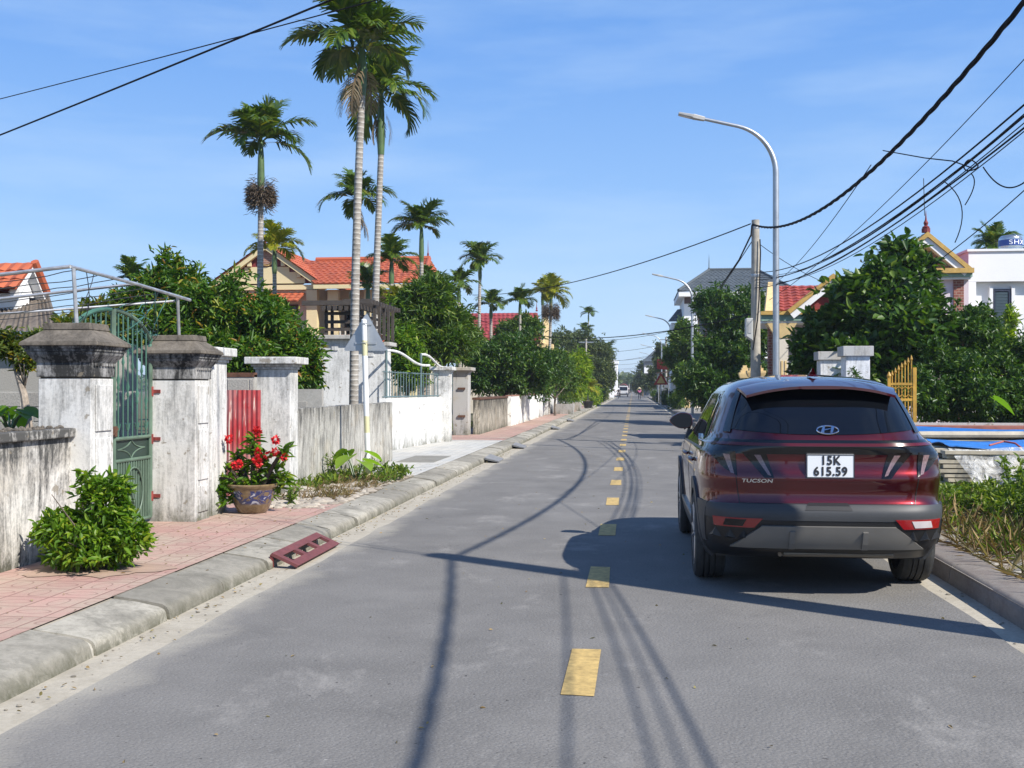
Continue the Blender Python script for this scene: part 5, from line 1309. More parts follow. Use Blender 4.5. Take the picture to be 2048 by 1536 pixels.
# --- areca palms
M['ringbark'] = None
def m_ringbark():
    m, nt, b = newmat('ringed_palm_trunk'); n = N(nt); p = n.pos(); z = n.xyz(p)[2]
    w = n.math('SINE', n.math('ADD', n.math('MULTIPLY', z, 62), n.math('MULTIPLY', n.noise(p, 9, 3), 3)))
    col = n.mix(n.ramp(w, .72, .9), (.30, .275, .24, 1), (.50, .48, .44, 1)); col = n.mix(n.math('MULTIPLY', n.ramp(n.noise(p, 7, 5, .7), .45, .7), .6), col, (.12, .10, .08, 1))
    n.l(col, b.inputs['Base Color']); b.inputs['Roughness'].default_value = .9; n.bump(w, .3, .01, b); return m
M['ringbark'] = m_ringbark()
M['shaft'] = plain('green_crownshaft', (.075, .125, .045), .4, var=.2)
M['fruit'] = plain('palm_fruit_stalk', (.16, .12, .085), .8, var=.4, scale=20)
def frond(L_, elev, az, arch, nl=26, leaf=.42, width=.055, seed=0, stiff=1.):
    rr = np.random.default_rng(seed); t = np.linspace(0, 1, nl)
    ang = elev-arch*t**1.35          # pitch along the rachis
    ds = L_/nl; hx = np.cumsum(np.cos(ang))*ds; hz = np.cumsum(np.sin(ang))*ds
    rad = np.array([math.cos(az), math.sin(az), 0.]); side = np.array([-math.sin(az), math.cos(az), 0.])
    p = hx[:, None]*rad+np.stack([0*hz, 0*hz, hz], 1); tg = np.cos(ang)[:, None]*rad+np.stack([0*ang, 0*ang, np.sin(ang)], 1); nr = -np.sin(ang)[:, None]*rad+np.stack([0*ang, 0*ang, np.cos(ang)], 1)
    parts = []; tw = rr.uniform(-.5, .5)
    for s in (-1, 1):
        m = t > .16; tt = t[m]; ll = leaf*L_*np.sin(np.clip(tt*.86+.14, 0, 1)*math.pi)**.55
        d = tg[m]*(.55+.5*tt[:, None])+s*side*(.95-.35*tt[:, None])+nr[m]*(.30*stiff+s*tw*.5)+rr.normal(size=(m.sum(), 3))*.07
        d = unit(d); dn = unit(d+np.array([0, 0, -1.])*rr.uniform(.25, .75, m.sum())[:, None]*(2-stiff))
        b0 = p[m]; wv = unit(np.cross(d, nr[m]))*width*(ll/ll.max())[:, None]
        m1 = b0+d*(ll*.5)[:, None]; e = m1+dn*(ll*.5)[:, None]
        v = np.stack([b0-wv*.35, b0+wv*.35, m1+wv*.6, m1-wv*.6, e+wv*.18, e-wv*.18], 1).reshape(-1, 3); k = np.arange(len(b0))[:, None]*6
        parts.append((v, np.concatenate([k+np.array([[0, 1, 2, 3]]), k+np.array([[3, 2, 4, 5]])], 0)))
    w = side*.018
    v = np.concatenate([p-w, p+w, p-w+nr*.02, p+w+nr*.02]); i = np.arange(nl-1)[:, None]
    parts.append((v, np.concatenate([i+np.array([[0, 1, nl+1, nl]]), i+np.array([[2*nl, 2*nl+1, 3*nl+1, 3*nl]])], 0))); return merge(parts)
def palm(name, label, base, top, spread, seed, lean=0., nf=11, r=.075, shaft=.8, mat='palm', skirt=0, fruit=0, droopy=1., group='areca palms', up=1.0, bulge=0):
    """base and top (foot of the fronds) in world space"""
    rr = random.Random(seed); base, top = Vector(base), Vector(top); t = thing(name, label, 'palm', base, group)
    mid = base.lerp(top, .5)+Vector((rr.uniform(-.1, .1), 0, 0)); sh = top-Vector((0, 0, shaft))
    mb = MB(); n = 14; pts = []
    for k in range(n+1):
        u = k/n; q = base*(1-u)**2+mid*2*u*(1-u)+sh*u*u; pts.append(q)
    mb.tube(pts, [r*1.25-.35*r*k/n for k in range(n+1)], 10); mb.build('trunk', M['ringbark'], t, smooth=True)
    mb = MB(); mb.tube([sh-Vector((0, 0, .02)), sh+Vector((0, 0, shaft*.25)), sh+Vector((0, 0, shaft*.7)), top+Vector((0, 0, .1))], [r*1.0, r*1.25, r*1.05, r*.6], 10); mb.build('crownshaft', M['shaft'], t, smooth=True)
    parts = []
    nf += 4
    for k in range(nf):
        u = k/(nf-1); az = k*2.39996+rr.uniform(-.25, .25); el = R(86-66*u*droopy)+rr.uniform(-.12, .12); ar = R(38+66*u)*droopy+rr.uniform(-.15, .2)
        v, q = frond(spread*rr.uniform(.74, 1.16)*(1.0-.12*(1-u)), el, az, ar, seed=seed*50+k, nl=30, width=.040*spread+.010, leaf=.40, stiff=.9-.5*u)
        parts.append((v+np.array(top), q))
    v, q = merge(parts); npmesh('crown', v, q, LF[mat], t)
    if skirt:
        parts = []
        for k in range(skirt):
            az = rr.uniform(0, 6.28); v, q = frond(spread*rr.uniform(.5, .8), R(-45)-rr.random()*.4, az, R(45), seed=seed*91+k, nl=24, width=.03, leaf=.3, stiff=.3)
            parts.append((v+np.array(top-Vector((0, 0, rr.uniform(.1, .45)))), q))
        v, q = merge(parts); npmesh('dead_fronds', v, q, LF['dry'], t)
    if fruit:
        n = 2600; pz = top-Vector((0, 0, shaft+.12)); az = RNG.uniform(0, 6.28, n); rad = RNG.uniform(.1, 1, n)**.6*fruit; p = np.stack([np.cos(az)*rad, np.sin(az)*rad, RNG.normal(size=n)*fruit*.55], 1)+np.array(pz)
        d = unit(np.stack([np.cos(az), np.sin(az), RNG.normal(size=n)*.5-.2], 1)); v, q = leaves(p, d, .18, .02); npmesh('fruit_cluster', v, q, M['fruit'], t)
    return t
PALMS = [   # label, px base, px top (foot of fronds), Y, frond length, kind
 ('tall palm standing alone at left with brown fruit cluster under its crown', (519, 640), (522, 288), 30, 1.65, dict(nf=13, fruit=.33, shaft=1.35, r=.085, droopy=.98)),
 ('tallest palm with dead brown skirt, ringed trunk rising behind the road sign', (707, 805), (724, 100), 21.3, 1.65, dict(nf=14, skirt=5, shaft=.9, r=.078, droopy=1.05)),
 ('tall palm leaning beside the tallest one, long green crownshaft', (742, 800), (762, 190), 27.0, 1.62, dict(nf=13, shaft=1.5, r=.082, droopy=1.18, skirt=3)),
 ('medium palm half hidden behind the two tallest trunks', (703, 800), (712, 400), 34.0, 1.35, dict(nf=11, shaft=1.0, skirt=3)),
 ('palm with round full crown right of the tall pair', (838, 760), (843, 455), 38.0, 1.25, dict(nf=14, shaft=1.2, droopy=.95)),
 ('slender palm between the tall pair and the round crowned palm', (775, 760), (783, 525), 36.0, 1.1, dict(nf=10, shaft=.7)),
 ('palm with ragged crown in front of the cream gable', (552, 700), (549, 500), 36.0, 1.15, dict(nf=10, shaft=.8, mat='palmy')),
 ('palm rising over the red roof left of the road', (960, 720), (960, 525), 50.0, 1.30, dict(nf=12, shaft=.8, mat='palm')),
 ('lower palm just right of the palm over the red roof', (982, 720), (982, 612), 52.0, 1.05, dict(nf=9, shaft=.6)),
 ('palm with dark drooping crown above the red roof ridge', (1038, 720), (1040, 605), 54.0, 1.1, dict(nf=9, shaft=.6, r=.07)),
 ('yellow green palm with brown nest below its crown nearest the road', (1097, 760), (1102, 590), 58.0, 1.35, dict(nf=13, shaft=.8, mat='palmy', fruit=.38)),
 ('thin palm hidden behind the yellow green palm', (1088, 760), (1085, 585), 62.0, 1.2, dict(nf=8, shaft=.7, mat='palmy')),
 ('distant palm above the dark trees', (1178, 760), (1177, 628), 118.0, 1.25, dict(nf=9, shaft=.8)),
 ('distant lower palm under the other one above the dark trees', (1170, 760), (1171, 664), 116.0, 1.3, dict(nf=10, shaft=.7)),
 ('low palm crown tucked in front of the orange roof', (735, 760), (736, 575), 40.0, 1.15, dict(nf=9, shaft=.6)),
 ('low yellowish palm beside the white balcony', (800, 760), (798, 612), 36.0, 1.1, dict(nf=10, shaft=.6, mat='palmy')),
 ('dark palm in front of the right end of the orange roof', (858, 760), (856, 580), 42.0, 1.15, dict(nf=9, shaft=.6)),
 ('dark palm between orange roof and red roof', (918, 760), (918, 572), 47.0, 1.2, dict(nf=9, shaft=.7)),
 ('small palm top behind the pipe trellis', (262, 760), (262, 562), 30.0, .85, dict(nf=7, shaft=.5, droopy=.7)),
 ('palm behind the white house at the right edge', (1985, 640), (1988, 497), 40.0, 1.15, dict(nf=12, shaft=.5)),
 ('distant coconut like palm at the road end left', (1213, 790), (1213, 705), 160.0, 2.4, dict(nf=12, shaft=.8, r=.12)),
]
for i, (lb, pb, pt, Y, sp_, kw) in enumerate(PALMS):
    tp_ = P(*pt, Y); bs = P(pb[0], 700, Y); palm('palm_tree', lb, (bs.x, Y, .1), tp_, sp_, 11+i*3, **kw)

# --- trees and bushes, left
tree('litchi_tree', 'broad bright green litchi tree behind the white pillars', G(455, 900, .1)+Vector((0, 3.2, 0)),
     [B(345, 585, 75, 75, 19.5), B(440, 640, 110, 95, 19), B(522, 645, 78, 70, 19), B(590, 720, 62, 75, 18.6), B(330, 660, 85, 70, 18.5), B(470, 720, 110, 75, 18.5), B(265, 610, 45, 40, 20)], 6200, 6, .15, .046, 'litchi', r=.14, seed=3, gap=.2, gs=1.6, droop=.35)
tree('bush', 'yellowing olive bush behind the shed roof and first pillar', P(150, 760, 15)*1.0, [B(150, 672, 55, 45, 15), B(205, 640, 50, 42, 16), B(100, 690, 45, 32, 15)], 1000, 6, .13, .05, 'olive', r=.05, seed=4, cat='bush', gap=.2)
tree('oleander_tree', 'dark narrow leaved tree with dense crown above the railing', P(845, 800, 31).xy.to_3d()+Vector((0, 0, .1)),
     [B(850, 620, 62, 60, 31.5), B(900, 650, 45, 45, 32), B(820, 660, 50, 45, 31), B(895, 690, 50, 35, 31), B(870, 590, 40, 35, 32)], 3000, 7, .26, .045, 'mid', r=.08, bark='barkpale', seed=5, gap=.26, gs=1.7, droop=.3)
tree('bush', 'tall dense dark green bush over the streaked wall', P(1000, 800, 44).xy.to_3d()+Vector((0, 0, .1)),
     [B(1000, 720, 62, 55, 43), B(1045, 705, 55, 50, 45), B(970, 745, 50, 52, 42.5), B(1050, 750, 64, 50, 44), B(1088, 735, 50, 45, 46)], 5200, 6, .17, .07, 'dark', r=.1, seed=6, cat='bush', gap=.2, gs=1.3)
tree('bush', 'light green shrub of fine leaves above the cream white wall', P(1110, 800, 56).xy.to_3d()+Vector((0, 0, .1)),
     [B(1115, 735, 35, 45, 56), B(1085, 770, 30, 25, 55), B(1130, 760, 30, 30, 58)], 1500, 6, .17, .06, 'mid', r=.06, seed=7, cat='bush', gap=.1)
tree('bamboo_clump', 'bright yellow green bamboo clump beside the pavement', P(1150, 790, 66).xy.to_3d()+Vector((-.2, 0, .1)),
     [B(1150, 755, 26, 48, 66), B(1160, 730, 20, 30, 67), B(1138, 775, 22, 22, 65)], 1700, 6, .30, .05, 'bamboo', r=.05, seed=8, cat='plant', gap=.1, droop=.5)
tree('shade_tree', 'big dark shade tree over the left side of the distant road', P(1165, 800, 108).xy.to_3d()+Vector((0, 0, .1)),
     [B(1150, 690, 48, 38, 108), B(1185, 710, 45, 45, 110), B(1120, 700, 40, 40, 100), B(1200, 750, 28, 35, 105), B(1160, 745, 50, 40, 104)], 5200, 6, .26, .12, 'far', r=.25, seed=9, gap=.22, gs=.8)
tree('shade_tree', 'second dark tree farther along the left road edge', P(1205, 800, 150).xy.to_3d()+Vector((0, 0, .1)),
     [B(1205, 730, 26, 38, 150), B(1218, 755, 14, 30, 150), B(1190, 720, 25, 28, 150)], 2400, 6, .32, .15, 'far', r=.25, seed=10, gap=.05, gs=.5)
tree('garden_tree', 'loose green garden tree in front of the red roofed house', P(1030, 760, 58).xy.to_3d()+Vector((0, 0, .1)),
     [B(1015, 665, 26, 20, 58), B(1052, 655, 34, 26, 57), B(935, 690, 40, 40, 50)], 2000, 6, .22, .08, 'mid', r=.08, seed=12, gap=.2)
tree('garden_tree', 'pale green shrub mass behind the gatehouse and railing', P(815, 790, 29.5).xy.to_3d()+Vector((0, 0, .1)),
     [B(810, 700, 35, 50, 30), B(790, 640, 25, 40, 34), B(825, 740, 40, 40, 29.8)], 1700, 6, .18, .05, 'bright', r=.05, seed=13, gap=.2)
t = tree('frangipani', 'thin bare trunked frangipani with yellowing leaf tuft behind the near wall', P(52, 830, 10.2)*1.0, [B(20, 690, 30, 30, 10.2), B(50, 720, 22, 18, 10.2)], 130, 6, .075, .03, 'olive', r=.012, seed=14)
s = MB(); s.tube([P(58, 860, 10.2), P(48, 790, 10.2), P(25, 712, 10.2)], [.045, .038, .026], 8); s.build('trunk', M['barkpale'], t, smooth=True)
# broad lobed leaf plant behind near wall
def broadplant(name, label, base, n, h, ls, mat, seed, spread=.5, cat='plant', group=None, el=(.1, .8)):
    """stalks, each ending in a broad heart shaped blade that is a part of its own"""
    rr = random.Random(seed); t = thing(name, label, cat, base, group); base = Vector(base)
    for k in range(n):
        az = 2*math.pi*k/n+rr.uniform(-.5, .5); hh = h*rr.uniform(.65, 1.05); e = base+Vector((math.cos(az)*spread*rr.uniform(.5, 1), math.sin(az)*spread*rr.uniform(.5, 1), hh))
        st = MB(); st.tube([base+Vector((math.cos(az)*.02, math.sin(az)*.02, 0)), base.lerp(e, .5)+Vector((0, 0, hh*.12)), e], [.012, .009, .006], 6); so_ = st.build('stalk', M['shaft'], t, smooth=True)
        q = rr.uniform(*el); out = Vector((math.cos(az)*math.cos(q), math.sin(az)*math.cos(q), -math.sin(q))); sd = Vector((-math.sin(az), math.cos(az), rr.uniform(-.25, .25))).normalized(); nn = out.cross(sd); nn = nn if nn.z > 0 else -nn
        s_ = ls*rr.uniform(.75, 1.15); prof = [(-.30, .12, .34), (-.12, 0, .45), (.12, 0, .47), (.38, 0, .38), (.64, 0, .24), (.85, 0, .10), (1., 0, .0)]
        lv = MB(); rows = []
        for a, inn, w in prof:
            rows.append([e+out*(a*s_)+sd*(f*w*s_)+nn*(s_*(.16*abs(f)*w-.16*max(0, a)**2)) for f in ((-1, -.55, -inn/.3 if inn else 0, inn/.3 if inn else 0, .55, 1) if inn else (-1, -.55, 0, 0, .55, 1))])
        for r0, r1 in zip(rows, rows[1:]):
            for i in range(5):
                if i != 2: lv.poly([r0[i], r0[i+1], r1[i+1], r1[i]])
        lv.build('leaf', mat, t, fix=False, smooth=True, merge=True)
    return t
LF['elephant'] = leafmat('elephant_ear_leaf', [(0, (.085, .19, .025)), (1, (.13, .24, .03))], trans=.45)
LF['papaya'] = leafmat('broad_leaf', [(0, (.04, .11, .015)), (1, (.07, .16, .02))], trans=.45)
broadplant('broadleaf_plant', 'broad bright green leaves peeping over the near wall', P(20, 860, 9.6)*1.0, 9, .20, .20, LF['papaya'], 21, .25)
broadplant('elephant_ear_plant', 'bright green elephant ear plant at the foot of the sign pole', P(712, 900, 16.0).xy.to_3d()+Vector((0, 0, PZ)), 6, .42, .30, LF['elephant'], 22, .30)
# near shrub: clipped-looking mound of shiny leaves
cS = G(188, 1140, PZ); cS = Vector((cS.x, cS.y+.05, PZ))
tS = thing('shrub', 'bushy bright green shrub growing on the near pavement', 'shrub', cS)
mb = MB(); rr = random.Random(5)
for k in range(16):
    a = rr.uniform(0, 6.28); e = cS+Vector((math.cos(a)*rr.uniform(.1, .42), math.sin(a)*rr.uniform(.1, .4), rr.uniform(.25, .62))); mb.tube([cS+Vector((math.cos(a)*.03, math.sin(a)*.03, 0)), cS.lerp(e, .5)+Vector((0, 0, .05)), e], [.010, .007, .003], 5)
mb.build('stem', M['bark'], tS, smooth=True)
s = MB(); s.poly([(cS.x-.02+(.52+.12*math.sin(3*a+1)+random.uniform(-.05, .05))*math.cos(a), cS.y+(.40+.08*math.sin(5*a)+random.uniform(-.04, .04))*math.sin(a), PZ+.005) for a in [2*math.pi*k/40 for k in range(40)]]); s.build('soil_patch', plain('swept_dust', (.36, .25, .19), .95, var=.15), tS, fix=False)
sz = 8.0/FPX
foliage('foliage', [B(180, 1065, 92, 48, cS.y), B(205, 1010, 62, 42, cS.y), B(120, 1060, 52, 38, cS.y), B(258, 1075, 46, 38, cS.y), B(185, 1105, 98, 34, cS.y), B(228, 975, 34, 22, cS.y), B(175, 968, 22, 22, cS.y)], 1050, 6, .072, .030, LF['bright'], tS, gap=.03, gs=4, shell=.5, up=.5, droop=.3, seed=2)
# --- flowering potted plant
pp = G(490, 1030, PZ); pp = Vector((pp.x, pp.y+.24, PZ))
def m_pot():
    m, nt, b = newmat('glazed_pot'); n = N(nt); p = n.pos(); z = n.xyz(p)[2]
    f = n.noise(n.mapping(p, (1, 1, 1.6)), 7, 5, .6, 1.5); g = n.noise(p, 24, 3, .6)
    band = n.math('MULTIPLY', n.ramp(z, PZ+.10, PZ+.13), n.ramp(z, PZ+.255, PZ+.275, (1, 1, 1, 1), (0, 0, 0, 1)))
    col = n.mix(n.ramp(g, .35, .7), (.13, .088, .042, 1), (.21, .15, .08, 1))
    col = n.mix(n.math('MULTIPLY', band, n.ramp(f, .46, .52)), col, (.018, .030, .115, 1)); col = n.mix(n.math('MULTIPLY', band, n.ramp(f, .60, .64)), col, (.36, .36, .40, 1))
    n.l(col, b.inputs['Base Color']); b.inputs['Roughness'].default_value = .25; b.inputs['Coat Weight'].default_value = .5; return m
t = thing('flower_pot', 'glazed ochre bowl pot with blue painted band', 'pot', pp)
s = MB(); s.lathe([(.001, 0), (.145, 0), (.17, .02), (.215, .12), (.252, .24), (.262, .285), (.282, .30), (.286, .32), (.275, .332), (.245, .33), (.235, .29), (.20, .27), (.001, .27)], tuple(pp), n=40); s.build('bowl', m_pot(), t, smooth=True)
s = MB(); s.lathe([(.238, .285), (.12, .30), (.001, .305)], tuple(pp), n=24); s.build('soil', M['soil'], t)
t = thing('flowering_plant', 'red flowered crown of thorns plant growing in the glazed pot', 'plant', pp+Vector((0, 0, .3)))
st = MB(); rosp, rosd = [], []; flw = []
heads = [(473, 905), (507, 878), (565, 900), (455, 935), (485, 935), (520, 940), (548, 935), (572, 945), (470, 965), (500, 962), (535, 968), (560, 960), (455, 985), (505, 905), (528, 912), (440, 955)]
fl = [(458, 878), (513, 860), (551, 880), (516, 905), (536, 910), (551, 904), (569, 913), (477, 928), (516, 925), (470, 930), (515, 865), (512, 918)]
for i, (hx, hy) in enumerate(heads):
    e = P(hx, hy, pp.y+random.uniform(-.18, .18)); b0 = pp+Vector(((e.x-pp.x)*.35, (e.y-pp.y)*.35, .30)); st.tube([b0, b0.lerp(e, .55)+Vector((0, 0, .02)), e], [.026, .022, .014], 6); rosp.append(e)
st.build('stem', plain('thorny_stem', (.06, .045, .035), .9, var=.3, scale=30, bump=.8), t, smooth=True)
pr = []
for e in rosp:
    n = 34; az = RNG.uniform(0, 6.28, n); el = RNG.uniform(-.35, .9, n); d = np.stack([np.cos(az)*np.cos(el), np.sin(az)*np.cos(el), np.sin(el)], 1); off = RNG.uniform(-.14, .03, n)
    pr.append(leaves(np.array(e)+np.stack([0*off, 0*off, off], 1), d, .135, .044, droop=.3))
v, q = merge(pr); npmesh('foliage', v, q, LF['bright'], t)
for fx, fy in fl:
    c = np.array(P(fx, fy, pp.y-random.uniform(.08, .22))); n = 44; d = rnd_dirs(n); v, q = leaves(c+d*.02, d, .036, .034, droop=.1); npmesh('flower', v, q, LF['red'], t)

# --- rubble, weeds and dry litter round the sign pole
def scatter(name, label, rng, n, ln, wd, mat, zf=PZ, up=.9, spread=.6, cat=None, rise=.02):
    p = np.stack([RNG.uniform(rng[0], rng[1], n), RNG.uniform(rng[2], rng[3], n), np.full(n, zf)+RNG.uniform(0, rise, n)], 1)
    keep = np.array([mnoise.noise(Vector(q*2.1)) > -.12 for q in p]); p = p[keep]; d = unit(np.array([0, 0, up])+RNG.normal(size=p.shape)*spread)
    v, q = leaves(p, d, ln, wd, droop=.25); o = npmesh(name, v, q, mat); tag(o, label, cat, kind='stuff'); return o
s = MB(); rr = random.Random(9)
def stone(mb, c, r, rr):
    n = 7; rg = []
    sq = rr.uniform(.4, .75); a0 = rr.uniform(0, 3)
    for h, f in ((0, .85), (.35, 1.0), (.75, .75), (1.0, .35)):
        rg.append([(c[0]+r*f*rr.uniform(.75, 1.15)*math.cos(a0+2*math.pi*k/n)*1.25, c[1]+r*f*rr.uniform(.75, 1.15)*math.sin(a0+2*math.pi*k/n), c[2]+r*sq*h*rr.uniform(.9, 1.1)) for k in range(n)])
    mb.ring(rg)
for k in range(1100):
    y = rr.uniform(12.3, 17.3); x = rr.uniform(-4.55, -3.55)
    if rr.random() < .35: y = rr.uniform(12.4, 14.5)
    stone(s, (x, y, PZ-.01), abs(rr.gauss(.025, .022))+.012, rr)
tag(s.build('rubble', m_concrete('rubble_stone', (.40, .36, .30), .35, .35, (.2, .13, .1))), 'pale broken rubble scattered over the bare soil patch', 'rubble', kind='stuff')
for k, (px, py, r_) in enumerate(((612, 985, .13), (672, 990, .10), (640, 1005, .08), (655, 968, .09), (690, 980, .085), (585, 1008, .07))):
    s = MB(); g_ = G(px, py, PZ); stone(s, tuple(g_), r_, rr); tag(s.build('stone', m_concrete('pale_stone', (.50, .46, .38), .1, .3)), 'pale broken stone lying in the rubble by the white pillar' if k else 'largest pale pinkish stone at the foot of the white pillar', 'stone', 'stones in the rubble')
scatter('dry_grass', 'dry brown grass between the rubble', (-4.5, -3.6, 13.2, 16.8), 2600, .13, .006, LF['straw'], spread=.9)
scatter('weeds', 'low green weeds at the foot of the grey wall', (-4.62, -4.2, 14.2, 17.5), 700, .10, .03, LF['weed'], spread=.8, rise=.12)
scatter('weeds', 'low green weeds along the kerb beside the sign', (-4.0, -3.55, 15.4, 17.2), 700, .10, .03, LF['weed'], spread=.8, rise=.14)
for lb, px, py, Yd, hh in (('tall leafy weed against the grey wall joint', 660, 950, 15.8, .42), ('small leafy weed right of the sign pole', 800, 955, 16.4, .30), ('leafy weed behind the elephant ear plant', 762, 945, 16.6, .32), ('weed beside the flower pot', 578, 1000, 12.6, .22)):
    g_ = G(px, 975 if Yd > 14 else 1010, PZ); g_ = Vector((P(px, 900, Yd).x, Yd, PZ)); t = thing('weed_plant', lb, 'weed', g_)
    mb = MB(); pr = []
    for k in range(7):
        e = g_+Vector((random.uniform(-.14, .14), random.uniform(-.1, .1), hh*random.uniform(.6, 1.05))); mb.tube([g_, g_.lerp(e, .5), e], [.005, .004, .002], 4)
        n = 26; u = RNG.uniform(.2, 1, n); p = np.array(g_)+(np.array(e)-np.array(g_))*u[:, None]; d = unit(rnd_dirs(n)+np.array([0, 0, .35])); pr.append(leaves(p, d, .055, .020))
    mb.build('stem', M['shaft'], t); v, q = merge(pr); npmesh('foliage', v, q, LF['weed'], t)
# fallen leaves on kerb and paving
p = np.stack([RNG.uniform(-4.6, -3.2, 160), RNG.uniform(6, 20, 160), np.full(160, PZ+.008)], 1); v, q = leaves(p, unit(RNG.normal(size=p.shape)*np.array([1, 1, .1])), .03, .014); tag(npmesh('fallen_leaves', v, q, LF['straw']), kind='stuff')
# grass edge along walls in the left yard
scatter('yard_grass', 'grass in the left gardens', (-9, -5.6, 9, 40), 9000, .28, .018, LF['weed'], zf=.1, spread=.5)
# ------------------------------------------------------------------ right side
def gatepost(label, px0, px1, pyt, Y, d=.55):
    a, b = P(px0, pyt, Y), P(px1, pyt, Y); zt = a.z; t = thing('gate_post', label, 'gate post', ((a.x+b.x)/2, Y+d/2, .13), 'whitewashed gate posts on the right')
    s = MB(); s.box(a.x+.06, b.x-.04, Y+.04, Y+d, 0, zt-.20); s.build('shaft', M['lime_new'], t, bevel=.008)
    s = MB(); s.box(a.x, b.x+.02, Y-.02, Y+d+.06, zt-.198, zt); s.build('cap', M['render_grey'], t, bevel=.008); return b.x, zt
bx1, _ = gatepost('larger white gate post with grey slab cap, nearer the yellow gate', 1686, 1745, 692, 22.0)
gatepost('smaller white gate post with grey slab cap, behind the car roof', 1636, 1690, 703, 26.2)
# yellow iron gate leaf, swung open
M['yellow_iron'] = plain('yellow_iron', (.42, .24, .03), .5, var=.3, scale=6)
t = thing('iron_gate', 'open yellow iron gate leaf standing before the hedge', 'gate', (5.6, 22.9, .13))
Y = 22.9; A, Bq = P(1778, 760, Y), P(1829, 740, Y); z0, zm, zt = .35, P(1800, 768, Y).z, P(1829, 735, Y).z
s = MB(); s.box(Bq.x-.035, Bq.x+.035, Y-.03, Y+.03, .13, zt); s.build('post', M['yellow_iron'], t)
s = MB(); s.box(A.x-.03, A.x+.03, Y-.03, Y+.03, .13, zm+.12); s.lathe([(.035, 0), (.05, .05), (.01, .13)], (A.x, Y, zm+.12), n=8); s.build('post', M['yellow_iron'], t)
for z in (z0, zm-.32, zm): s = MB(); s.box(A.x+.031, Bq.x-.036, Y-.02, Y+.02, z-.025, z+.025); s.build('rail', M['yellow_iron'], t)
for k in range(7):
    x = A.x+(Bq.x-A.x)*(k+1)/8; h = zm+.12+.42*(k+1)/8; s = MB(); s.tube([(x, Y, .35), (x, Y, h)], .014, 6); s.lathe([(.012, -.02), (.032, .02), (.003, .11)], (x, Y, h), n=6); s.build('bar', M['yellow_iron'], t)
    if k % 2 == 0: s = MB(); s.tube([(x+.07*math.cos(q), Y-.02, zm-.16+.10*math.sin(q)) for q in [2*math.pi*i/14 for i in range(15)]], .009, 5); s.build('scroll', M['yellow_iron'], t)
# low wall with tile edging behind the stacks
t = thing('garden_wall', 'low grey wall with brick red edging behind the blue sheets', 'wall', (9, 22.2, .13))
s = MB(); s.box(4.95, 22, 22.1, 22.3, 0, P(1900, 846, 22.1).z); s.build('wall', M['render_grey'], t)
s = MB(); zb = P(1900, 852, 21.6).z; s.box(5.1, 22, 21.55, 22.09, zb-.10, zb); s.build('edging', plain('brick_red_edging', (.30, .11, .075), .8, var=.25), t)
# stack of bamboo laths under blue tarpaulin and plastic film
t = thing('bamboo_stack', 'stack of split bamboo laths drying beside the car', 'stack', (6, 18, .13))
M['lath'] = plain('bamboo_lath', (.42, .37, .28), .7, var=.35, scale=3)
rr = random.Random(4)
k = 0
for layer in range(9):
    z = .16+layer*.062
    for j in range(12):
        y = 15.45+j*.50+rr.uniform(-.05, .05); s = MB(); x0 = 4.2+rr.uniform(-.12, .15)
        s.hexa([(x0, y-.12, z), (9.5, y-.12, z), (9.5, y+.12, z), (x0, y+.12, z), (x0, y-.12, z+.046), (9.5, y-.12, z+.046), (9.5, y+.12, z+.046), (x0, y+.12, z+.046)])
        if j < 11 and (j == 0 or layer == 8 or j % 3 == 0): s.build('lath', M['lath'], t)
for y in (16.6, 19.6):
    for x in (4.9, 7.0):
        s = MB(); s.box(x, x+.1, y-.8, y+.8, .13, .158); s.build('bearer', M['darkwood'], t)
def m_tarp(name, c, rough=.4):
    m, nt, b = newmat(name); n = N(nt); p = n.pos(); f = n.noise(n.mapping(p, (1, 2.5, 2)), 3, 6, .6, .6)
    n.l(n.mix(n.ramp(f, .3, .7), tuple(q*.7 for q in c), tuple(min(1, q*1.25) for q in c)), b.inputs['Base Color']); b.inputs['Roughness'].default_value = rough
    n.bump(f, .8, .06, b); return m
M['tarp'] = m_tarp('blue_tarpaulin', (.025, .17, .52))
def sheet(name, label, cat, x0, x1, y0, y1, zf, mat, nu=40, nv=14, th=.008, group=None):
    mb = MB(); slab(mb, lambda u, v, o: (x0+(x1-x0)*u, y0+(y1-y0)*v, zf(u, v)+o), 0, th, nu, nv)
    return tag(mb.build(name, mat, smooth=True), label, cat, group)
wob = lambda u, v, s: .025*math.sin(9*u+s)+.02*math.sin(14*v+5*u+s)
sheet('tarpaulin', 'bright blue sheet spread along the far side of the bamboo stack', 'tarpaulin', 4.75, 9.6, 18.5, 21.45, lambda u, v: .80+wob(u, v, 1), M['tarp'], group='blue sheets')
sheet('tarpaulin', 'bright blue sheet on the near side of the bamboo stack, above the plastic film', 'tarpaulin', 4.42, 8.8, 15.5, 17.9, lambda u, v: .755+wob(u, v, 3)-.05*u, M['tarp'], group='blue sheets')
s = MB(); s.tube([(4.3, 18.2, .80), (6.5, 18.2, .81), (9.5, 18.0, .80)], .055, 8); tag(s.build('bamboo_pole', M['lath'], smooth=True), 'pale bamboo pole lying between the two blue sheets', 'pole')
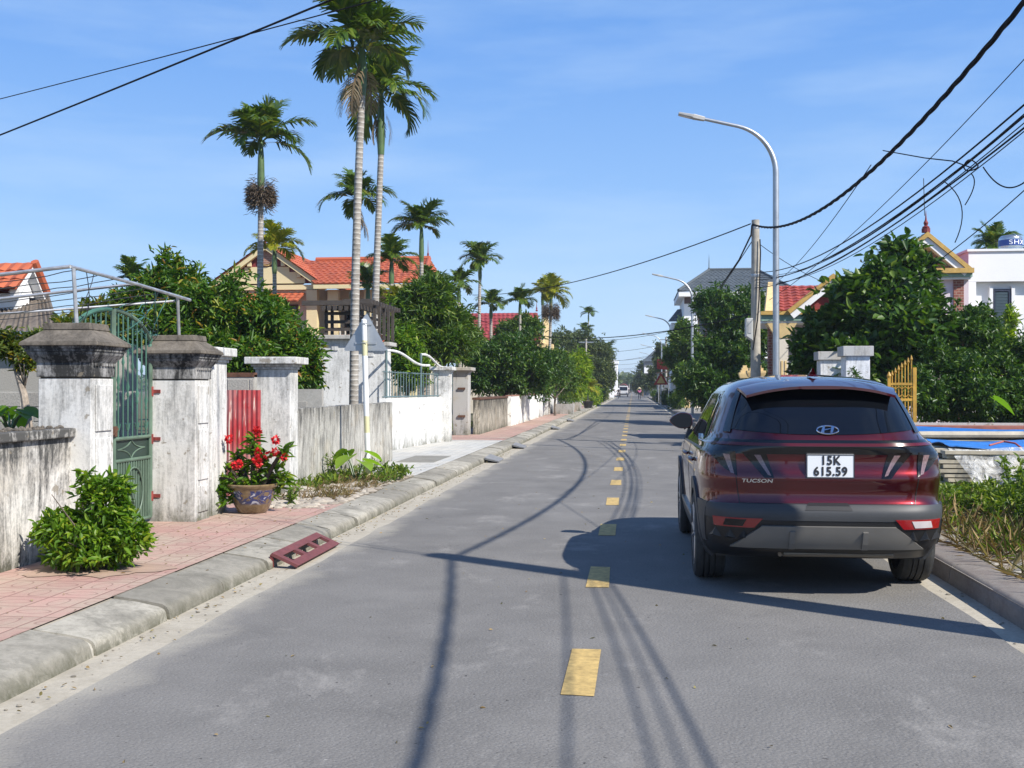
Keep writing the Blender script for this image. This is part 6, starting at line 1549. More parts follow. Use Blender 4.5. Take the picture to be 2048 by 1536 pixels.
def m_film():
    m, nt, b = newmat('clear_plastic_film'); n = N(nt); f = n.noise(n.pos(), 5, 5, .6, 1.5)
    b.inputs['Base Color'].default_value = (.62, .62, .60, 1); b.inputs['Roughness'].default_value = .22
    tr = n.new('ShaderNodeBsdfTransparent'); ms = n.new('ShaderNodeMixShader'); n.l(n.ramp(f, .38, .68, (.12, .12, .12, 1), (.72, .72, .72, 1)), ms.inputs[0])
    n.l(tr.outputs[0], ms.inputs[1]); n.l(b.outputs[0], ms.inputs[2]); n.l(ms.outputs[0], nt.nodes['Material Output'].inputs[0]); n.bump(f, 1, .05, b); return m
def filmpt(u, v, o):
    x = 4.28+1.9*u+.35*v*(1-u)+.06*math.sin(12*u); y = 15.40-.30*v-.10*math.sin(17*u+2*v)*v-.12*math.sin(7*u)*v; z = .735-.60*v-.02*math.sin(9*u); return (x, y-o, z)
mb = MB(); slab(mb, filmpt, 0, .004, 44, 14); tag(mb.build('plastic_film', m_film(), smooth=True), 'crumpled clear plastic film hanging over the near side of the stack', 'plastic sheet')
s = MB(); q = P(2012, 888, 15.6); s.tube([q+Vector((-.22, 0, -.02)), q+Vector((0, .1, .03)), q+Vector((.12, 0, .01)), q+Vector((.17, -.1, -.05))], .013, 8); tag(s.build('hose', plain('red_hose', (.35, .06, .035), .5), smooth=True), 'piece of red hose lying over the plastic film', 'hose')

# jackfruit tree and hedge behind the gate
tree('jackfruit_tree', 'tall broad leaved glossy dark tree behind the white gate posts', Vector((6.1, 28.6, .1)),
     [B(1745, 610, 85, 80, 28), B(1800, 560, 60, 65, 28.5), B(1702, 668, 66, 62, 27.8), B(1655, 672, 42, 48, 28.5), B(1800, 680, 85, 90, 27), B(1720, 740, 90, 70, 27.2), B(1650, 740, 60, 60, 28), B(1830, 620, 50, 60, 28), B(1735, 550, 22, 26, 28.3), B(1614, 705, 24, 34, 28), B(1812, 510, 22, 26, 28.5)],
     6000, 6, .27, .14, 'dark', r=.16, seed=31, gap=.22, gs=1.4, up=.55)
tree('hedge_tree', 'dense small leaved dark green tree at the right by the white house', Vector((9.0, 27.6, .1)),
     [B(1925, 680, 62, 78, 27), B(1890, 760, 80, 80, 26), B(1965, 650, 40, 45, 27.5), B(1990, 760, 70, 75, 26.5), B(2060, 740, 70, 70, 27), B(1950, 800, 90, 50, 25.5), B(2050, 810, 80, 50, 25.5), B(1840, 790, 50, 55, 25)],
     7600, 6, .12, .055, 'dark', r=.1, seed=32, gap=.2, gs=1.7, droop=.3)
tree('vine', 'light feathery vine climbing past the dark window', Vector((10.4, 28.5, .1)), [B(2010, 690, 16, 40, 28.5), B(2020, 640, 9, 25, 28.5)], 260, 6, .16, .04, 'bamboo', r=.02, seed=33, cat='plant')
broadplant('broadleaf_plant', 'single broad pale green leaf in front of the dark hedge', P(1985, 822, 23.5), 1, .25, .42, LF['papaya'], 34, .1, el=(.4, .6))
tree('sapling', 'thin leafy sapling before the larger white gate post', Vector((4.75, 21.6, .13)), [B(1708, 750, 10, 16, 21.6), B(1718, 765, 14, 10, 21.6)], 40, 4, .08, .035, 'dark', r=.01, seed=35, cat='plant')
# weeds on the verge by the car: one mass of leaves over dry litter
vb = [((4.3, 10.4, .30), (.5, 1.2, .36)), ((4.1, 12.4, .22), (.5, 1.2, .24)), ((5.3, 13.4, .30), (.7, 1.0, .32)), ((3.75, 13.6, .16), (.4, 1.0, .18)), ((5.2, 11.6, .40), (.7, 1.0, .46)), ((3.95, 9.0, .25), (.4, .8, .28)), ((4.4, 14.6, .16), (.6, .6, .17)), ((5.6, 14.8, .32), (.8, .8, .34)), ((5.0, 9.6, .35), (.6, .9, .42))]
o = foliage('weeds', vb, 6600, 6, .07, .030, LF['weed'], None, gap=.14, gs=2, shell=.2, up=.8, droop=.3, seed=41); tag(o, 'green weeds overgrowing the right verge', kind='stuff')
scatter('dry_grass', 'dry brown grass and litter on the right verge', (2.83, 4.2, 6.2, 14), 4200, .22, .008, LF['straw'], zf=.13, up=.45, spread=.8)
scatter('verge_grass', 'green grass blades on the right verge', (2.95, 5.5, 6.2, 17), 4200, .19, .013, LF['weed'], zf=.13, up=.9, spread=.55)
scatter('verge_grass', 'grass under the hedge', (5, 13, 17, 27), 7000, .3, .014, LF['weed'], zf=.12, up=.9, spread=.55)
s = MB(); rr = random.Random(19)
for k in range(420): stone(s, (rr.uniform(2.80, 3.3), rr.uniform(6.5, 14), .12), abs(rr.gauss(.014, .012))+.008, rr)
tag(s.build('gravel', m_concrete('gravel_stone', (.36, .34, .30), .3, .3)), 'gravel along the right kerb', kind='stuff')
for k, (x, y, h) in enumerate(((4.05, 11.6, .75), (4.4, 11.2, .85), (4.25, 12.6, .8), (4.3, 10.2, .75), (4.55, 11.0, .95))):
    g_ = Vector((x, y, .13)); t = thing('weed_plant', ['tall sprig of weed nearest the car', 'tallest sprig of weed before the plastic film', 'weed sprig close behind the one nearest the car', 'weed sprig at the right photo edge', 'weed sprig before the red hose'][k], 'weed', g_, 'tall weed sprigs on the verge')
    mb = MB(); pr = []
    for j in range(5):
        e = g_+Vector((random.uniform(-.22, .22), random.uniform(-.15, .15), h*random.uniform(.65, 1.0))); mb.tube([g_, g_.lerp(e, .5)+Vector((0, 0, .04)), e], [.006, .005, .002], 4)
        n = 34; u = RNG.uniform(.25, 1, n); p = np.array(g_)+(np.array(e)-np.array(g_))*u[:, None]; d = unit(rnd_dirs(n)+np.array([0, 0, .3])); pr.append(leaves(p, d, .08, .032))
    mb.build('stem', M['shaft'], t); v, q = merge(pr); npmesh('foliage', v, q, LF['weed'], t)

# trees beyond the poles on the right
tree('mango_tree', 'dark mango tree with dense crown behind the utility pole', P(1450, 800, 48).xy.to_3d()+Vector((.4, 0, .1)),
     [B(1455, 640, 55, 62, 48), B(1500, 680, 45, 60, 47), B(1420, 610, 35, 35, 50), B(1500, 610, 35, 40, 49), B(1440, 720, 60, 60, 47), B(1410, 770, 50, 45, 46), B(1500, 750, 45, 60, 46)], 4600, 6, .24, .08, 'dark', r=.15, seed=51, gap=.24, gs=1.4)
tree('mango_tree', 'second dark roadside tree overhanging the right pavement', P(1390, 800, 66).xy.to_3d()+Vector((.5, 0, .1)),
     [B(1370, 680, 32, 40, 66), B(1395, 720, 40, 45, 66), B(1350, 720, 24, 40, 68), B(1380, 760, 35, 35, 64), B(1420, 790, 25, 30, 58)], 3000, 6, .24, .09, 'mid', r=.15, seed=52, gap=.1, gs=.9)
tree('shade_tree', 'distant tree behind the far street lamps on the right', P(1322, 800, 135).xy.to_3d()+Vector((0, 0, .1)),
     [B(1322, 720, 18, 40, 135), B(1335, 735, 20, 35, 130), B(1312, 752, 18, 26, 140), B(1296, 765, 16, 18, 170)], 2400, 6, .30, .13, 'far', r=.2, seed=53, gap=.05, gs=.6)
tree('shade_tree', 'distant pale tree where the road ends on the right', P(1285, 800, 210).xy.to_3d()+Vector((0, 0, .1)),
     [B(1284, 752, 9, 30, 210), B(1278, 770, 12, 16, 210)], 900, 6, .5, .2, 'far', r=.2, seed=54)
for k, (px, Y, h) in enumerate(((1345, 74, 1.0), (1327, 92, 1.1), (1316, 112, .9), (1305, 128, 1.0))):
    g_ = P(px, 780, Y); tree('bush', ['leafy bush at the right wall foot, nearest of the row', 'second leafy bush along the right pavement', 'third leafy bush along the right pavement', 'farthest leafy bush along the right pavement'][k], Vector((g_.x+.3, Y, .14)), [((g_.x+.3, Y, h*.7), (h*.6, h*.9, h*.7))], 420, 6, .16, .06, ['mid', 'dark', 'far', 'mid'][k], r=.03, seed=60+k, cat='bush', group='bushes along the right pavement')
# trees closing the end of the road
for k, (px, py, rx, ry, Y, lf) in enumerate(((1236, 768, 12, 16, 360, 'far'), (1262, 764, 14, 14, 380, 'far'), (1250, 762, 8, 10, 420, 'far'), (1222, 766, 14, 18, 330, 'far'), (1275, 766, 10, 16, 330, 'far'))):
    b = B(px, py, rx, ry, Y); tree('shade_tree', ['faint tree left of the road end', 'faint tree right of the road end', 'smallest faint tree straight down the road', 'faint tree at the left road end behind the pale building', 'faint tree at the right road end before the grey house'][k], Vector((b[0][0], Y, .05)), [b], 500, 6, .7, .3, lf, r=.25, seed=70+k, group='faint trees at the road end')
for k, (px, Y) in enumerate(((1238, 340), (1258, 350), (1270, 320))):
    q = P(px, 762, Y); palm('palm_tree', ['faint palm at the road end, leftmost of three', 'faint palm in the middle of the road end', 'faint palm at the road end, rightmost of three'][k], (q.x, Y, .05), q, 2.6, 301+k, nf=9, r=.15, shaft=.9)
# distant wooded plain, nobody could count it
n = 16000; xs = RNG.uniform(-700, 700, n); ys = RNG.uniform(520, 900, n); keep = (np.abs(xs) > 0); hz = RNG.uniform(0, 1, n)**.8*(5+2.5*np.sin(xs*.021)+1.8*np.sin(xs*.07+2)); p = np.stack([xs, ys, hz], 1)
v, q = leaves(p, rnd_dirs(n)+np.array([0, 0, .3]), 6.5, 3.2); tag(npmesh('distant_wood', v, q, LF['far']), 'distant line of trees on the horizon', kind='stuff')

# right boundary walls and shopfront bits
t = thing('garden_wall', 'grey rendered wall under the dark mango tree', 'wall', (4.4, 50, .14)); s = MB(); s.box(4.3, 4.5, 39.5, 62, 0, 1.7); s.build('wall', M['render_grey'], t)
s = MB(); s.box(4.2, 4.6, 39.5, 39.9, 0, 2.0); s.build('pillar', M['render_grey'], t)
def steppost(label, px0, px1, pyt, Y):
    a, b = P(px0, pyt, Y), P(px1, pyt, Y); t = thing('gate_post', label, 'gate post', ((a.x+b.x)/2, Y, .14), 'yellow stepped gate posts'); w = b.x-a.x
    s = MB(); s.box(a.x+.16*w, b.x-.16*w, Y, Y+.68*w, 0, a.z-.55); s.build('shaft', M['palewall'], t)
    s = MB(); z = a.z-.55
    for o0, o1, h in ((.10, 0, .14), (0, 0, .07), (.14, .14, .09), (.24, .24, .09), (.34, .34, .09)): s.frustum((a.x+o0*w, b.x-o0*w, Y-.06+o0*.5*w, Y+.74*w-o0*.5*w), (a.x+o1*w, b.x-o1*w, Y-.06+o1*.5*w, Y+.74*w-o1*.5*w), z+.001, z+h); z += h
    s.build('stepped_cap', M['ochrelight'], t)
steppost('yellow gate post with stepped cap right of the utility pole foot', 1494, 1532, 721, 37.0); steppost('yellow gate post with stepped cap left of the utility pole foot', 1478, 1502, 727, 42.0)
# canopies in front of the far right shops
for k, (px, py, Y, lb) in enumerate(((1345, 752, 92, 'dark flat canopy over the shaded right pavement'), (1324, 744, 110, 'second dark canopy beside the orange flag'))):
    q = P(px, py, Y); t = thing('canopy', lb, 'canopy', (q.x+1, Y, .14)); s = MB(); s.hexa([(q.x-.6, Y-3, q.z-.15), (q.x+3, Y-3, q.z+.25), (q.x+3, Y+3, q.z+.25), (q.x-.6, Y+3, q.z-.15), (q.x-.6, Y-3, q.z-.09), (q.x+3, Y-3, q.z+.31), (q.x+3, Y+3, q.z+.31), (q.x-.6, Y+3, q.z-.09)]); s.build('roof', M['woodframe'], t)
    for yy in (-2.8, 2.8): s = MB(); s.tube([(q.x-.4, Y+yy, .1), (q.x-.4, Y+yy, q.z-.13)], .05, 6); s.build('post', M['pipe'], t)
q = P(1395, 700, 70); t = thing('tarp_awning', 'blue tarpaulin awning hanging among the right trees', 'awning', (q.x, 70, 2)); mb = MB(); slab(mb, lambda u, v, o: (q.x-.3+2.4*u, 69.5+2*v, q.z-.4+.5*v-.15*math.sin(math.pi*u)+o), 0, .02, 10, 6); mb.build('sheet', m_tarp('navy_tarpaulin', (.02, .05, .18)), t)
s = MB(); s.tube([(q.x-.25, 69.6, .1), (q.x-.25, 69.6, q.z-.4)], .03, 6); s.build('pole', M['pipe'], t)
# far shop wall with a red board
t = thing('shop', 'low shop front with cream pier and red board in the shade on the right', 'shop', (5, 84, .14)); s = MB(); s.box(4.4, 9, 80, 98, 0, 3.0); s.build('wall', M['palewall'], t); s = MB(); s.box(4.36, 4.395, 86, 90, .2, 2.3); s.build('doorway', M['window'], t); s = MB(); s.box(3.7, 4.1, 79.2, 79.7, .1, 2.9); s.build('pier', M['ochrelight'], t); s = MB(); s.box(4.25, 4.39, 91, 96, 2.3, 2.9); s.build('board', M['rust'], t)
# wheelie bin
g_ = G(1357, 812, .14); t = thing('litter_bin', 'dark green wheelie bin on the right pavement', 'bin', (3.7, g_.y, .14)); x_, y_ = 3.75, g_.y
s = MB(); s.frustum((x_-.24, x_+.24, y_-.26, y_+.26), (x_-.30, x_+.30, y_-.34, y_+.34), .24, 1.04); s.build('tub', plain('bin_green', (.015, .10, .06), .5), t, bevel=.02)
s = MB(); s.hexa([(x_-.32, y_-.37, 1.042), (x_+.32, y_-.37, 1.042), (x_+.32, y_+.36, 1.042), (x_-.32, y_+.36, 1.042), (x_-.30, y_-.33, 1.12), (x_+.30, y_-.33, 1.12), (x_+.30, y_+.30, 1.16), (x_-.30, y_+.30, 1.16)]); s.build('lid', plain('bin_lid', (.012, .075, .045), .5), t, bevel=.015)
for sx_ in (-1, 1): s = MB(); s.lathe([(.001, -.03), (.1, -.03), (.1, .03), (.001, .03)], (x_+sx_*.27, y_+.25, .24), 'x', 14); s.build('wheel', M['tyre'], t)
# triangular warning signs facing the far lane
g_ = P(1322, 760, 92); t = thing('traffic_sign', 'red and yellow triangular warning sign at the right kerb', 'traffic sign', (g_.x, 92, .14)); s = MB(); s.tube([(g_.x, 92, .1), (g_.x, 92, g_.z+.4)], .05, 8); s.build('pole', M['pipe'], t)
r_ = .62; s = MB(); s.prism([(g_.x-r_, g_.z-.4), (g_.x+r_, g_.z-.4), (g_.x, g_.z+.65)], 'y', 91.9, 91.93); sg = s.build('sign_plate', M['redlens'], t); s = MB(); s.prism([(g_.x-.36, g_.z-.27), (g_.x+.36, g_.z-.27), (g_.x, g_.z+.36)], 'y', 91.88, 91.897); s.build('sign_face', M['ochre'], sg)
# flag on a pole
q = P(1325, 728, 100); t = thing('flag', 'orange red flag hanging over the right pavement', 'flag', (q.x, 100, 3)); mb = MB(); slab(mb, lambda u, v, o: (q.x-.5+1.1*u, 100+.12*math.sin(6*u+2*v)+o, q.z-.45+.9*v-.1*u), 0, .01, 10, 6); mb.build('cloth', plain('flag_red', (.50, .045, .02), .7), t); s = MB(); s.tube([(q.x+.6, 100, q.z-.9), (q.x+.55, 100, q.z+.6)], .025, 6); s.build('pole', M['pipe'], t)
# potted plants and planter boxes on the left pavement, far
for k, (px, py, Y, w, mt_, lb) in enumerate(((1130, 812, 60, .9, 'render_grey', 'stone trough planter on the left pavement, nearest'), (1150, 806, 69, .7, 'render_grey', 'second stone trough planter on the left pavement'), (1176, 800, 78, .5, 'blackplastic', 'dark round pot with palm on the left pavement'))):
    q = P(px, py, Y); t = thing('planter', lb, 'planter', (q.x, Y, PZ), 'planters on the left pavement'); s = MB()
    if k < 2: s.frustum((q.x-w/2, q.x+w/2, Y-.3, Y+.8), (q.x-w*.55, q.x+w*.55, Y-.35, Y+.85), PZ, PZ+.55)
    else: s.lathe([(.001, 0), (.25, 0), (.38, .5), (.34, .5), (.3, .4), (.001, .4)], (q.x, Y, PZ), n=16)
    s.build('tub', M[mt_], t)
    s = MB(); s.box(q.x-w*.3, q.x+w*.3, Y-.2, Y+.3, PZ+.42, PZ+.552); s.build('soil', M['soil'], t)
    if k < 2: tree('potted_plant', ['spiky leafy plant growing in the nearest stone trough', 'low leafy plant growing in the second stone trough'][k], (q.x, Y+.2, PZ+.5), [((q.x, Y+.2, PZ+.95), (.45, .5, .5))], 160, 6, .16, .03, 'mid', r=.02, seed=80+k, cat='plant')
    else: palm('potted_palm', 'young palm growing in the dark round pot', (q.x, Y, PZ+.4), (q.x, Y, PZ+1.3), 1.2, 401, nf=10, r=.04, shaft=.4, mat='palmy', group=None, skirt=0)
s = MB(); s.box(-4.0, -3.6, 71, 71.5, PZ, PZ+.6); tag(s.build('crate', plain('teal_plastic', (.02, .22, .20), .5), bevel=.02), 'teal plastic crate beside the far planters', 'crate')
for k, (px, Y) in enumerate(((1192, 84), (1200, 96), (1207, 108), (1212, 122))):
    q = P(px, 785, Y); tree('bush', ['green kerbside bush on the left, nearest', 'second green kerbside bush on the left', 'third green kerbside bush on the left', 'farthest green kerbside bush on the left'][k], (q.x-.3, Y, PZ), [((q.x-.3, Y, PZ+.8), (.75, 1.4, .8))], 420, 6, .18, .06, ['bamboo', 'mid', 'olive', 'mid'][k], r=.03, seed=90+k, cat='bush', group='kerbside bushes on the left')

# grit, twigs and leaves gathered along both gutters
s = MB(); rr = random.Random(77)
for k in range(380):
    x = rr.choice((-3.08+abs(rr.gauss(0, .09)), 2.48-abs(rr.gauss(0, .10)))); stone(s, (x, rr.uniform(4, 26), -.006), abs(rr.gauss(.004, .005))+.003, rr)
tag(s.build('gutter_grit', m_concrete('grit_stone', (.30, .27, .22), .35, .3)), 'grit and crumbs gathered in the gutters', kind='stuff')
n = 420; xs = np.where(RNG.uniform(0, 1, n) < .6, -3.06+np.abs(RNG.normal(size=n))*.12, RNG.uniform(-2.7, 2.3, n)); p = np.stack([xs, RNG.uniform(4, 30, n), np.full(n, .006)], 1); v, q = leaves(p, unit(RNG.normal(size=p.shape)*np.array([1, 1, .12])), .032, .015); tag(npmesh('road_leaves', v, q, LF['straw']), 'dry leaf scraps blown over the road', kind='stuff')
# ------------------------------------------------------------------ lamps, poles, cables
M['galv'] = plain('galvanised_steel', (.42, .44, .46), .42, .75, var=.12, scale=5)
M['conc_pole'] = plain('concrete_pole', (.36, .33, .28), .9, var=.2, scale=5, bump=.3)
M['lamphead'] = plain('lamp_housing', (.42, .41, .39), .5, .2, var=.1)
M['cable'] = plain('black_cable', (.010, .010, .013), .8, var=.2, spec=.2)
def street_lamp(label, x, y):
    t = thing('street_lamp', label, 'street lamp', (x, y, .14), 'street lamps along the right kerb')
    s = MB(); pts = [(x, y, .14), (x, y, 3), (x, y, 6.55)]; n = 12; R_ = 1.15
    for k in range(1, n+1):
        a = k/n*R(76); pts.append((x-R_*(1-math.cos(a)), y, 6.55+R_*math.sin(a)*1.0))
    e = pts[-1]; ex, ez = e[0]-.82, e[2]+.20; pts.append((ex, y, ez))
    m = len(pts); s.tube(pts, [.075-.035*k/(m-1) if k > 1 else (.085, .075)[k] for k in range(m)], 12); s.build('pole', M['galv'], t, smooth=True)
    s = MB(); s.box(x-.14, x+.14, y-.14, y+.14, .14, .165); s.build('base_plate', M['galv'], t)
    d = Vector((-1, 0, .24)).normalized(); u = Vector((.24, 0, 1)).normalized(); c = Vector((ex, y, ez))
    def q(a, w, h): return c+d*a+Vector((0, w, 0))+u*h
    s = MB()
    for a0, a1, w0, w1, h0, h1, b0, b1 in ((-.06, .22, .06, .10, .045, .05, -.045, -.05), (.221, .56, .115, .10, .035, .022, -.04, -.03)):
        s.hexa([q(a0, -w0, b0), q(a1, -w1, b1), q(a1, w1, b1), q(a0, w0, b0), q(a0, -w0, h0), q(a1, -w1, h1), q(a1, w1, h1), q(a0, w0, h0)])
    hd = s.build('lamp_head', M['lamphead'], t, bevel=.012)
    s = MB(); s.hexa([q(.26, -.08, -.048), q(.53, -.075, -.038), q(.53, .075, -.038), q(.26, .08, -.048), q(.26, -.08, -.041), q(.53, -.075, -.031), q(.53, .075, -.031), q(.26, .08, -.041)]); s.build('lens', M['whitelens'], hd)
    return t
lamp = street_lamp('tall curved steel street lamp nearest, rising behind the car', 3.30, 25.7)
LAB = ['second street lamp, in front of the dark roofed house', 'third street lamp, above the dark roadside trees', 'fourth street lamp down the right kerb', 'fifth street lamp down the right kerb', 'sixth street lamp down the right kerb', 'seventh street lamp down the right kerb', 'eighth, most distant street lamp down the right kerb']
for k, y in enumerate((61.5, 96, 127, 160, 193, 228, 262)): dup(lamp, (3.30, y, .14), LAB[k])
def pole(label, x, y, h, r=.15, cross=False):
    t = thing('utility_pole', label, 'utility pole', (x, y, .14), 'concrete utility poles')
    s = MB(); s.tube([(x, y, .1), (x, y, h)], [r, r*.68], 14); s.build('shaft', M['conc_pole'], t, smooth=True)
    s = MB(); s.lathe([(r*.70, 0), (r*.74, .04), (r*.70, .08)], (x, y, h-.25), n=12); s.lathe([(r*.78, 0), (r*.82, .04), (r*.78, .08)], (x, y, 4.5), n=12); s.build('clamp', M['galv'], t)
    if cross:
        s = MB(); s.box(x-.7, x+.7, y-.05, y+.05, h-.35, h-.25); s.build('crossarm', M['galv'], t)
    return t
p1 = P(1511, 440, 29.3); PX1, PY1, PH1 = p1.x, 29.3, p1.z
pole('concrete utility pole with cables, beside the nearest street lamp', PX1, PY1, PH1)
PX0, PY0, PH0 = 3.85, 6.15, 6.15
pole('concrete utility pole just outside the right edge of the view', PX0, PY0, PH0, .20)
pole('concrete utility pole behind the viewpoint', 3.85, -17, 6.2, .16)
q = P(1302, 690, 165); pole('distant utility pole beside the far street lamps', 3.6, 120, 7.2, .14, True)
pole('farther utility pole near the distant grey house', 3.6, 175, 7.2, .14, True)
pole('distant utility pole with crossarm among the left trees', P(1172, 700, 100).x, 100, P(1172, 678, 100).z, .14, True)
# meter cabinet on the pole
t = thing('meter_box', 'pale grey meter cabinet strapped to the utility pole', 'meter box', (PX1, PY1, 2.5)); a, b = P(1491, 637, PY1-.12), P(1503, 682, PY1-.12)
s = MB(); s.hexa([(a.x, PY1-.3, b.z+.12), (b.x+.02, PY1-.3, b.z), (b.x+.02, PY1+.1, b.z), (a.x, PY1+.1, b.z+.12), (a.x, PY1-.3, a.z), (b.x+.02, PY1-.3, a.z), (b.x+.02, PY1+.1, a.z), (a.x, PY1+.1, a.z)]); s.build('cabinet', plain('cabinet_grey', (.46, .46, .44), .55, var=.08), t, bevel=.015)
s = MB(); s.box(a.x+.05, b.x-.02, PY1-.312, PY1-.301, b.z+.2, a.z-.08); s.build('cabinet_door', plain('cabinet_door', (.38, .38, .37), .55), t); s = MB(); s.tube([(a.x+.08, PY1-.1, b.z), (a.x+.09, PY1-.1, b.z-.3)], .012, 5); s.build('conduit', M['cable'], t)
def sag(a, b, d, n=26): a, b = Vector(a), Vector(b); return [a.lerp(b, k/n)-Vector((0, 0, 4*d*(k/n)*(1-k/n))) for k in range(n+1)]
def cable(label, pts, r=.012, n=6, cat='cable', name='overhead_cable', group=None):
    s = MB(); s.tube(pts, r, n); return tag(s.build(name, M['cable'], smooth=True), label, cat, group)
def twisted(label, pts, r=.017, off=.017, turns=5):
    s = MB(); L_ = 0; pts = [Vector(p) for p in pts]
    fine = []
    for i in range(len(pts)-1):
        for q in range(10): fine.append(pts[i].lerp(pts[i+1], q/10))
    fine.append(pts[-1])
    for ph in range(3):
        out = []; L_ = 0
        for i, p in enumerate(fine):
            if i: L_ += (fine[i]-fine[i-1]).length
            a = L_*turns+ph*2.094; out.append(p+Vector((math.cos(a)*off, 0, math.sin(a)*off)))
        s.tube(out, r, 6)
    return tag(s.build('overhead_cable', M['cable'], smooth=True), label, 'cable')
A0, A1 = Vector((PX0-.1, PY0, PH0-.28)), Vector((PX1-.08, PY1, PH1-.12))
twisted('thick twisted black power cable swooping down to the utility pole top', sag(A0, A1, 1.15), .015, .016, 4.2)
twisted('thick twisted power cable running back over the viewpoint', sag(A0, (3.75, -17, 6.05), 1.3), .015, .016, 4.2)
# telephone bundle lower down
rr = random.Random(2); z0 = 4.35; Z0 = Vector((PX0-.1, PY0, z0)); Z1 = Vector((PX1+.02, PY1-.1, P(1520, 565, PY1).z))
LBL = ['lowest', 'second lowest', 'third', 'middle', 'fifth', 'second highest', 'highest']
for k in range(7):
    off = Vector((rr.uniform(-.05, .05), 0, rr.uniform(-.06, .06)+.05*k)); o2 = Vector((rr.uniform(-.05, .05), 0, .07*k-.15))
    cable(LBL[k]+' line of the sagging black cable bundle on the right', sag(Z0+off, Z1+o2, .55+.05*(k % 3)+.02*k), .0058 if k % 3 else .010, group='sagging cable bundle on the right')
for k, (dz, sg, r_) in enumerate(((-.06, .95, .013), (.02, .86, .008), (.12, .80, .010), (.36, .55, .011))):
    cable(['lowest', 'second lowest', 'second highest', 'highest'][k]+' black cable passing back over the viewpoint', sag(Z0+Vector((0, 0, dz)), Vector((3.8, -17, 4.3+dz*1.3)), sg), r_, group='cables behind the viewpoint')
# coiled slack and hanging ends at the knot
kn = P(1942, 335, 9.6)
for k, (dx, dz, lb) in enumerate(((-12, 75, 'loose wire end hanging from the cable bundle, right of two'), (-32, 150, 'longer loose wire end hanging from the cable bundle, left of two'))):
    e = P(1942+dx, 335+dz, 9.9+.4*k); cable(lb, [(kn+Vector((-.15*k, .3*k, -.05)))*(1-u)**2+((kn+e)/2+Vector((.10, 0, .04)))*2*u*(1-u)+e*u*u for u in [i/12 for i in range(13)]], .005, 5, name='loose_wire', cat='wire')
s = MB(); s.tube([kn+Vector((.055*math.cos(a), .03*math.sin(2*a), .045*math.sin(a)+.02)) for a in [2*math.pi*i/30 for i in range(31)]], .006, 5); tag(s.build('cable_tie', M['cable'], smooth=True), 'looped slack tying the cable bundle together', 'cable loop')
cable('thin wire linking the twisted cable to the bundle knot', [P(1766, 301, 12.6), P(1850, 316, 11), P(1905, 322, 10.2), kn], .006, 5)
for k, (b, lb) in enumerate(((P(2060, 355, 8.5), 'thin slack wire curving right from the knot'), (P(2060, 335, 8.2), 'upper thin slack wire right of the knot'))):
    cable(lb, sag(kn+Vector((.1+.5*k, -.2*k, .12*k)), b, .12), .006, 5)
cable('thin straight wire crossing high to the right edge', sag(Vector((3.6, 29.4, 3.9)), P(2070, 95, 14), .25), .007, 5)
cable('thin slanting wire crossing the twisted cable', sag(P(1742, 330, 13), P(1555, 562, 28), .15), .006, 5)
cable('service wire slanting from pole to the porch roof', sag(Vector((PX1+.05, PY1, P(1518, 485, PY1).z)), P(1662, 570, 31.8), .1), .009, 5)
cable('service wire running to the white house at right', sag(P(1660, 612, 31.5), P(2080, 352, 14), .45), .008, 5)
s = MB(); a = Vector((PX1-.1, PY1-.05, PH1-.15)); s.tube([a, P(1502, 470, PY1-.1), P(1478, 520, PY1+4), P(1440, 575, PY1+18)], .022, 6); tag(s.build('overhead_cable', M['cable'], smooth=True), 'thick cable dropping left from the pole top into the trees', 'cable')
s = MB(); s.tube([Vector((PX1+.1, PY1-.13, P(1512, 480, PY1).z)), P(1521, 505, PY1-.15), P(1518, 600, PY1-.17), P(1515, 640, PY1-.17), P(1506, 700, PY1-.17)], .018, 6); tag(s.build('pole_cable', M['cable'], smooth=True), 'black cable running down the face of the utility pole', 'cable')
# over the road, to the left side houses
cable('thicker black wire crossing the sky at top left', sag(A0+Vector((0, 0, -.02)), P(-230, 361, 16.5), .05), .011)
cable('thinner black wire crossing the sky at top left', sag(Vector((PX0-.1, PY0, 5.0)), P(-260, 262, 20), .06), .007)
L1 = A1+Vector((-.05, 0, .02))
for k, (e, d, z, lb) in enumerate(((P(945, 590, 56), .5, 0, 'wire from the utility pole top across to the left palms'), (P(960, 640, 58), .8, -2.4, 'lower wire from the utility pole across the road to the red roof'), )):
    cable(lb, sag(L1+Vector((0, 0, z)), e, d), .016)
for k in range(9):
    y = 95+k*24; zz = 6.6-.2*(k % 3); cable(['nearest', 'second', 'third', 'fourth', 'fifth', 'sixth', 'seventh', 'eighth', 'farthest'][k]+' thin wire spanning the distant road', sag((3.5, y, zz), (-5.2, y+rr.uniform(4, 18), zz-rr.uniform(.2, 1.2)), .3), .018, 4, group='thin wires spanning the distant road')
cable('long wire running along the right side of the road', sag((PX1, PY1, 5.6), (3.6, 120, 6.9), 1.0), .014); cable('second long wire along the right side of the road', sag((3.6, 120, 6.9), (3.6, 175, 6.9), .6), .016)
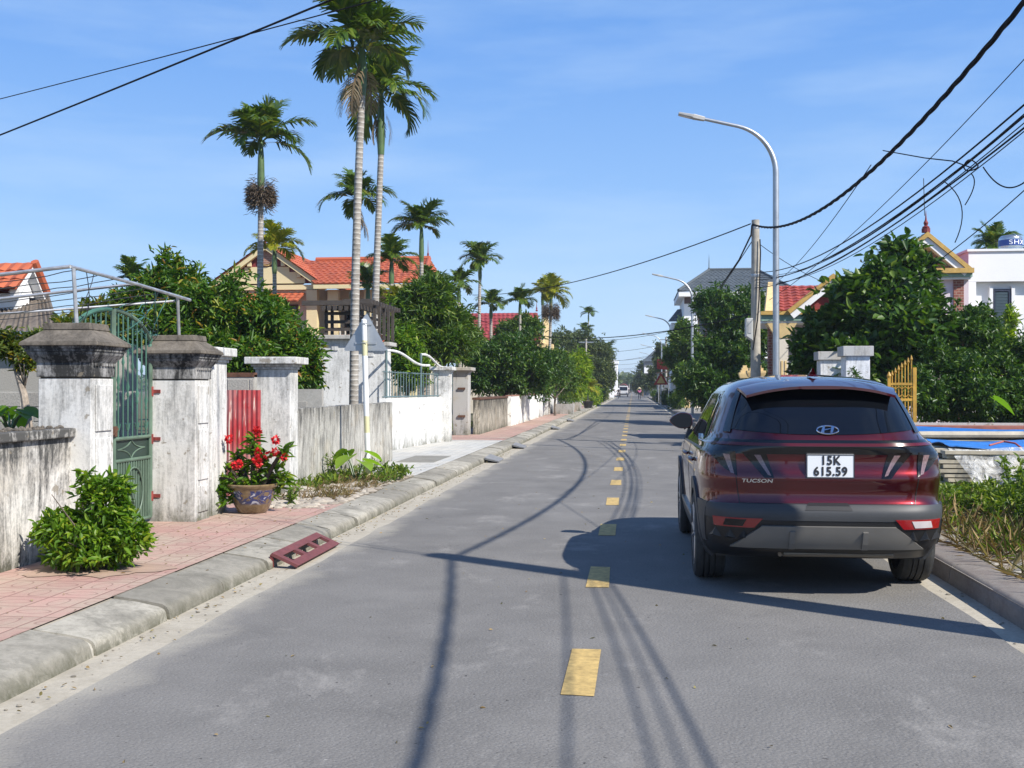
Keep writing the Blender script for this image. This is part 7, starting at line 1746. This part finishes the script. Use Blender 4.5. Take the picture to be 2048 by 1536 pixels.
# ------------------------------------------------------------------ distant people and vehicles
def skin_mesh(name, joints, edges, mat, parent):
    """one continuous surface grown over a posed skeleton"""
    me = bpy.data.meshes.new(name); off = wloc(parent); me.from_pydata([tuple(Vector(j[0])-off) for j in joints], edges, []); o = link(name, me, parent)
    md = o.modifiers.new('skin', 'SKIN'); md.use_smooth_shade = True
    for v, j in zip(me.skin_vertices[0].data, joints): v.radius = (j[1], j[1]*(j[2] if len(j) > 2 else 1))
    me.skin_vertices[0].data[0].use_root = True
    o.modifiers.new('sub', 'SUBSURF').levels = 1; me.materials.append(mat); return o
SKIN = plain('skin_tone', (.36, .20, .13), .6, var=.05)
def person(label, base, heading, pose, top, trousers, hat=None, group=None):
    """pose: 'walk' or 'ride'; heading in radians, 0 = away from the viewer (+Y)"""
    base = Vector(base); t = thing('person', label, 'person', base, group); c, s_ = math.cos(heading), math.sin(heading)
    def W_(x, y, z): return base+Vector((x*c-y*s_, x*s_+y*c, z))
    if pose == 'walk':
        j = [(W_(0, 0, .88), .13, .8), (W_(0, 0, 1.1), .14, .75), (W_(0, 0, 1.32), .15, .6), (W_(0, .01, 1.42), .055), (W_(0, .02, 1.52), .085), (W_(0, .02, 1.60), .07)]
        e = [(0, 1), (1, 2), (2, 3), (3, 4), (4, 5)]
        for sg, st in ((-1, .22), (1, -.20)):
            k = len(j); j += [(W_(sg*.10, st*.15, .80), .085), (W_(sg*.10, st*.7+.05, .45), .058), (W_(sg*.10, st, .09), .042), (W_(sg*.11, st+.14, .045), .035)]; e += [(0, k), (k, k+1), (k+1, k+2), (k+2, k+3)]
            k = len(j); j += [(W_(sg*.19, 0, 1.36), .055), (W_(sg*.23, -st*.3, 1.10), .042), (W_(sg*.22, -st*.6+.08, .86), .032), (W_(sg*.21, -st*.6+.12, .78), .03)]; e += [(2, k), (k, k+1), (k+1, k+2), (k+2, k+3)]
        hz, hy = 1.56, .02
        shirt = [(W_(0, 0, .86), .155, .8), (W_(0, 0, 1.1), .165, .75), (W_(0, 0, 1.36), .17, .62)]; arms = [((W_(sg*.19, 0, 1.36), .065), (W_(sg*.23, -st*.3, 1.10), .055)) for sg, st in ((-1, .22), (1, -.2))]
    else:
        j = [(W_(0, -.15, .80), .14, .9), (W_(0, -.10, 1.02), .14, .75), (W_(0, -.02, 1.24), .15, .6), (W_(0, .02, 1.34), .055), (W_(0, .04, 1.44), .085), (W_(0, .04, 1.52), .07)]
        e = [(0, 1), (1, 2), (2, 3), (3, 4), (4, 5)]
        for sg in (-1, 1):
            k = len(j); j += [(W_(sg*.14, .0, .78), .09), (W_(sg*.22, .28, .70), .065), (W_(sg*.18, .18, .34), .045), (W_(sg*.18, .30, .29), .036)]; e += [(0, k), (k, k+1), (k+1, k+2), (k+2, k+3)]
            k = len(j); j += [(W_(sg*.19, 0, 1.27), .055), (W_(sg*.29, .18, 1.08), .042), (W_(sg*.30, .42, 1.03), .032), (W_(sg*.30, .48, 1.03), .03)]; e += [(2, k), (k, k+1), (k+1, k+2), (k+2, k+3)]
        hz, hy = 1.49, .04; shirt = [(W_(0, -.14, .80), .155, .9), (W_(0, -.10, 1.02), .16, .75), (W_(0, -.02, 1.28), .17, .62)]; arms = [((W_(sg*.19, 0, 1.27), .065), (W_(sg*.29, .18, 1.08), .055)) for sg in (-1, 1)]
    skin_mesh('body', j, e, trousers, t)
    js = list(shirt); es = [(0, 1), (1, 2)]
    for a, b in arms: k = len(js); js += [a, b]; es += [(2, k), (k, k+1)]
    skin_mesh('shirt', js, es, top, t)
    h = W_(0, hy, hz); s = MB()
    if hat == 'cone': s.lathe([(.27, -.02), (.26, 0), (.12, .09), (.004, .17)], tuple(h+Vector((0, 0, .02))), n=20); s.build('hat', plain('palm_leaf_hat', (.50, .42, .26), .8), t, smooth=True)
    else: s.lathe([(.11, -.09), (.135, -.02), (.13, .06), (.09, .12), (.004, .145)], tuple(h), n=16); s.build('helmet', hat or M['whitepaint'], t, smooth=True)
    s = MB(); s.lathe([(.001, -.10), (.06, -.08), (.085, 0), (.08, .05), (.001, .08)], tuple(h-Vector((0, 0, .045))), n=14); s.build('head', SKIN, t, smooth=True)
    return t
def motorbike(label, base, heading, mat, group=None):
    base = Vector(base); t = thing('motorbike', label, 'motorbike', base, group); c, s_ = math.cos(heading), math.sin(heading)
    def W_(x, y, z): return base+Vector((x*c-y*s_, x*s_+y*c, z))
    for y in (-.62, .62):
        s = MB(); pts = [W_(0, y+.26*math.cos(a), .29+.26*math.sin(a)) for a in [2*math.pi*k/20 for k in range(21)]]; s.tube(pts, .045, 6); w = s.build('wheel', M['tyre'], t, smooth=True)
        s = MB()
        for k in range(5): a = k*1.2566; s.tube([W_(0, y, .29), W_(0, y+.22*math.cos(a), .29+.22*math.sin(a))], .012, 4)
        s.build('spoke', M['alloy'], w)
    s = MB(); s.tube([W_(0, -.75, .72), W_(0, -.3, .60), W_(0, .05, .42), W_(0, .3, .55), W_(0, .42, .95)], [.09, .13, .12, .12, .08], 8); s.build('fairing', mat, t, smooth=True)
    s = MB(); s.tube([W_(0, -.72, .78), W_(0, -.3, .76), W_(0, .0, .72)], [.08, .12, .08], 8); s.build('seat', M['blackplastic'], t, smooth=True)
    s = MB(); s.tube([W_(0, .42, .98), W_(0, .62, .29)], .03, 6); s.build('fork', M['alloy'], t)
    s = MB(); s.tube([W_(-.33, .40, 1.02), W_(0, .46, 1.0), W_(.33, .40, 1.02)], .022, 6); s.build('handlebar', M['blackplastic'], t)
    s = MB(); s.lathe([(.001, -.06), (.08, -.05), (.09, .02), (.001, .06)], tuple(W_(0, .52, .90)), n=12); s.build('headlight', M['whitelens'], t, smooth=True)
    s = MB(); s.tube([W_(.14, -.75, .38), W_(.14, -.1, .28)], [.05, .03], 6); s.build('exhaust', M['alloy'], t)
    return t
pinkc = plain('pink_shirt', (.50, .13, .26), .8); dk = plain('dark_cloth', (.02, .022, .03), .85); wht = plain('white_cloth', (.55, .53, .50), .8); tan_ = plain('tan_cloth', (.30, .22, .17), .8)
a = G(1237, 797); motorbike('motorbike coming towards the viewer in the left lane', (a.x, a.y, 0), math.pi, M['carpaint']); person('rider in white helmet and tan jacket on the approaching motorbike', (a.x, a.y+.05, 0), math.pi, 'ride', tan_, dk)
a = G(1279, 799); person('person in pink shirt and conical hat walking at the right kerb', (a.x, a.y, 0), .1, 'walk', pinkc, dk, 'cone')
a = G(1258, 789); motorbike('distant motorbike riding away mid road', (a.x, a.y-30, 0), 0, M['blackplastic']); person('rider in dark clothes on the distant motorbike', (a.x, a.y-30, 0), 0, 'ride', dk, dk)
for k, (x, y) in enumerate(((3.0, 118), (3.1, 124.5))): motorbike(['dark motorbike parked at the right kerb, nearer one', 'dark motorbike parked at the right kerb, farther one'][k], (x, y, .14), .9, M['blackplastic'], 'motorbikes parked at the right kerb')
# small white truck with pink red load, seen from the front
a = G(1243, 789); tx, ty = -1.75, 205.0; t = thing('truck', 'small white truck facing us at the left kerb with red canvas load', 'truck', (tx, ty, 0))
s = MB(); s.hexa([(tx-.85, ty, .45), (tx+.85, ty, .45), (tx+.85, ty+1.6, .45), (tx-.85, ty+1.6, .45), (tx-.78, ty+.3, 2.0), (tx+.78, ty+.3, 2.0), (tx+.8, ty+1.6, 2.05), (tx-.8, ty+1.6, 2.05)]); s.build('cab', plain('dull_white_cab', (.5, .5, .5), .4), t, bevel=.08)
s = MB(); s.hexa([(tx-.72, ty+.10, 1.2), (tx+.72, ty+.10, 1.2), (tx+.72, ty+.16, 1.2), (tx-.72, ty+.16, 1.2), (tx-.68, ty+.24, 1.85), (tx+.68, ty+.24, 1.85), (tx+.68, ty+.30, 1.85), (tx-.68, ty+.30, 1.85)]); s.build('windscreen', M['carglass'], t)
s = MB(); s.box(tx-.86, tx+.86, ty-.08, ty+.02, .35, .62); s.build('bumper', M['cladding'], t)
for sx_ in (-1, 1):
    s = MB(); s.box(tx+sx_*.66-.14, tx+sx_*.66+.14, ty-.03, ty+.03, .72, .92); s.build('headlight', M['whitelens'], t)
    for yy in (.7, 3.9): s = MB(); s.lathe([(.001, -.1), (.36, -.1), (.36, .1), (.001, .1)], (tx+sx_*.72, ty+yy, .36), 'x', 18); s.build('wheel', M['tyre'], t)
s = MB(); s.box(tx-.9, tx+.9, ty+1.65, ty+5.2, .75, 1.2); s.build('bed', M['cladding'], t)
mb = MB(); slab(mb, lambda u, v, o: (tx-1.0+2.0*u, ty+1.6+3.6*v, 1.25+1.15*math.sin(math.pi*min(1, max(0, u)))**.5+.05*math.sin(9*v)+o), 0, .03, 12, 8); mb.build('canvas', plain('faded_red_canvas', (.42, .10, .12), .8, var=.2), t)
# faded red canvas over a heap and white sheet boards at the left kerb end
q = P(1215, 775, 190); t = thing('stall', 'covered roadside heap with faded red canvas at the far left', 'stall', (q.x, 190, PZ)); mb = MB(); slab(mb, lambda u, v, o: (q.x-3+4.2*u, 186+7*v, .4+2.0*math.sin(math.pi*(.12+.76*u))+.1*math.sin(7*v)+o), 0, .04, 14, 8); mb.build('canvas', plain('pink_red_canvas', (.36, .09, .10), .8, var=.25), t); s = MB(); s.box(q.x-2.8, q.x+1, 187, 192, .1, .9); s.build('heap', M['soil'], t)
for k, (px, py, Y, w, h, tl, lb) in enumerate(((1215, 762, 170, 1.0, 2.4, .5, 'leaning white board high beside the far left trees'), (1222, 790, 172, 1.1, 1.1, .25, 'white sack leaning at the far left kerb'), (1208, 790, 150, .7, 1.0, -.2, 'small white sheet standing at the left kerb'))):
    q = P(px, py, Y); s = MB(); M4 = Matrix.Translation(q) @ Matrix.Rotation(tl, 4, 'Y'); s.box(-w/2, w/2, -.03, .03, -h/2 if k != 1 else -.9, h/2, M4); tag(s.build('board', M['whitepaint'], bevel=.01), lb, 'board')
# ------------------------------------------------------------------ the air between here and the far trees
hz = MB(); hz.box(-1600, 1600, -220, 3100, -1.2, 24)
hm = bpy.data.materials.new('haze'); hm.use_nodes = True; hn = hm.node_tree; hn.nodes.clear()
vo = hn.nodes.new('ShaderNodeVolumePrincipled'); vo.inputs['Density'].default_value = .00045; vo.inputs['Color'].default_value = (.82, .90, 1, 1); vo.inputs['Anisotropy'].default_value = .2
ho = hn.nodes.new('ShaderNodeOutputMaterial'); hn.links.new(vo.outputs[0], ho.inputs['Volume'])
tag(hz.build('haze', hm), kind='stuff')
